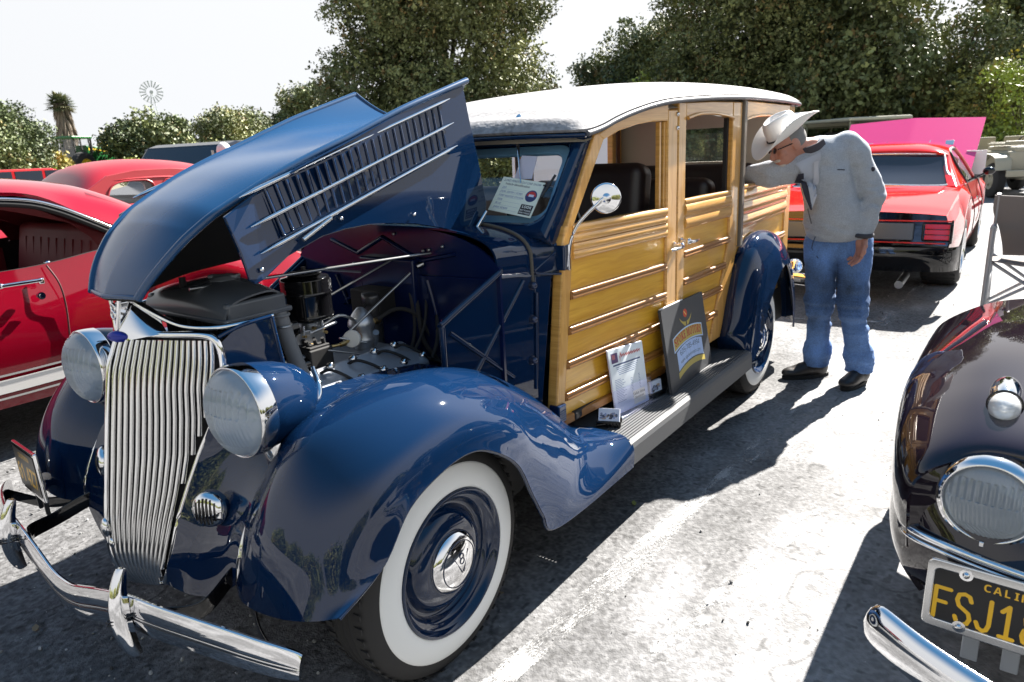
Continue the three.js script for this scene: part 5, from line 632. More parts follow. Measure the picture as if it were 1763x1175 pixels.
// red muscle car on the right, seen from behind, bonnet up
{
  const paint = phys([.55, .014, .014], .05, { ior: 1.6 }), t = thing('red_muscle_car', 'shiny orange red muscle car seen from behind with raised pink bonnet and black tail panel', 'car', [8.25, 0, .64], PI);
  const st = [[-2.5, .38, .86, .80, .82, .84], [-2.2, .32, .91, .86, .86, .90], [-1.4, .28, .93, .90, .87, .95], [-.6, .27, .93, .93, .86, .97], [0, .27, .93, .94, .85, .97], [.6, .28, .935, .955, .84, .97], [.95, .30, .94, .99, .84, 1.0], [1.3, .32, .945, .985, .855, 1.0], [1.7, .36, .945, .95, .865, .975], [2.2, .42, .935, .885, .86, .92], [2.52, .46, .92, .84, .86, .875], [2.6, .50, .905, .80, .85, .83]];
  const cb = carBody(t, { paint, end: M.black }, st, [-.95, 1.2], [[-1.55, .34, .385], [1.36, .35, .42]], { noHood: true });
  const rf = [arch(-.35, 1.315, .60, .03, .03), arch(-.2, 1.33, .63, .035, .03), arch(.3, 1.335, .645, .035, .04), arch(.62, 1.325, .65, .03, .05), arch(.75, 1.295, .655, .03, .04), arch(.80, 1.27, .66, .03, .03)];
  part(t, 'roof', roofShell(rf, 26, 24, .03), paint);
  for (const s of [1, -1]) {
    const q = (g) => s > 0 ? cat([g]) : mirror(cat([g])), z = (y) => lerp(.855, .655, clamp((y - .95) / .36));
    part(t, 'rear_pillar', q(shell([[[.62, 1.30, .655], [.70, 1.15, .735], [.62, .955, .855]], [[.74, 1.29, .66], [.95, 1.14, .745], [1.05, .985, .845]], [[.79, 1.265, .645], [1.1, 1.12, .735], [1.42, .985, .83]], [[.78, 1.26, .61], [1.08, 1.11, .67], [1.40, .985, .74]]], 12, 10, .012, { flip: true })), paint);
    part(t, 'windscreen_pillar', q(tube([[-.95, .95, .80], [-.62, 1.16, .70], [-.33, 1.31, .615]], .026, { n: 12 })), paint); part(t, 'side_window_frame', q([tube([[-.33, 1.30, .62], [.1, 1.315, .64], [.55, 1.30, .655], [.66, 1.22, .70], [.62, .97, .84]], .018, { n: 30 })]), M.matte);
    part(t, 'side_window', q(surf([[[-.80, .97, .80], [-.1, .96, .84], [.6, .965, .845]], [[-.50, 1.18, .69], [0, 1.17, .73], [.62, 1.18, .72]], [[-.33, 1.30, .615], [.1, 1.305, .635], [.6, 1.29, .655]]], 8, 8)), M.glassTint);
    const tl = part(t, 'tail_light_housing', q([rbox(.08, .165, .235, 2.575, .675, .80, .02), rbox(.03, .20, .02, 2.585, .675, .905, .006)]), M.black); for (const k of [-1, 0, 1]) part(tl, 'tail_light', q(rbox(.03, .042, .185, 2.605, .675 + k * .047, .80, .008)), phys([.55, .012, .03], .12, { ior: 1.5 }));
    part(t, 'door_handle', q([rbox(.16, .02, .02, .42, .80, .945, .008)]), M.chrome); part(t, 'side_mirror', q([T(SC(new THREE.SphereGeometry(.06, 14, 10), .8, .8, 1.1), -.72, 1.02, .98), rod([-.7, .95, .86], [-.72, 1.0, .95], .012)]), M.black);
    part(t, 'door_gap', q([tube([[.60, .96, .852], [.60, .7, .945], [.58, .45, .945]], .005, { n: 10 }), tube([[-.85, .93, .862], [-.86, .7, .937], [-.84, .4, .93]], .005, { n: 10 })]), M.matte);
    roadWheel(t, 'wheel', -1.55, .33, s * .80, .33, .23, s, M.chrome, .225, .42); roadWheel(t, 'wheel', 1.36, .35, s * .765, .35, .33, s, M.chrome, .225, .40);
    const wh = t.children.filter((o) => o.name === 'wheel').pop(); part(wh, 'tread', Array.from({ length: 40 }, (_, k) => [-.12, -.06, 0, .06, .12].map((q2) => T(new THREE.BoxGeometry(.02, .006, .045), .349 * Math.cos(k / 40 * 2 * PI), .349 * Math.sin(k / 40 * 2 * PI), q2, 0, 0, k / 40 * 2 * PI + PI / 2).applyMatrix4(new THREE.Matrix4()))), M.matte);
  }
  part(t, 'rear_window', surf([[[.80, 1.265, -.63], [.82, 1.285, 0], [.80, 1.265, .63]], [[1.05, 1.12, -.68], [1.08, 1.13, 0], [1.05, 1.12, .68]], [[1.34, .985, -.73], [1.40, 1.0, 0], [1.34, .985, .73]]], 10, 12), phys([.012, .014, .022], .02, { ior: 1.5 })); part(t, 'rear_window_trim', tube([[.79, 1.275, -.63], [.81, 1.295, 0], [.79, 1.275, .63], [1.08, 1.12, .69], [1.36, .99, .74], [1.41, 1.005, 0], [1.36, .99, -.74], [1.08, 1.12, -.69], [.79, 1.275, -.63]], .012, { n: 100 }), M.chromeSoft);
  part(t, 'windscreen', surf([[[-1.0, .95, -.78], [-1.1, .97, 0], [-1.0, .95, .78]], [[-.35, 1.31, -.60], [-.42, 1.34, 0], [-.35, 1.31, .60]]], 4, 8), M.glass); part(t, 'dark_headrest', [rbox(.1, .3, .45, .25, 1.05, .35, .04), rbox(.1, .3, .45, .25, 1.05, -.35, .04), rbox(.02, .05, .2, -.4, 1.22, 0, .01)], M.matte);
  part(t, 'tail_panel', [rbox(.02, .15, 1.25, 2.612, .675, 0, .008)], std([.10, .115, .13], .35, .6)); part(t, 'tail_trim', [rbox(.02, .012, 1.80, 2.606, .768, 0, .004), rbox(.02, .012, 1.74, 2.612, .578, 0, .004)], phys([.6, .02, .012], .2));
  part(t, 'rear_bumper', [sweep([[2.46, .45, -.95], [2.62, .45, -.86], [2.70, .45, -.5], [2.715, .45, 0], [2.70, .45, .5], [2.62, .45, .86], [2.46, .45, .95]], [[-.03, -.11], [.02, -.10], [.03, 0], [.02, .08], [-.03, .10]], { n: 50 })], M.black); part(t, 'number_plate', rbox(.01, .07, .18, 2.745, .41, -.12, .004), M.whitePaint); part(t, 'exhaust', [rod([2.2, .22, .55], [2.62, .20, .55], .035, 14), rod([2.2, .22, -.55], [2.62, .20, -.55], .035, 14)], M.steel);
  const pink = phys([.70, .055, .22], .16, { ior: 1.6 }), H = (u, v, d = 0) => [lerp(-1.0, -1.95, u) + d * .6, lerp(1.0, 1.63, u) + d * .8, v];
  const hr = []; for (let i = 0; i <= 10; i++) { const u = i / 10, r = []; for (let k = -12; k <= 12; k++) { const f = k / 12, w = lerp(.78, .82, u); r.push(H(u, w * f, .05 * (1 - Math.abs(f)) + (u > .9 ? 0 : 0))); } hr.push(r); }
  const hd = part(t, 'raised_hood', shell(hr, 20, 48, .03, { flip: true }), pink); for (const s of [1, -1]) part(hd, 'hood_vent', [sweep([H(.25, s * .20, .055), H(.5, s * .235, .055), H(.62, s * .28, .05), H(.64, s * .45, .04)], rect(.05, .02, .006), { n: 16, up: [.6, .8, 0] }), T(new RoundedBoxGeometry(.1, .03, .1, 2, .01), ...H(.5, s * .48, .04), 0, 0, -.64)], M.chromeSoft);
  part(t, 'engine_bay', [rbox(1.4, .2, 1.3, -1.75, .72, 0, .05)], M.matte); part(t, 'white_card', rbox(.01, .30, .22, -1.3, 1.10, -.80, .003), M.whitePaint);
}
// ---------------------------------------------------------------- black car at the right edge
{
  const paint = phys([.010, .006, .010], .03, { ior: 1.6 }), t = thing('black_car', 'glossy black forties car at the right edge with round headlight and black yellow number plate', 'car'), CZ = 2.95;
  const both = (n, g, m) => { const q = cat([g]); const a = part(t, n, q, m), b = mirror(q); b.translate(0, 0, 2 * CZ); part(t, n, b, m); return a; };
  const F = [
    [[.50, 1.885], [.70, 1.875], [.80, 1.90], [.875, 2.0], [.885, 2.08], [.86, 2.18], [.80, 2.26], [.72, 2.30]],
    [[.50, 1.862], [.70, 1.848], [.82, 1.875], [.905, 1.985], [.918, 2.08], [.895, 2.19], [.83, 2.30], [.74, 2.36]],
    [[.50, 1.836], [.69, 1.818], [.825, 1.845], [.925, 1.965], [.945, 2.07], [.925, 2.20], [.865, 2.32], [.79, 2.40]],
    [[.50, 1.812], [.68, 1.795], [.825, 1.818], [.935, 1.945], [.962, 2.06], [.948, 2.20], [.90, 2.34], [.85, 2.42]],
    [[.50, 1.795], [.67, 1.775], [.82, 1.798], [.935, 1.93], [.968, 2.05], [.960, 2.20], [.93, 2.34], [.90, 2.42]],
    [[.50, 1.785], [.65, 1.765], [.80, 1.79], [.92, 1.92], [.962, 2.04], [.965, 2.20], [.955, 2.34], [.945, 2.42]],
    [[.50, 1.78], [.62, 1.762], [.76, 1.785], [.88, 1.91], [.935, 2.03], [.96, 2.2], [.972, 2.34], [.98, 2.42]]];
  const FX = [.505, .56, .67, .85, 1.13, 1.53, 2.13], FT = [.765, .79, .82, .853, .885, .878, .86], rows = F.map((r, i) => { const cur = Math.max(...r.map((q) => q[0])); return r.map(([y, z]) => [FX[i] + (i === 0 && y > .8 ? (y - .8) * .5 : 0), y > .5 ? .5 + (y - .5) * (FT[i] - .5) / (cur - .5) : y, z + .012]); });
  both('front_fender', [shell(rows, 44, 34, .008), shell([rows[0], rows[0].map(([x, y, z]) => [lerp(x, .53, .5), lerp(y, .68, .55), lerp(z, 2.05, .55)]), rows[0].map(([x, y, z]) => [.56, lerp(y, .68, .9), lerp(z, 2.05, .9)])], 10, 34, .004)], paint);
  const bead = [[2.13, .46, 1.788], [1.53, .48, 1.793], [1.13, .50, 1.802], [.85, .515, 1.82], [.67, .53, 1.844], [.56, .545, 1.870], [.50, .552, 1.90], [.465, .552, 1.965], [.44, .546, 2.06], [.42, .54, 2.2], [.405, .54, 2.45], [.40, .54, 2.95]];
  both('fender_trim', [tube(bead, .010, { n: 80 }), tube(bead.map(([x, y, z]) => [x - .004, y - .018, z - .003]), .006, { n: 80 })], M.chrome);
  both('lower_fender', [shell(bead.map(([x, y, z], i) => [[x, y, z], [x + (i > 5 ? .01 : 0), y - .06, z + (i < 6 ? -.006 : 0)], [x + (i > 5 ? .04 : .01), y - .13, z + (i < 6 ? .012 : .0)], [x + (i > 5 ? .12 : .03), y - .21, z + (i < 6 ? .06 : .02)]]), 60, 12, .008), shell([[[.505, .66, 2.26], [.48, .60, 2.22], [.44, .546, 2.06]], [[.49, .68, 2.36], [.46, .61, 2.36], [.42, .54, 2.3]], [[.47, .70, 2.5], [.44, .62, 2.5], [.405, .54, 2.5]], [[.45, .74, 2.95], [.42, .64, 2.95], [.40, .54, 2.95]]], 14, 8, .006, { flip: true }), shell([[1.87, .56], [1.91, .50], [1.965, .465], [2.06, .44], [2.2, .42], [2.36, .412]].map(([z, bx], i) => [[bx + .008, .53, z], [lerp(bx, .52, .5), .60, z], [.525, .68 + (i > 3 ? -.02 : 0), z + (i < 2 ? .02 : 0)]]), 16, 6, .004)], paint);
  const hc = [.490, .672, 2.045], hx = (g) => T(SC(g, .80, .80, .80), ...hc, 0, -.10, PI / 2 - .04, 'YXZ');
  const hl = part(t, 'headlight_rim', [hx(lathe([[.111, .002], [.1135, .012], [.118, .018], [.1205, .012], [.1245, .014], [.127, .007], [.131, .008], [.135, -.002], [.139, -.015], [.141, -.04], [.12, -.05]], 72)), hx(rbox(.018, .02, .014, -.124, .016, 0, .004))], M.chrome);
  part(hl, 'headlight_lens', hx(lensGeo(.113, .038)), M.lens); part(hl, 'reflector', hx(lathe([[.112, .0], [.10, -.02], [.06, -.05], [0, -.06]], 48)), std([.86, .87, .89], .32, 1)); part(hl, 'rim_screw', hx(T(new THREE.SphereGeometry(.006, 8, 6), -.13, .012, .0)), M.steel);
  { const c = hl.clone(); c.position.z += 2 * (CZ - 2.045); t.add(c); }
  const pc = [.75, .845, 2.05], pl = part(t, 'parking_lamp', [T(SC(new THREE.SphereGeometry(1, 28, 20), .11, .042, .038), pc[0] + .045, pc[1], pc[2], 0, 0, -.02)], M.chrome);
  part(pl, 'lamp_lens', [T(SC(new THREE.SphereGeometry(1, 24, 16), .055, .038, .035), pc[0] - .045, pc[1] - .006, pc[2])], phys([.92, .93, .93], .05, { transmission: .45, thickness: 0, ior: 1.5 })); part(pl, 'lamp_base', T(SC(new THREE.SphereGeometry(1, 24, 14), .12, .03, .043), pc[0] + .02, pc[1] - .03, pc[2]), M.chrome); part(pl, 'rim_band', T(new THREE.TorusGeometry(.0375, .003, 8, 28), pc[0] - .03, pc[1] - .004, pc[2], 0, PI / 2, 0), M.black);
  // bonnet, cab and tail (mostly outside the frame)
  const bn = []; for (const [x, w, y, c] of [[.46, .20, .74, .06], [.55, .34, .80, .09], [.85, .50, .84, .14], [1.3, .54, .88, .17], [1.9, .56, .93, .17]]) { const r = []; for (let k = -8; k <= 8; k++) { const f = k / 8; r.push([x, y + c * (1 - f * f), CZ + w * f]); } bn.push(r); }
  part(t, 'bonnet', shell(bn, 20, 20, .008, { flip: true }), paint);
  const cab = []; for (const [x, w, y, c] of [[1.95, .58, .95, .08], [2.25, .56, 1.28, .10], [2.5, .55, 1.36, .12], [3.1, .55, 1.38, .13], [3.7, .53, 1.28, .13], [4.4, .46, 1.0, .10], [4.9, .36, .7, .05]]) { const r = []; for (let k = -8; k <= 8; k++) { const f = k / 8, a = Math.abs(f); r.push([x, (a > .98 ? .9 : y + c * (1 - Math.pow(a, 2.2)) - .1 * Math.pow(a, 6)), CZ + (a > .98 ? Math.sign(f) * (w + .1) : w * f)]); } cab.push(r); }
  part(t, 'cab', shell(cab, 30, 28, .01, { flip: true }), paint); part(t, 'body_sides', [rbox(2.9, .5, 1.5, 3.4, .62, CZ, .2), rbox(1.3, .4, 1.1, 1.3, .55, CZ, .05)], paint); part(t, 'windscreen', rbox(.02, .3, 1.0, 2.06, 1.16, CZ, .005, 0, 0, -.7), M.glassTint);
  part(t, 'underside', [rbox(4.0, .1, 1.3, 2.7, .30, CZ, .03)], M.matte);
  for (const s of [1, -1]) for (const x of [1.2, 4.0]) { roadWheel(t, 'wheel', x, .34, CZ + s * .76, .34, .18, s, M.black, .2); }
  // number plate with frame
  const pt = canvasTex(768, 384, (c, w, h) => { c.fillStyle = '#101114'; c.fillRect(0, 0, w, h); c.fillStyle = c.strokeStyle = '#d8a81c'; c.textAlign = 'left'; c.font = 'bold 62px sans-serif'; let x = 262; for (const ch of 'CALIFORNIA') { c.fillText(ch, x, 100); x += ch === 'I' ? 28 : 48; } c.lineWidth = 23; c.lineCap = c.lineJoin = 'round';
    const G = { F: [[[0, 1], [0, 0], [.95, 0]], [[0, .46], [.72, .46]]], J: [[[.85, 0], [.85, .78], [.72, .95], [.5, 1], [.22, .95], [.05, .78]]], 1: [[[.1, .2], [.5, 0], [.5, 1]], [[.1, 1], [.9, 1]]], 8: [[[.5, .47], [.2, .4], [.12, .22], [.25, .05], [.5, 0], [.75, .05], [.88, .22], [.8, .4], [.5, .47], [.12, .58], [.02, .77], [.15, .95], [.5, 1], [.85, .95], [.98, .77], [.88, .58], [.5, .47]]], S: [[[.95, .2], [.82, .05], [.5, 0], [.15, .06], [.05, .24], [.2, .42], [.5, .5], [.85, .6], [.97, .78], [.82, .95], [.5, 1], [.15, .95], [.02, .8]]], 2: [[[.05, .22], [.2, .05], [.5, 0], [.82, .06], [.92, .25], [.8, .45], [.05, 1], [.95, 1]]] };
    [...'FSJ 182'].forEach((ch, i) => { for (const l of G[ch] ?? []) { c.beginPath(); l.forEach(([a, b], k) => { const px = 40 + [0, 105, 207, 300, 318, 424, 530][i] + a * 76, py = 152 + b * 186; k ? c.lineTo(px, py) : c.moveTo(px, py); }); c.stroke(); } }); });
  const yaw = -.05, g0 = new THREE.Group(); const pw = part(t, 'license_plate', T(extr(rrect(.325, .172, .014), .010, { holes: [rrect(.292, .128, .012)], bevel: .003 }), 0, 0, -.004), M.chromeSoft);
  pw.position.set(.405, .450, 2.108); pw.rotation.set(0, -PI / 2 + yaw, 0); pw.rotateX(-.10);
  part(pw, 'plate_face', T(new THREE.PlaneGeometry(.312, .158), 0, 0, .001), phys([1, 1, 1], .35, { map: pt })); part(pw, 'plate_back', T(rbox(.312, .158, .004, 0, 0, -.004, .002)), M.steel);
  part(pw, 'plate_bolt', [[-.085, .066], [.085, .066], [-.085, -.066], [.085, -.066]].map(([x, y]) => [T(new THREE.SphereGeometry(.008, 12, 8), x, y, .007), T(cyl(.014, .014, .006, 16), x, y, .004, PI / 2)]), M.chrome);
  part(t, 'plate_bracket', [-.05, .03].map((q) => rbox(.01, .16, .035, .435, .36, 2.10 + q, .003)), M.greyMetal);
  const BB = [[.165, .492, 1.862], [.135, .487, 1.90], [.085, .478, 1.98], [.03, .468, 2.1], [-.02, .458, 2.25], [-.06, .45, 2.45], [-.08, .447, 2.78], [-.06, .45, 3.11], [-.02, .458, 3.31], [.03, .468, 3.46], [.135, .487, 3.66], [.165, .492, 3.698]];
  part(t, 'bumper', sweep(BB, [[.006, -.055], [-.006, -.052], [-.018, -.035], [-.026, 0], [-.02, .03], [-.008, .05], [.004, .055], [.010, .05], [.010, -.05]].map(([a, b]) => [-a, b]), { n: 80, scale: (q) => { const e = Math.min(q, 1 - q) * 11; return e < 1 ? .35 + .65 * Math.sqrt(clamp(1 - (1 - e) ** 2)) : 1; } }), M.chrome); part(t, 'bumper_bolt', T(SC(new THREE.SphereGeometry(.014, 16, 10), .7, 1, 1.1), .048, .462, 2.015), M.chrome); part(t, 'bumper_iron', [[.05, .46, 2.2], [.05, .46, 3.3]].map((p) => rod(p, [.6, .42, p[2]], .03)), M.matte);
}
// ---------------------------------------------------------------- vehicles in the distance
{ // beige army jeep
  const [jx, jz] = yawPt(1745, 20.4), t = thing('army_jeep', 'beige open army jeep at the right edge behind the red muscle car', 'jeep', [jx, 0, jz], .45), m = std([.36, .33, .25], .6);
  part(t, 'body', [rbox(1.5, .42, 1.3, -.75, .80, 0, .05), rbox(1.7, .45, 1.45, .75, .72, 0, .05), rbox(3.2, .12, .7, 0, .45, 0, .02)], m); part(t, 'hood', [rbox(1.3, .12, 1.15, -.85, 1.04, 0, .05)], m);
  for (const s of [1, -1]) { part(t, 'front_fender', [shell([[[-1.6, .62, s * .65], [-1.6, .62, s * .95]], [[-1.45, .90, s * .62], [-1.45, .90, s * .95]], [[-1.0, .96, s * .60], [-1.0, .96, s * .95]], [[-.55, .88, s * .62], [-.5, .88, s * .95]], [[-.1, .50, s * .65], [-.1, .50, s * .95]]], 24, 3, .02)], m); for (const x of [-1.05, 1.05]) roadWheel(t, 'wheel', x, .38, s * .72, .38, .2, s, m, .19); }
  part(t, 'windscreen_frame', [rbox(.75, .04, 1.3, -.75, 1.15, 0, .015), rod([-.4, 1.17, .6], [-1.1, 1.17, .6], .025), rod([-.4, 1.17, -.6], [-1.1, 1.17, -.6], .025), rod([-1.1, 1.19, -.6], [-1.1, 1.19, .6], .025)], m); part(t, 'seat', [rbox(.12, .5, .5, .55, 1.05, .35, .04), rbox(.12, .5, .5, .55, 1.05, -.35, .04)], std([.22, .20, .14], .9)); part(t, 'steering_wheel', T(new THREE.TorusGeometry(.19, .015, 6, 24), .05, 1.12, .35, 0, PI / 2, .5), M.matte); part(t, 'bumper', rbox(.1, .14, 1.6, -1.75, .55, 0, .02), m);
}
{ // truck with canvas roof
  const [x, z] = yawPt(1470, 24), t = thing('canvas_top_truck', 'old military truck with flat pale canvas roof between the hat and the pink bonnet', 'truck', [x, 0, z], .75), m = std([.20, .20, .14], .7);
  part(t, 'canvas_roof', [T(new RoundedBoxGeometry(2.5, .09, 1.9, 3, .04), 0, 1.93, 0), T(new RoundedBoxGeometry(2.5, .20, .03, 2, .012), 0, 1.85, .94), T(new RoundedBoxGeometry(.03, .16, 1.9, 2, .012), 1.24, 1.86, 0)], std([.44, .43, .34], .9)); part(t, 'roof_post', [[-1.15, .85], [1.15, .85], [-1.15, -.85], [1.15, -.85]].map(([a, b]) => rod([a, .9, b], [a, 1.9, b], .03)), m);
  part(t, 'body', [rbox(2.5, .6, 1.8, 0, .85, 0, .05), rbox(1.2, .7, 1.3, 1.75, .95, 0, .1)], m); const wf = part(t, 'windscreen_frame', [rbox(.04, .04, 1.7, 1.2, 1.75, 0, .01), rbox(.04, .6, .05, 1.2, 1.45, .84, .01), rbox(.04, .6, .05, 1.2, 1.45, -.84, .01), rbox(.04, .6, .04, 1.2, 1.45, 0, .01)], m); part(wf, 'windscreen', rbox(.01, .55, 1.62, 1.2, 1.46, 0, .003), M.glassTint); part(t, 'seat', rbox(.2, .6, 1.5, .2, 1.3, 0, .05), M.matte);
  for (const s of [1, -1]) for (const a of [-.9, 1.7]) roadWheel(t, 'wheel', a, .42, s * .8, .42, .22, s, m, .22);
}
function simpleVan(name, label, cat_, pos, turn, paint, o) {   // [length, height, belt] with windows in the sides
  const t = thing(name, label, cat_, pos, turn), L = o.L, H = o.H, B = o.B, w = o.w ?? .9, nose = o.nose ?? 1.0;
  const side = [[-L / 2, .35], [L / 2, .35], [L / 2, B + .02], [L / 2 - .12, H - .06], [L / 2 - .25, H], [-L / 2 + nose + .75, H], [-L / 2 + nose + .55, H - .05], [-L / 2 + nose, B + .02], [-L / 2 + .12, B - .12], [-L / 2, B - .3]];
  const b = part(t, 'body', [T(extr(side, w * 2, { bevel: .06, bs: 3 }), 0, 0, -w)], paint);
  for (const s of [1, -1]) for (const [a, c] of o.wins) part(b, 'side_window', T(rbox(c - a, H - B - .14, .012, (a + c) / 2, (B + H) / 2, s * (w + .002), .004)), o.glass ?? M.glassTint);
  part(b, 'windscreen', T(rbox(.012, .62, w * 1.75, -L / 2 + nose + .285, (B + H) / 2, 0, .004, 0, 0, -.72)), o.glass ?? M.glassTint); part(b, 'rear_window', o.rearSmall ? rbox(.012, .26, .40, L / 2 - .04, 1.62, .42, .004, 0, 0, .16) : rbox(.012, H - B - .16, w * 1.5, L / 2 - .05, (B + H) / 2, 0, .004, 0, 0, .16), o.glass ?? M.glassTint);
  for (const s of [1, -1]) { for (const x of [-L / 2 + .85, L / 2 - .85]) roadWheel(t, 'wheel', x, .36, s * (w - .1), .36, .22, s, M.chromeSoft, .2); part(t, 'side_mirror', T(new RoundedBoxGeometry(.1, .15, .18, 2, .03), -L / 2 + nose + .35, B + .08, s * (w + .12)), M.matte); part(t, 'headlight', rbox(.05, .16, .3, -L / 2 - .01, B - .42, s * (w - .22), .02), M.lens); }
  part(t, 'bumper', [rbox(.14, .2, w * 1.9, -L / 2, .48, 0, .04), rbox(.14, .2, w * 1.9, L / 2, .48, 0, .04)], M.matte); return t;
}
const darkGlass = phys([.02, .025, .035], .04, { ior: 1.55 });
{ const [x, z] = yawPt(30, 28); simpleVan('red_suv', 'dull red estate car far off at the left edge behind the red hardtop', 'car', [x, 0, z], PI + .30, phys([.30, .012, .016], .2, { ior: 1.5 }), { L: 4.5, H: 1.70, B: 1.08, wins: [[-1.05, -.25], [-.15, .75], [.85, 2.0]], glass: darkGlass }); }
{ const [x, z] = yawPt(372, 13.5), t = simpleVan('black_van', 'black van with a cyan line emblem behind the raised bonnet', 'van', [x, 0, z], .28, phys([.012, .013, .018], .12, { ior: 1.5 }), { L: 4.3, H: 1.90, B: 1.25, wins: [[-.62, .10]], glass: darkGlass });
  part(t, 'cyan_emblem', tube([[-.62, 1.16, .912], [-.55, 1.5, .912], [-.38, 1.66, .912], [-.05, 1.66, .912], [.05, 1.55, .912]].map(([a, b, c]) => [a + .85, b, c]), .035, { n: 30, up: [0, 0, 1] }), std([.03, .35, .62], .4)); part(t, 'aerial', rod([-1.0, 1.25, .9], [-1.02, 1.75, .9], .02), M.steel); }
{ const [x, z] = yawPt(990, 12.6); simpleVan('white_van', 'white van seen end on through the windscreen and front window of the wagon', 'van', [x, 0, z], .557 + PI, phys([.66, .69, .72], .3), { L: 4.6, H: 1.98, B: 1.22, w: .95, wins: [[-.9, -.1], [.1, 1.0]], glass: darkGlass, rearSmall: true }); }
{ // green tractor
  const [x, z] = yawPt(140, 56), t = thing('green_tractor', 'green farm tractor with glazed cab and yellow wheels under the palm', 'tractor', [x, .88, z], PI + .44), gr = phys([.016, .11, .028], .3), ye = std([.62, .45, .03], .5), bk = std([.03, .03, .03], .7);
  const L = (p) => [-p[0], p[1], p[2]], hood = part(t, 'hood', [T(extr([[.35, 1.25], [2.75, 1.3], [2.95, 1.5], [2.9, 2.0], [2.7, 2.12], [.35, 2.36]], .9, { bevel: .06 }), 0, 0, -.45).applyMatrix4(new THREE.Matrix4().makeScale(-1, 1, -1))], gr); part(hood, 'hood_stripe', [T(extr([[.5, 2.02], [2.6, 1.88], [2.6, 1.94], [.5, 2.20]], .01, { bevel: 0 }), 0, 0, .452), T(extr([[.5, 2.02], [2.6, 1.88], [2.6, 1.94], [.5, 2.20]], .01, { bevel: 0 }), 0, 0, -.462)].map((g) => SC(g, -1, 1, -1)), ye); part(hood, 'front_grille', rbox(.05, .4, .7, -2.95, 1.5, 0, .02), bk);
  const cab = part(t, 'cab_frame', [[-.95, .7], [.45, .7], [-.95, -.7], [.45, -.7], [-.35, .72], [-.35, -.72]].map(([a, b]) => rod([-a, 1.35, b], [-a * .92, 2.78, b * .9], .05)), bk); part(cab, 'cab_roof', T(new RoundedBoxGeometry(1.75, .17, 1.6, 3, .06), .25, 2.84, 0), gr); part(cab, 'cab_window', [rbox(1.3, 1.3, .01, .25, 2.08, .67, .003), rbox(1.3, 1.3, .01, .25, 2.08, -.67, .003), rbox(.01, 1.3, 1.3, -.43, 2.08, 0, .003), rbox(.01, 1.3, 1.3, .93, 2.08, 0, .003)], M.glass); part(cab, 'cab_seat', [rbox(.15, .7, .5, .45, 1.8, 0, .05), rbox(.5, .15, .5, .2, 1.5, 0, .05)], bk);
  part(t, 'chassis', [rbox(3.6, .4, .6, -.9, 1.05, 0, .05), rbox(.2, .2, 1.6, -2.3, .7, 0, .03)], gr); part(t, 'exhaust_pipe', rod([-.75, 1.9, -.5], [-.75, 2.9, -.5], .06), bk);
  for (const s of [1, -1]) { roadWheel(t, 'rear_wheel', .75, .95, s * .98, .95, .5, s, ye, .52); roadWheel(t, 'front_wheel', -2.3, .62, s * .85, .62, .36, s, ye, .34); part(t, 'fender', T(new THREE.CylinderGeometry(1.05, 1.05, .55, 24, 1, true, -.3, 1.9), .75, .98, s * .98, PI / 2, 0, 0), gr); } part(t, 'warning_lamp', T(cyl(.06, .08, .14, 10), 1.15, 2.0, .75), std([.8, .25, .02], .3));
}
// ---------------------------------------------------------------- folding chair
{
  const t = thing('folding_chair', 'grey folding camp chair by the right edge in front of the jeep', 'chair', [5.40, 0, 2.12]), al = std([.30, .31, .33], .4, .6), cl = std([.16, .145, .14], .9), q = (x, y, z) => [x, y, z - .0];
  for (const s of [1, -1]) { const z = s * .278; part(t, 'leg', [rod([-.035, .02, z], [-.05, .75, z], .021, 12), T(cyl(.026, .030, .05, 12), -.035, .025, z)], al); part(t, 'leg', [rod([.36, .02, z * .94], [.30, .55, z], .016, 10)], al); part(t, 'armrest', [tube([[-.06, .752, z], [.1, .75, z], [.3, .70, z]], .022, { n: 10 })], al); part(t, 'back_post', rod([.26, .50, z], [.10, 1.01, z * .98], .014), al); }
  part(t, 'cross_strut', [rod([-.02, .12, -.27], [.0, .48, .27], .013), rod([-.02, .12, .27], [.0, .48, -.27], .013), rod([.34, .1, -.26], [.3, .5, .27], .013), rod([.34, .1, .26], [.3, .5, -.27], .013), rod([-.03, .30, -.275], [.33, .12, -.265], .012), rod([-.03, .16, -.275], [.32, .36, -.265], .012)], al);
  part(t, 'seat', shell([[[-.06, .49, -.27], [-.06, .465, 0], [-.06, .49, .27]], [[.12, .47, -.27], [.12, .43, 0], [.12, .47, .27]], [[.30, .48, -.27], [.30, .45, 0], [.30, .48, .27]]], 10, 10, .008), cl);
  part(t, 'backrest', shell([[[.28, .50, -.20], [.30, .50, 0], [.28, .50, .20]], [[.24, .60, -.215], [.26, .60, 0], [.24, .60, .215]], [[.185, .74, -.25], [.20, .74, 0], [.185, .74, .25]], [[.14, .87, -.30], [.16, .87, 0], [.14, .87, .30]], [[.10, 1.0, -.30], [.115, .985, 0], [.10, 1.0, .30]]], 20, 12, .010), cl);
}
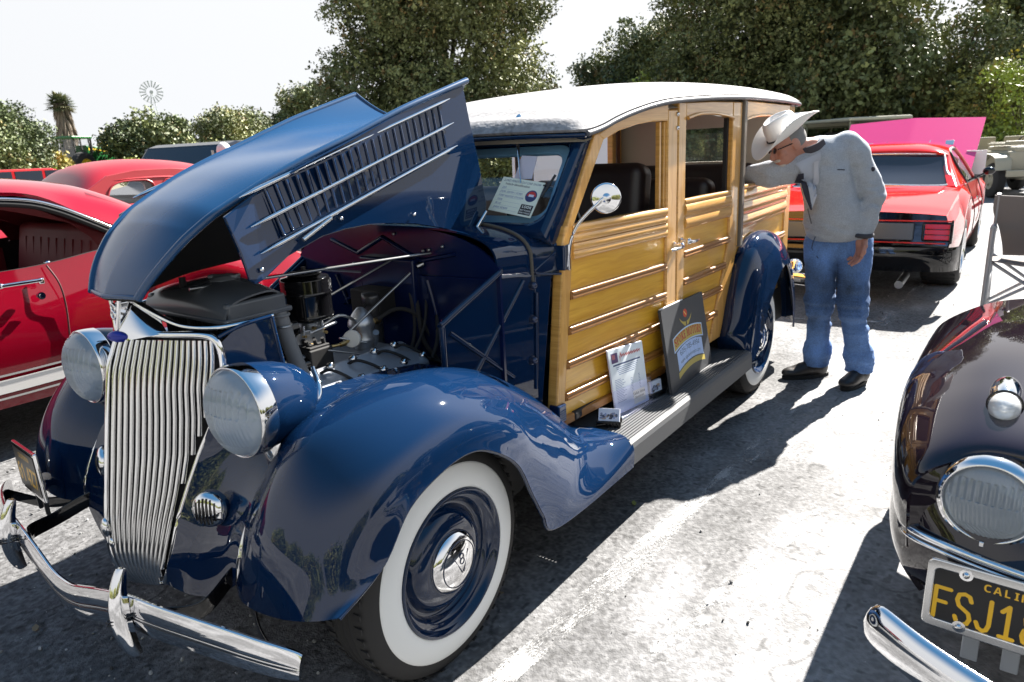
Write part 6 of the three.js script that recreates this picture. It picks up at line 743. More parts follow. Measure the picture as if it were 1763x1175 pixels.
// ---------------------------------------------------------------- things on the running board and windscreen
function quadBoard(TL, TR, BR, BL, th, n = 6) {            // a board through four corners, print side uv 0..1
  const g = (off) => { const P = []; for (let i = 0; i <= n; i++) { const r = []; for (let j = 0; j <= n; j++) { const u = i / n, v = j / n; r.push([0, 1, 2].map((c) => lerp(lerp(BL[c], BR[c], u), lerp(TL[c], TR[c], u), v))); } P.push(r); } const q = gridGeo(P, n, n, false), uv = q.attributes.uv; for (let i = 0; i <= n; i++) for (let j = 0; j <= n; j++) uv.setXY(i * (n + 1) + j, i / n, j / n); return q; };
  const f = g(), N = f.attributes.normal, nx = N.getX(0), ny = N.getY(0), nz = N.getZ(0), s = nz < 0 ? -1 : 1, d = [nx * s * th, ny * s * th, nz * s * th], bk = [TL, TR, BR, BL].map((p) => p.map((c, i) => c - d[i])), face = f.clone(); face.translate(d[0] * .02, d[1] * .02, d[2] * .02);
  const box = new THREE.BufferGeometry(); const A = [BL, BR, TR, TL], B = [bk[3], bk[2], bk[1], bk[0]], ps = [...A, ...B].flat(); box.setAttribute('position', new THREE.Float32BufferAttribute(ps, 3)); box.setIndex([4, 6, 5, 4, 7, 6, 0, 1, 5, 0, 5, 4, 1, 2, 6, 1, 6, 5, 2, 3, 7, 2, 7, 6, 3, 0, 4, 3, 4, 7]); const b2 = box.toNonIndexed(); b2.computeVertexNormals(); b2.setAttribute('uv', new THREE.Float32BufferAttribute(new Float32Array(b2.attributes.position.count * 2), 2)); return [face, b2];
}
{
  const st = canvasTex(640, 560, (c, w, h) => {
    c.fillStyle = '#3a3c40'; c.fillRect(0, 0, w, h); c.save(); c.translate(w * .52, 0);
    c.fillStyle = '#c8401c'; c.beginPath(); c.arc(0, 92, 30, 0, 7); c.fill(); c.strokeStyle = '#e0c060'; c.lineWidth = 9; c.beginPath(); c.moveTo(-16, 76); c.lineTo(14, 108); c.stroke();
    c.fillStyle = '#b9a44a'; for (const s of [-1, 1]) for (let k = 0; k < 4; k++) { c.beginPath(); c.moveTo(s * 8, 150 + k * 5); c.quadraticCurveTo(s * (58 - k * 8), 150 + k * 8, s * (96 - k * 16), 106 + k * 14); c.quadraticCurveTo(s * (70 - k * 8), 168 + k * 4, s * 8, 162 + k * 6); c.fill(); }
    const arc = (y0, y1, x, fill, stroke, bow = 34) => { c.beginPath(); c.moveTo(-x, y0 + bow); c.quadraticCurveTo(0, y0 - bow, x, y0 + bow); c.lineTo(x, y1 + bow); c.quadraticCurveTo(0, y1 - bow, -x, y1 + bow); c.closePath(); c.fillStyle = fill; c.fill(); if (stroke) { c.lineWidth = 9; c.strokeStyle = stroke; c.stroke(); } };
    arc(290, 420, 196, '#a9c2ea', null); for (const x of [-120, -60, 0, 60, 120]) { c.strokeStyle = '#7a94c4'; c.lineWidth = 3; c.beginPath(); c.moveTo(x, 280); c.lineTo(x, 440); c.stroke(); } arc(430, 470, 206, '#b5a24c', null); arc(190, 282, 222, '#b8a24a', '#b4cdf0');
    const onArc = (txt, y, size, col, span, font) => { c.fillStyle = col; c.font = font ?? `bold ${size}px serif`; c.textAlign = 'center'; const wds = [...txt]; let tot = 0; const ws = wds.map((q) => c.measureText(q).width); tot = ws.reduce((a, b) => a + b, 0); let x = -tot / 2 * (span / tot); for (let i = 0; i < wds.length; i++) { const cx = x + ws[i] * (span / tot) / 2; const k = cx / 222; c.save(); c.translate(cx, y + k * k * 34); c.rotate(k * .28); c.scale(span / tot, 1); c.fillText(wds[i], 0, 0); if (size > 60) { c.lineWidth = 2; c.strokeStyle = '#5a1410'; c.strokeText(wds[i], 0, 0); } c.restore(); x += ws[i] * (span / tot); } };
    onArc('SPOKE MOTORS', 258, 78, '#c22a22', 400); onArc('605-705-4994', 345, 50, '#252c44', 300, '50px sans-serif'); onArc('www.spokemotors.com', 398, 32, '#252c44', 310, '32px sans-serif'); c.restore();
  });
  const [f, b] = quadBoard([1.597, .774, .719], [2.098, .770, .722], [2.173, .376, .760], [1.586, .376, .788], .014), t = thing('sign_board', 'dark grey Spoke Motors sign board leaning on the wagon door from the running board', 'sign');
  const bd = part(t, 'board', b, std([.045, .047, .052], .6)); part(bd, 'print', f, phys([1, 1, 1], .5, { map: st })); part(bd, 'pale_edge', rod([1.60, .7755, .712], [1.86, .7735, .714], .004), std([.7, .7, .68], .6));
}
{
  const ft = canvasTex(420, 560, (c, w, h) => { c.fillStyle = '#e4ecf2'; c.fillRect(0, 0, w, h); c.fillStyle = '#5a4470'; c.fillRect(28, 34, 76, 84); c.fillStyle = '#b06a74'; c.fillRect(40, 46, 34, 40); c.strokeStyle = '#b43a30'; c.lineWidth = 7; c.beginPath(); c.moveTo(130, 70); for (let i = 0; i < 26; i++) c.lineTo(130 + i * 10, 70 + (i % 2 ? -12 : 10) * (i < 2 ? 2 : 1)); c.stroke(); c.fillStyle = '#3a4c78'; c.fillRect(40, 132, 330, 13); c.fillStyle = '#7a8cb0'; for (let k = 0; k < 5; k++) c.fillRect(70 + k * 6, 158 + k * 16, 270 - k * 18, 6); for (let k = 0; k < 15; k++) { c.fillRect(36, 262 + k * 14, 70 + (k * 37 % 60), 5); if (k > 1) { c.fillRect(222, 262 + k * 14, 26, 5); c.fillRect(322, 248 + k * 14, 20, 5); } } c.fillStyle = '#f4f0dc'; c.fillRect(232, 416, 150, 120); c.fillStyle = '#2a2418'; c.font = 'bold 34px sans-serif'; c.textAlign = 'center'; c.fillText('Take One', 307, 456); c.fillText('↑', 307, 526); c.font = 'bold 26px sans-serif'; c.fillText('Handout', 307, 490); });
  const C = [[1.150, .690, .682], [1.457, .660, .692], [1.469, .376, .724], [1.225, .376, .684]], [f, b] = quadBoard(...C, .008), t = thing('flyer_stack', 'stack of white printed flyers standing on the front of the running board', 'flyers');
  const st = part(t, 'paper_stack', b, std([.62, .66, .80], .7)); part(st, 'print', f, std([1, 1, 1], .6, 0, { map: ft }));
  const h = thing('flyer_holder', 'clear plastic holder carrying the white flyers on the running board', 'holder'), cp = phys([.92, .93, 1], .03, { transmission: 1, thickness: 0, ior: 1.45 });
  part(h, 'front_pane', quadBoard([1.182, .50, .692], [1.478, .488, .726], [1.482, .374, .738], [1.20, .374, .698], .003), cp); part(h, 'side_wall', [quadBoard([1.480, .51, .728], [1.53, .51, .690], [1.54, .374, .695], [1.485, .374, .738], .003)], cp); part(h, 'base', rbox(.30, .010, .09, 1.345, .379, .70, .004, 0, -.12, 0), cp);
}
for (const [x, z, a, lab, r] of [[1.118, .705, -1.2, 'black tray of photo business cards in front of the flyers', -.5], [1.545, .715, -.2, 'small photo card stand between the flyers and the sign board', -.15]]) {
  const t = thing('card_holder', lab, 'card holder', [x, .374, z], a), ct = canvasTex(160, 96, (c, w, h) => { c.fillStyle = '#d5dcea'; c.fillRect(0, 0, w, h); const R = rng(x * 1000); for (let i = 0; i < 26; i++) { c.fillStyle = ['#5b6478', '#8a90a8', '#3a4050', '#b6a090', '#9aa8c8'][i % 5]; c.beginPath(); c.ellipse(20 + R() * 120, 40 + R() * 40, 6 + R() * 14, 4 + R() * 12, 0, 0, 7); c.fill(); } });
  part(t, 'tray', [rbox(.105, .012, .055, 0, .006, 0, .004), rbox(.105, .026, .008, 0, .014, .026, .003), rbox(.105, .030, .010, 0, .016, -.02, .003)], r < -.3 ? M.black : M.glassTint);
  const cd = part(t, 'card_stack', [rbox(.09, .055, .014, 0, .045, 0, .001, r)], std([.7, .72, .78], .6)); part(cd, 'print', T(new THREE.PlaneGeometry(.088, .053), 0, .045 + (-.008) * Math.sin(r), .0075 * Math.cos(r) + .0006, r), std([1, 1, 1], .5, 0, { map: ct }));
}
{ // registration card behind the wiper
  const ct = canvasTex(512, 400, (c, w, h) => { c.fillStyle = '#dfe9dc'; c.fillRect(0, 0, w, h); c.fillStyle = '#26355e'; c.font = 'italic 34px sans-serif'; c.fillText('22ND PINES GOLF CAR SHOW', 24, 46, 460); c.font = 'bold 30px serif'; c.fillStyle = '#1c1c22'; c.fillText('Vehicle Identification', 60, 84, 300); c.strokeStyle = '#8fa3b4'; c.lineWidth = 2; c.font = 'italic 30px sans-serif'; c.fillStyle = '#2c4a90'; ['203', 'DON. ENTRY / FORD', 'FORD WOODIE STATION', '1936', 'BLUE', 'DAVE HENRY'].forEach((s, i) => { const y = 128 + i * 46; c.fillText(s, 40, y, 300); c.beginPath(); c.moveTo(30, y + 8); c.lineTo(330, y + 8); c.stroke(); }); c.fillStyle = '#33406e'; c.beginPath(); c.arc(418, 168, 66, 0, 7); c.fill(); c.fillStyle = '#c23a38'; c.beginPath(); c.arc(418, 168, 52, 3.1, 6.3); c.fill(); c.fillStyle = '#cfd6ea'; c.fillRect(388, 150, 60, 26); c.fillStyle = '#17181c'; c.fillRect(352, 268, 142, 112); c.fillStyle = '#e8ece8'; c.textAlign = 'center'; c.font = 'bold 42px sans-serif'; c.fillText('LOOK', 423, 308, 128); c.font = 'bold 24px sans-serif'; c.fillText('BUT PLEASE', 423, 340, 128); c.fillText("DON'T TOUCH", 423, 368, 128); });
  const t = thing('entry_card', 'white car show entry card behind the windscreen wiper', 'card'), [f, b] = quadBoard([.975, 1.422, .315], [.965, 1.395, .522], [.885, 1.268, .498], [.893, 1.298, .290], .003); const bd = part(t, 'card', b, std([.72, .75, .70], .6)); part(bd, 'print', f, std([1, 1, 1], .5, 0, { map: ct }));
  const t2 = thing('windscreen_ticket', 'small lilac paper slip behind the entry card in the windscreen', 'paper'); part(t2, 'slip', quadBoard([1.03, 1.50, .37], [1.03, 1.495, .445], [.99, 1.41, .44], [.99, 1.41, .355], .003), std([.55, .55, .66], .7));
}
// ---------------------------------------------------------------- people
const vsub = (a, b) => [a[0] - b[0], a[1] - b[1], a[2] - b[2]], vdot = (a, b) => a[0] * b[0] + a[1] * b[1] + a[2] * b[2], vadd = (a, b, k = 1) => [a[0] + b[0] * k, a[1] + b[1] * k, a[2] + b[2] * k], vlen = (a) => Math.hypot(...a), vnorm = (a) => { const l = vlen(a) || 1; return a.map((c) => c / l); }, vcross = (a, b) => [a[1] * b[2] - a[2] * b[1], a[2] * b[0] - a[0] * b[2], a[0] * b[1] - a[1] * b[0]];
const cap = (a, b, ra, rb = ra) => { const [ax, ay, az] = a, bx = b[0] - ax, by = b[1] - ay, bz = b[2] - az, il = 1 / (bx * bx + by * by + bz * bz + 1e-9); return (p) => { const x = p[0] - ax, y = p[1] - ay, z = p[2] - az; let h = (x * bx + y * by + z * bz) * il; h = h < 0 ? 0 : h > 1 ? 1 : h; const u = x - bx * h, v = y - by * h, w = z - bz * h; return Math.sqrt(u * u + v * v + w * w) - ra - (rb - ra) * h; }; };
const ell = (c, r, ax = [[1, 0, 0], [0, 1, 0], [0, 0, 1]]) => { const [A, B, C] = ax, [r0, r1, r2] = r, m = -Math.min(...r); return (p) => { const x = p[0] - c[0], y = p[1] - c[1], z = p[2] - c[2], u = (x * A[0] + y * A[1] + z * A[2]) / r0, v = (x * B[0] + y * B[1] + z * B[2]) / r1, w = (x * C[0] + y * C[1] + z * C[2]) / r2, k0 = Math.sqrt(u * u + v * v + w * w), k1 = Math.sqrt(u * u / (r0 * r0) + v * v / (r1 * r1) + w * w / (r2 * r2)); return k1 < 1e-9 ? m : k0 * (k0 - 1) / k1; }; };
const blend = (fs, k) => (p) => { let d = fs[0](p); for (let i = 1; i < fs.length; i++) { const e = fs[i](p), q = e - d; if (q >= k) continue; if (q <= -k) { d = e; continue; } const h = .5 + .5 * q / k; d = e + (d - e) * h - k * h * (1 - h); } return d; };
const union = (...fs) => (p) => Math.min(...fs.map((f) => f(p)));
function mcGeo(sdf, lo, hi, cell, uvScale = 1) {
  const c = [0, 1, 2].map((i) => (lo[i] + hi[i]) / 2), half = Math.max(...[0, 1, 2].map((i) => hi[i] - lo[i])) / 2 + cell * 2, res = Math.ceil(half * 2 / cell) + 2, mc = new MarchingCubes(res, new THREE.MeshStandardMaterial(), false, false, 220000); mc.isolation = 0;
  for (let z = 0; z < res; z++) for (let y = 0; y < res; y++) for (let x = 0; x < res; x++) { const hr = res / 2, k = half / hr, p = [c[0] + (x - hr) * k, c[1] + (y - hr) * k, c[2] + (z - hr) * k], o = Math.max(lo[0] - p[0], p[0] - hi[0], lo[1] - p[1], p[1] - hi[1], lo[2] - p[2], p[2] - hi[2]); mc.field[x + y * res + z * res * res] = o > cell * 2 ? -o : -sdf(p); }
  mc.update(); const n = mc.count, seen = new Map(), P = new Float32Array(n * 3), N = new Float32Array(n * 3), U = new Float32Array(n * 2), e = cell * .6;
  for (let i = 0; i < n; i++) { const p = [0, 1, 2].map((k) => c[k] + mc.positionArray[i * 3 + k] * half), key = p.map((q) => Math.round(q * 2e4)).join(); let g = seen.get(key); if (!g) { g = [0, 1, 2].map((k) => { const a = [...p], b = [...p]; a[k] += e; b[k] -= e; return sdf(a) - sdf(b); }); seen.set(key, g); } const l = vlen(g) || 1; for (let k = 0; k < 3; k++) { P[i * 3 + k] = p[k]; N[i * 3 + k] = g[k] / l; } U[i * 2] = (p[0] * .6 + p[2]) * uvScale; U[i * 2 + 1] = p[1] * uvScale; }
  const g = new THREE.BufferGeometry(); g.setAttribute('position', new THREE.BufferAttribute(P, 3)); g.setAttribute('normal', new THREE.BufferAttribute(N, 3)); g.setAttribute('uv', new THREE.BufferAttribute(U, 2)); g.setIndex([...Array(n).keys()]); return g;
}
const fabricTex = (c, s, k, n = 120) => tex(256, 256, (u, v) => { const a = noise(u * n, v * n, n, n), b = fbm(u * 8 + s, v * 8, 3, 8, 8), q = 1 + (a - .5) * k + (b - .5) * k * .35; return c.map((x) => x * q); }, 4, 4);
const skin = phys([.46, .215, .155], .5, { sheen: .2 });
function onSurf(sdf, p, d, off) { let q = [...p], t = 0; for (let i = 0; i < 80; i++) { const s = sdf(q) - off; if (Math.abs(s) < 3e-4) return q; t += s * .7; if (t > .7 || t < -.2) break; q = vadd(p, d, t); } return vadd(p, d, .35); }
function patch(sdf, pts, d, off, nu = 10, nv = 6) { return gridGeo(surfPts(pts, nu, nv).map((r) => r.map((p) => onSurf(sdf, vadd(p, d, -.35), d, off))), nu, nv, false); }
function hand(w, dir, palm, side, curl, s = 1) {           // wrist, direction of the fingers, palm normal, thumb side (+1 / -1)
  const d = vnorm(dir), n = vnorm(vsub(palm, d.map((c) => c * vdot(palm, d)))), x = vcross(d, n).map((c) => c * side), at = (a, b, c) => [0, 1, 2].map((i) => w[i] + (d[i] * a + x[i] * b + n[i] * c) * s);
  const fs = [cap(at(-.02, 0, 0), at(.02, 0, 0), .027 * s, .030 * s), cap(at(.03, .018, 0), at(.075, .026, 0), .016 * s, .015 * s), cap(at(.03, 0, 0), at(.082, .006, 0), .018 * s, .015 * s), cap(at(.03, -.016, 0), at(.076, -.022, 0), .016 * s, .014 * s)], out = [blend(fs, .018 * s)];
  [[.082, .030, .070], [.088, .010, .080], [.086, -.011, .075], [.079, -.030, .060]].forEach(([a, b, l], k) => { const c = curl * (1 + k * .12); let p = at(a - .012, b, 0), ang = .15; for (let j = 0; j < 3; j++) { ang += c * (j ? .8 : .5); const m = l * [.45, .32, .25][j], q = [0, 1, 2].map((i) => p[i] + (d[i] * Math.cos(ang) + n[i] * Math.sin(ang)) * m * s); out.push(cap(p, q, (.0098 - j * .0008) * s, (.0090 - j * .0010) * s)); p = q; } });
  const t0 = at(.012, .026, .004), t1 = at(.042, .048, .014), t2 = at(.068, .052, .022), t3 = at(.090, .050, .026); out.push(blend([cap(t0, t1, .016 * s, .0125 * s), cap(t1, t2, .0125 * s, .0105 * s), cap(t2, t3, .0105 * s, .009 * s)], .006 * s));
  const f = blend(out, .005 * s), lo = [0, 1, 2].map((i) => w[i] - .19 * s), hi = [0, 1, 2].map((i) => w[i] + .19 * s); return mcGeo(f, lo, hi, .0042 * s);
}
{
  const t = thing('person', 'man in white cowboy hat, grey fleece jacket and blue jeans leaning into the wagon window', 'person', [0, 0, 0]);
  const hipR = [3.275, .865, 1.035], hipL = [3.29, .87, 1.215], knR = [3.215, .475, 1.058], knL = [3.225, .46, 1.25], anR = [3.30, .085, 1.045], anL = [3.285, .085, 1.305], belly = [3.20, 1.06, 1.10], chest = [3.115, 1.30, 1.065], neck = [3.03, 1.445, 1.01], shR = [2.985, 1.345, .935], shL = [3.15, 1.42, 1.20], elL = [3.235, 1.175, 1.30], wrL = [3.205, .925, 1.268], elR = [2.945, 1.315, .795], wrR = [2.945, 1.325, .655];
  const hc = [2.935, 1.485, .885], fw = vnorm([-.60, -.46, -.58]), up = vnorm(vsub([0, 1, 0], fw.map((c) => c * fw[1]))), rt = vcross(fw, up), HL = (x, y, z) => [0, 1, 2].map((i) => hc[i] + rt[i] * x + up[i] * y + fw[i] * z), AX = [rt, up, fw];
  const head = blend([ell(HL(0, .02, -.01), [.074, .098, .098], AX), ell(HL(0, -.055, .03), [.058, .062, .068], AX), ell(HL(0, -.092, .062), [.026, .022, .024], AX), cap(HL(0, -.05, -.035), neck, .056, .064), cap(HL(0, .012, .088), HL(0, -.026, .112), .010, .0155), ell(HL(-.076, -.012, -.008), [.012, .034, .022], AX), ell(HL(.076, -.012, -.008), [.012, .034, .022], AX), ell(HL(0, .030, .078), [.05, .014, .018], AX), ell(HL(-.038, -.024, .068), [.022, .02, .02], AX), ell(HL(.038, -.024, .068), [.022, .02, .02], AX), ell(HL(0, -.060, .092), [.022, .007, .010], AX), ell(HL(0, -.072, .088), [.020, .008, .010], AX)], .018);
  const figure = blend([ell(vadd(hipR, vsub(hipL, hipR), .5), [.11, .10, .13]), cap(hipR, knR, .08, .055), cap(knR, anR, .052, .04), cap(hipL, knL, .08, .055), cap(knL, anL, .052, .04), cap([3.30, .9, 1.125], belly, .10, .13), cap(belly, chest, .13, .12), cap(chest, neck, .11, .06), cap(shR, shL, .06), cap(shR, elR, .05, .042), cap(elR, wrR, .042, .03), cap(shL, elL, .05, .042), cap(elL, wrL, .042, .03), cap(anR, [3.18, .045, .93], .04, .035), cap(anL, [3.14, .045, 1.275], .04, .035), cap(HL(0, -.05, -.03), neck, .055, .06), ell(HL(0, 0, 0), [.07, .09, .09], AX)], .04);
  part(t, 'body', [mcGeo(figure, [2.75, 0, .55], [3.5, 1.62, 1.45], .018), mcGeo(head, [2.76, 1.30, .70], [3.12, 1.64, 1.08], .0042), hand(wrL, [-.22, -.95, -.05], [-.75, .1, -.6], -1, .30, 1.14), hand(wrR, [-.1, -.35, -.9], [-.1, -.9, .35], 1, .45)], skin);
  // jacket
  const wr = (p) => { const n = fbm(p[0] * 7 + 40, p[1] * 9 + p[2] * 5 + 60, 2, 512, 512) - .5, waist = smooth(.30, .0, Math.abs(p[1] - 1.02)), fold = Math.sin(p[1] * 52 + p[0] * 30 + n * 9) * .006 * waist, arm = smooth(.14, .0, Math.hypot(p[0] - 3.22, (p[1] - 1.15) * .8, p[2] - 1.30)), fa = Math.sin(p[1] * 95 - p[2] * 40 + n * 8) * .007 * arm, pull = Math.sin((p[0] * .8 - p[1]) * 38 + n * 6) * .004 * smooth(1.1, 1.3, p[1]); return n * .012 + fold + fa + pull; };
  const torso = blend([ell([3.255, .985, 1.115], [.148, .12, .182]), cap([3.235, 1.02, 1.115], belly, .145, .152), cap(belly, chest, .152, .138), cap(chest, [3.06, 1.42, 1.04], .130, .10), cap([3.01, 1.375, .955], [3.13, 1.45, 1.16], .082, .088)], .045);
  const armR = blend([cap(shR, elR, .082, .070), cap(elR, [2.945, 1.318, .68], .070, .054)], .03), armL = blend([cap([3.145, 1.425, 1.20], elL, .080, .070), cap(elL, [3.208, .965, 1.272], .068, .058)], .025), sj = blend([torso, armR], .04), jk0 = blend([sj, armL], .018);
  const jacket = (p) => { const d0 = jk0(p); return Math.max(d0 < .05 && d0 > -.05 ? d0 + wr(p) * .8 : d0, .905 - p[1] + (p[2] > 1.235 && p[0] < 3.3 && p[1] < 1.0 ? -.03 : 0) + .02 * (p[0] - 3.2)); };
  const grey = fabricTex([.64, .665, .70], 3, .20, 128), fl = std([1, 1, 1], .95, 0, { map: grey, bumpMap: fabricTex([.5, .5, .5], 5, .9, 128), bumpScale: .0018 });
  const jm = part(t, 'jacket', mcGeo(jacket, [2.84, .86, .60], [3.5, 1.60, 1.45], .0105), fl);
  const D = [.66, -.10, -.74], dk = std([.028, .028, .045], .8), vw = [.66, -.22, -.72];
  const SP = (a, b) => [a, a.map((c, i) => lerp(c, b[i], .5)), b];
  part(jm, 'shirt_front', patch(jacket, [SP([2.86, 1.385, .985], [2.93, 1.44, 1.085]), SP([2.90, 1.30, 1.005], [2.945, 1.32, 1.08]), SP([2.935, 1.20, 1.025], [2.955, 1.21, 1.055]), SP([2.955, 1.125, 1.035], [2.96, 1.125, 1.04])], vw, .006, 14, 6), std([.42, .45, .52], .85));
  part(jm, 'dark_lining', patch(jacket, [SP([2.885, 1.32, .980], [2.900, 1.325, 1.008]), SP([2.897, 1.27, .982], [2.920, 1.275, 1.016]), SP([2.928, 1.19, 1.0], [2.942, 1.19, 1.03]), SP([2.955, 1.11, 1.03], [2.958, 1.11, 1.038])], vw, .009, 14, 4), dk);
  part(jm, 'shirt_placket', patch(jacket, [SP([2.918, 1.385, 1.055], [2.93, 1.39, 1.075]), SP([2.94, 1.27, 1.058], [2.95, 1.27, 1.076]), SP([2.955, 1.14, 1.035], [2.958, 1.14, 1.045])], vw, .011, 12, 2), std([.50, .52, .58], .85));
  part(jm, 'zip', (() => { const P = []; for (let k = 0; k <= 16; k++) { const f = k / 16 * .45, p = [lerp(2.958, 3.06, f), lerp(1.125, .925, f), lerp(1.042, 1.075, f)]; P.push(onSurf(jacket, vadd(p, vw, -.3), vw, .003)); } return tube(P, .0038, { n: 40, seg: 5 }); })(), std([.12, .12, .13], .6));
  part(jm, 'chest_logo', (() => { const a = onSurf(jacket, vadd([2.99, 1.335, 1.16], vw, -.3), vw, .002), b = onSurf(jacket, vadd([3.01, 1.335, 1.20], vw, -.3), vw, .002); return rod(a, b, .003, 5); })(), dk);
  part(jm, 'sleeve_badge', (() => { const d = [.5, 0, -.86], c = onSurf(jacket, vadd([3.155, 1.325, 1.29], d, -.3), d, .001); return T(SC(new THREE.SphereGeometry(.012, 10, 8), 1, 1.2, 1), ...c); })(), dk);
  part(jm, 'collar', [shell([[-1.7, .0], [-1.2, .004], [-.6, .01], [0, .012], [.6, .01], [1.1, .004], [1.5, 0]].map(([a, o]) => [0, .5, 1].map((h) => { const r = .078 + h * .010, q = [neck[0] + .02, neck[1] - .02, neck[2] + .012], ax = vnorm([-.42, .82, -.36]), u = vnorm(vcross(ax, [0, 0, 1])), v = vcross(ax, u); return [0, 1, 2].map((i) => q[i] + (-u[i] * Math.cos(a + .55) + v[i] * Math.sin(a + .55)) * r + ax[i] * (h * .082 + o)); })), 24, 6, .008)], std([.06, .058, .075], .85));
  part(jm, 'shirt_collar', [shell([-1.9, -1.2, -.4, .4, 1.2, 1.9].map((a) => [0, .5, 1].map((h) => { const r = .068 + h * .005, q = [neck[0] + .005, neck[1] - .01, neck[2]], ax = vnorm([-.42, .82, -.36]), u = vnorm(vcross(ax, [0, 0, 1])), v = vcross(ax, u); return [0, 1, 2].map((i) => q[i] + (-u[i] * Math.cos(a + .55) + v[i] * Math.sin(a + .55)) * r + ax[i] * (h * .062)); })), 24, 6, .005)], std([.58, .61, .68], .85));
  part(jm, 'cuff', [T(new THREE.TorusGeometry(.050, .014, 10, 28), wrL[0] + .002, wrL[1] + .022, wrL[2] + .002, PI / 2 + .1, .08)], std([.05, .05, .06], .9));
  // jeans and shoes
  const cr = (p) => (fbm(p[0] * 10 + 20, p[1] * 22 + 80, 3, 512, 512) - .5) * (.016 + .03 * smooth(.22, .06, Math.abs(p[1] - .46)) + .04 * smooth(.26, .12, p[1]));
  const jn0 = union(blend([ell([3.285, .93, 1.125], [.140, .16, .178]), cap(hipR, knR, .104, .076), cap(knR, [3.285, .20, 1.05], .074, .068), cap([3.285, .20, 1.05], [3.295, .115, 1.046], .073, .079)], .03), blend([ell([3.285, .93, 1.125], [.140, .16, .178]), cap(hipL, knL, .104, .078), cap(knL, [3.275, .20, 1.292], .076, .070), cap([3.275, .20, 1.292], [3.285, .115, 1.303], .075, .081)], .03));
  const jeans = (p) => { const d0 = jn0(p); return Math.max(Math.abs(d0) < .06 ? d0 + cr(p) : d0, .088 - p[1]); };
  const denim = tex(512, 512, (u, v) => { const a = noise(u * 200, v * 200, 200, 200), b = fbm(u * 5, v * 3, 4, 5, 3), q = .82 + (a - .5) * .22 + (b - .5) * .7; return [.35 * q + .04, .50 * q + .03, .75 * q]; }, 1.6, 1.6);
  const jm2 = part(t, 'jeans', mcGeo(jeans, [3.05, .07, .84], [3.5, 1.0, 1.44], .0105), std([1, 1, 1], .92, 0, { map: denim }));
  part(jm2, 'fly_seam', (() => { const d = [.8, 0, -.5], P = [[3.05, .94, 1.06], [3.06, .86, 1.07], [3.09, .80, 1.09]].map((p) => onSurf(jeans, vadd(p, d, -.3), d, .002)); return tube(P, .003, { n: 12, seg: 5 }); })(), std([.05, .08, .15], .9));
  const shoe = (heel, toe) => { const d = vnorm(vsub(toe, heel)), s = [-d[2], 0, d[0]], at = (a, b, h) => [heel[0] + d[0] * a + s[0] * b, h, heel[2] + d[2] * a + s[2] * b], L = vlen(vsub(toe, heel)), ax = [d, [0, 1, 0], s]; const upr = blend([ell(at(.03, 0, .065), [.055, .06, .044], ax), ell(at(L * .45, 0, .06), [.09, .05, .046], ax), ell(at(L * .80, .004, .045), [.075, .036, .050], ax), cap(at(.045, 0, .07), at(.03, 0, .15), .044, .048)], .03); return [mcGeo((p) => Math.max(upr(p), .018 - p[1]), [heel[0] - .34, 0, heel[2] - .3], [heel[0] + .2, .16, heel[2] + .25], .008), (() => { const o = []; for (let k = 0; k < 28; k++) { const a = k / 28 * 2 * PI, x = Math.cos(a), z = Math.sin(a); o.push([L * .47 + x * (L * .5 + .03), z * (.047 + .006 * x)]); } const g = extr(o, .026, { bevel: .004 }); g.rotateX(PI / 2); g.translate(0, .028, 0); g.rotateY(-Math.atan2(d[2], d[0])); g.translate(heel[0], 0, heel[2]); return g; })(), at]; };
  for (const [h, e] of [[[3.335, .03, 1.085], [3.155, .03, .895]], [[3.33, .03, 1.325], [3.095, .03, 1.262]]]) { const [u, s, at] = shoe(h, e), sm = part(t, 'shoe', u, phys([.018, .016, .016], .42)); part(sm, 'sole', s, std([.012, .012, .012], .85)); part(sm, 'lace', [.12, .145, .17].map((a) => rod(at(a, -.024, .108 - (a - .12) * .5), at(a + .008, .024, .108 - (a - .12) * .5), .0035, 5)), std([.18, .17, .16], .8)); }
  // head details
  part(t, 'hair', mcGeo((p) => Math.max(ell(HL(0, .012, -.018), [.079, .092, .100], AX)(p), vdot(vsub(p, HL(0, 0, .012)), fw), -vdot(vsub(p, HL(0, -.065, 0)), up)), HL(0, 0, 0).map((c) => c - .15), HL(0, 0, 0).map((c) => c + .15), .006), std([.20, .20, .20], .95));
  part(t, 'beard', mcGeo((p) => Math.max(blend([ell(HL(0, -.090, .066), [.034, .034, .036], AX), ell(HL(0, -.052, .096), [.034, .010, .014], AX)], .012)(p) + (noise(p[0] * 300 + 500, p[1] * 300 + p[2] * 200 + 500) - .5) * .004, -1), HL(0, -.08, .06).map((c) => c - .08), HL(0, -.08, .06).map((c) => c + .08), .0045), std([.50, .46, .42], .95));
  part(t, 'sunglasses', [...[-1, 1].map((s) => T(SC(new THREE.SphereGeometry(.021, 16, 10), 1.15, .8, .35), ...HL(s * .031, .012, .098)).translate(0, 0, 0)), rod(HL(-.012, .016, .104), HL(.012, .016, .104), .003), ...[-1, 1].map((s) => rod(HL(s * .052, .016, .09), HL(s * .080, .006, .0), .0035))], M.black);
  part(t, 'mouth_line', rod(HL(-.018, -.066, .101), HL(.018, -.066, .101), .0025, 5), std([.22, .09, .07], .6));
  const hatC = [0, .062, -.012], HH = (x, y, z) => HL(hatC[0] + x, hatC[1] + y * .993 - z * .12, hatC[2] + z * .993 + y * .12), straw = phys([.88, .865, .84], .6);
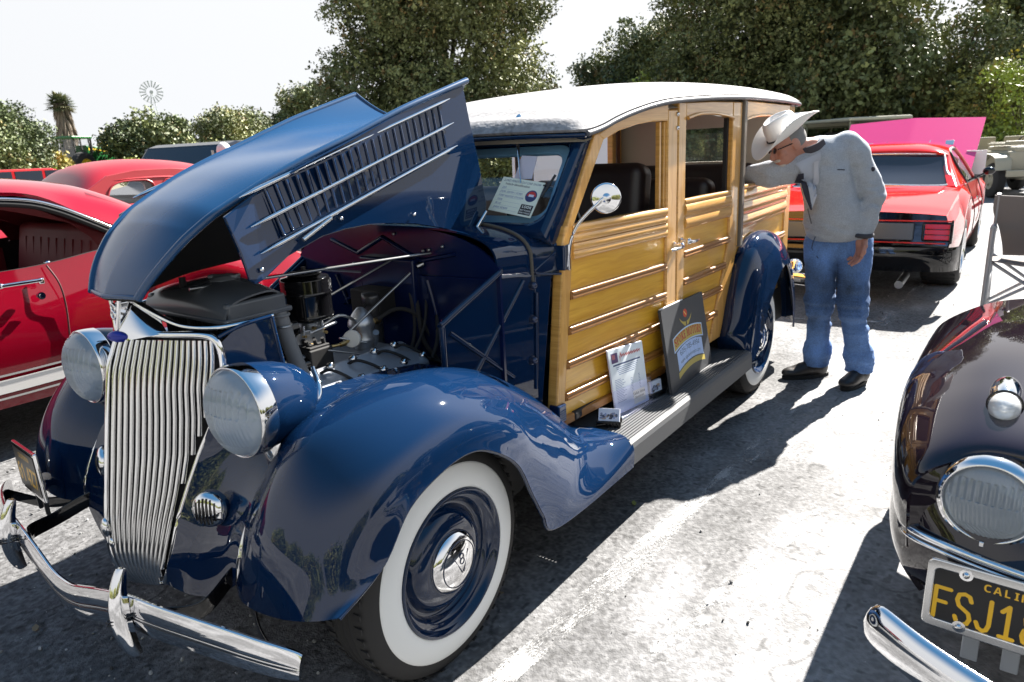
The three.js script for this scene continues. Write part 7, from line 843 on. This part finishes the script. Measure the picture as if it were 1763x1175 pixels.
  const brim = []; for (let i = 0; i <= 48; i++) { const a = i / 48 * 2 * PI, s = Math.sin(a), c = Math.cos(a), row = []; for (let k = 0; k <= 6; k++) { const f = k / 6, rx = lerp(.080, .168, f), rz = lerp(.100, .215, f), lift = .072 * Math.pow(f, 1.7) * s * s - .020 * f * f * c * c; row.push(HH(rx * s * (1 - .12 * f * s * s), lift, rz * c)); } brim.push(row); }
  const hat = part(t, 'cowboy_hat', [shell(brim, 96, 12, .004)], straw);
  const crown = []; for (let i = 0; i <= 48; i++) { const a = i / 48 * 2 * PI, s = Math.sin(a), c = Math.cos(a), row = []; for (const [f, h] of [[1, -.004], [.985, .028], [.95, .058], [.87, .086], [.73, .102], [.5, .098], [.25, .086], [0, .080]]) { const pinch = 1 - .20 * smooth(.03, .11, h) * smooth(-.2, 1, c) * Math.abs(s), dent = f < .75 ? -.028 * (1 - f / .75) : 0, ridge = f > .4 && f < .9 ? .010 * Math.abs(s) : 0, front = h > .05 ? .012 * c : 0; row.push(HH(.083 * f * s * pinch, h + dent + ridge + front * .6, .103 * f * c)); } crown.push(row); }
  part(hat, 'hat_crown', surf(crown, 96, 30, {}), straw); part(hat, 'hat_band', tube(Array.from({ length: 25 }, (_, i) => { const a = i / 24 * 2 * PI; return HH(.0845 * Math.sin(a), .010, .1045 * Math.cos(a)); }), .0045, { n: 90, seg: 6, up: up }), M.matte);
  part(hat, 'eyelet', [-.03, -.008, .014].map((q) => T(new THREE.SphereGeometry(.0034, 8, 6), ...HH(-.0835, .048, q))), M.matte);
}
// two distant people: an old man seen through the red hardtop and the back of a white-haired head
function bust(t, c, fwd, o) {                               // c: centre of the head
  const f = vnorm(fwd), r = vcross(f, [0, 1, 0]), A = [r, [0, 1, 0], f], H = (x, y, z) => [0, 1, 2].map((i) => c[i] + r[i] * x + (i === 1 ? y : 0) + f[i] * z), ne = H(0, -.20, -.03);
  const b = blend([ell(H(0, .02, -.01), [.075, .10, .098], A), ell(H(0, -.06, .03), [.056, .06, .064], A), cap(H(0, .0, .088), H(0, -.03, .11), .01, .016), cap(H(0, -.06, -.03), ne, .055, .06), ell(H(-.078, -.01, 0), [.012, .03, .02], A), ell(H(.078, -.01, 0), [.012, .03, .02], A), cap(H(-.19, -.30, -.04), H(.19, -.30, -.04), .06), cap(ne, H(0, -.75, -.04), .10, .15), cap(H(-.2, -.32, -.04), H(-.24, -.60, .02), .05, .045), cap(H(.2, -.32, -.04), H(.24, -.60, .02), .05, .045), cap(H(-.24, -.60, .02), H(-.12, -.72, .22), .042, .035), cap(H(.24, -.60, .02), H(.12, -.72, .22), .042, .035), cap(H(-.09, -.80, -.02), H(-.10, -.84, .35), .08, .07), cap(H(.09, -.80, -.02), H(.10, -.84, .35), .08, .07), cap(H(-.10, -.84, .35), H(-.10, -1.25, .38), .06, .045), cap(H(.10, -.84, .35), H(.10, -1.25, .38), .06, .045)], .03);
  const top = o.stand ? blend([b, cap(H(-.09, -.80, -.03), H(-.10, -1.64, 0), .09, .05), cap(H(.09, -.80, -.03), H(.10, -1.64, 0), .09, .05)], .03) : b, bod = o.stand ? blend([ell(H(0, .02, -.01), [.075, .10, .098], A), ell(H(0, -.06, .03), [.056, .06, .064], A), cap(H(0, -.06, -.03), ne, .055, .06), cap(H(-.19, -.30, -.04), H(.19, -.30, -.04), .06), cap(ne, H(0, -.75, -.04), .10, .15), cap(H(-.2, -.32, -.04), H(-.26, -.85, .02), .05, .04), cap(H(.2, -.32, -.04), H(.26, -.85, .02), .05, .04), cap(H(-.09, -.80, -.03), H(-.10, -1.62, 0), .09, .05), cap(H(.09, -.80, -.03), H(.10, -1.62, 0), .09, .05)], .03) : b;
  const lo = H(0, 0, 0).map((v, i) => v - (i === 1 ? 1.75 : .5)), hi = H(0, 0, 0).map((v, i) => v + (i === 1 ? .16 : .5)); part(t, 'body', mcGeo(bod, lo, hi, .022), skin);
  part(t, 'shirt', mcGeo((p) => Math.max(blend([cap(H(-.19, -.30, -.04), H(.19, -.30, -.04), .075), cap(H(0, -.26, -.03), H(0, -.78, -.04), .13, .175), cap(H(-.2, -.32, -.04), H(-.25, -.62, .02), .068, .06), cap(H(.2, -.32, -.04), H(.25, -.62, .02), .068, .06)], .04)(p), c[1] - .85 - p[1]), lo, hi, .02), o.shirt);
  part(t, 'hair', mcGeo((p) => Math.max(ell(H(0, .03, -.014), [.094, .116, .116], A)(p), vdot(vsub(p, H(0, 0, o.stand ? .08 : .03)), f), -(p[1] - c[1] + (o.stand ? .10 : .05))), H(0, 0, 0).map((v) => v - .16), H(0, 0, 0).map((v) => v + .16), .012), o.hair);
  return H;
}
{
  const t = thing('person', 'bearded old man in dark glasses and cap sitting beyond the red hardtop', 'person'), H = bust(t, [1.30, 1.265, -5.35], [-.9, -.05, -.1], { shirt: std([.05, .055, .07], .9), hair: std([.6, .6, .58], .9) }), g = std([.62, .60, .57], .95);
  part(t, 'beard', mcGeo(blend([ell(H(0, -.085, .05), [.05, .05, .05])], .01), H(0, -.085, .05).map((v) => v - .1), H(0, -.085, .05).map((v) => v + .1), .012), g); part(t, 'sunglasses', rbox(.10, .035, .13, ...H(0, .012, .07), .012), M.black); part(t, 'cap', T(SC(new THREE.SphereGeometry(.1, 18, 10, 0, 6.3, 0, 1.5), 1.05, .8, 1), ...H(0, .055, -.01)), std([.10, .10, .12], .9));
  const ch = solo('lawn_chair', [rbox(.5, .04, .5, 1.15, .42, -5.35, .01), rbox(.04, .5, .5, 1.44, .68, -5.35, .01), [[.93, -5.13], [.93, -5.57], [1.42, -5.13], [1.42, -5.57]].map(([x, z]) => rod([x, 0, z], [x, .42, z], .02))], M.greyMetal, 'plain chair under the old man beyond the red hardtop', 'chair');
}
{ const [x, z] = yawPt(389, 10.2), t = thing('person', 'white haired person seen from behind, head just above the raised bonnet', 'person'); bust(t, [x, 1.665, z], [.5, 0, -.85], { shirt: std([.5, .5, .52], .9), hair: std([.62, .61, .60], .95), stand: true }); }
renderer.render(scene, camera);
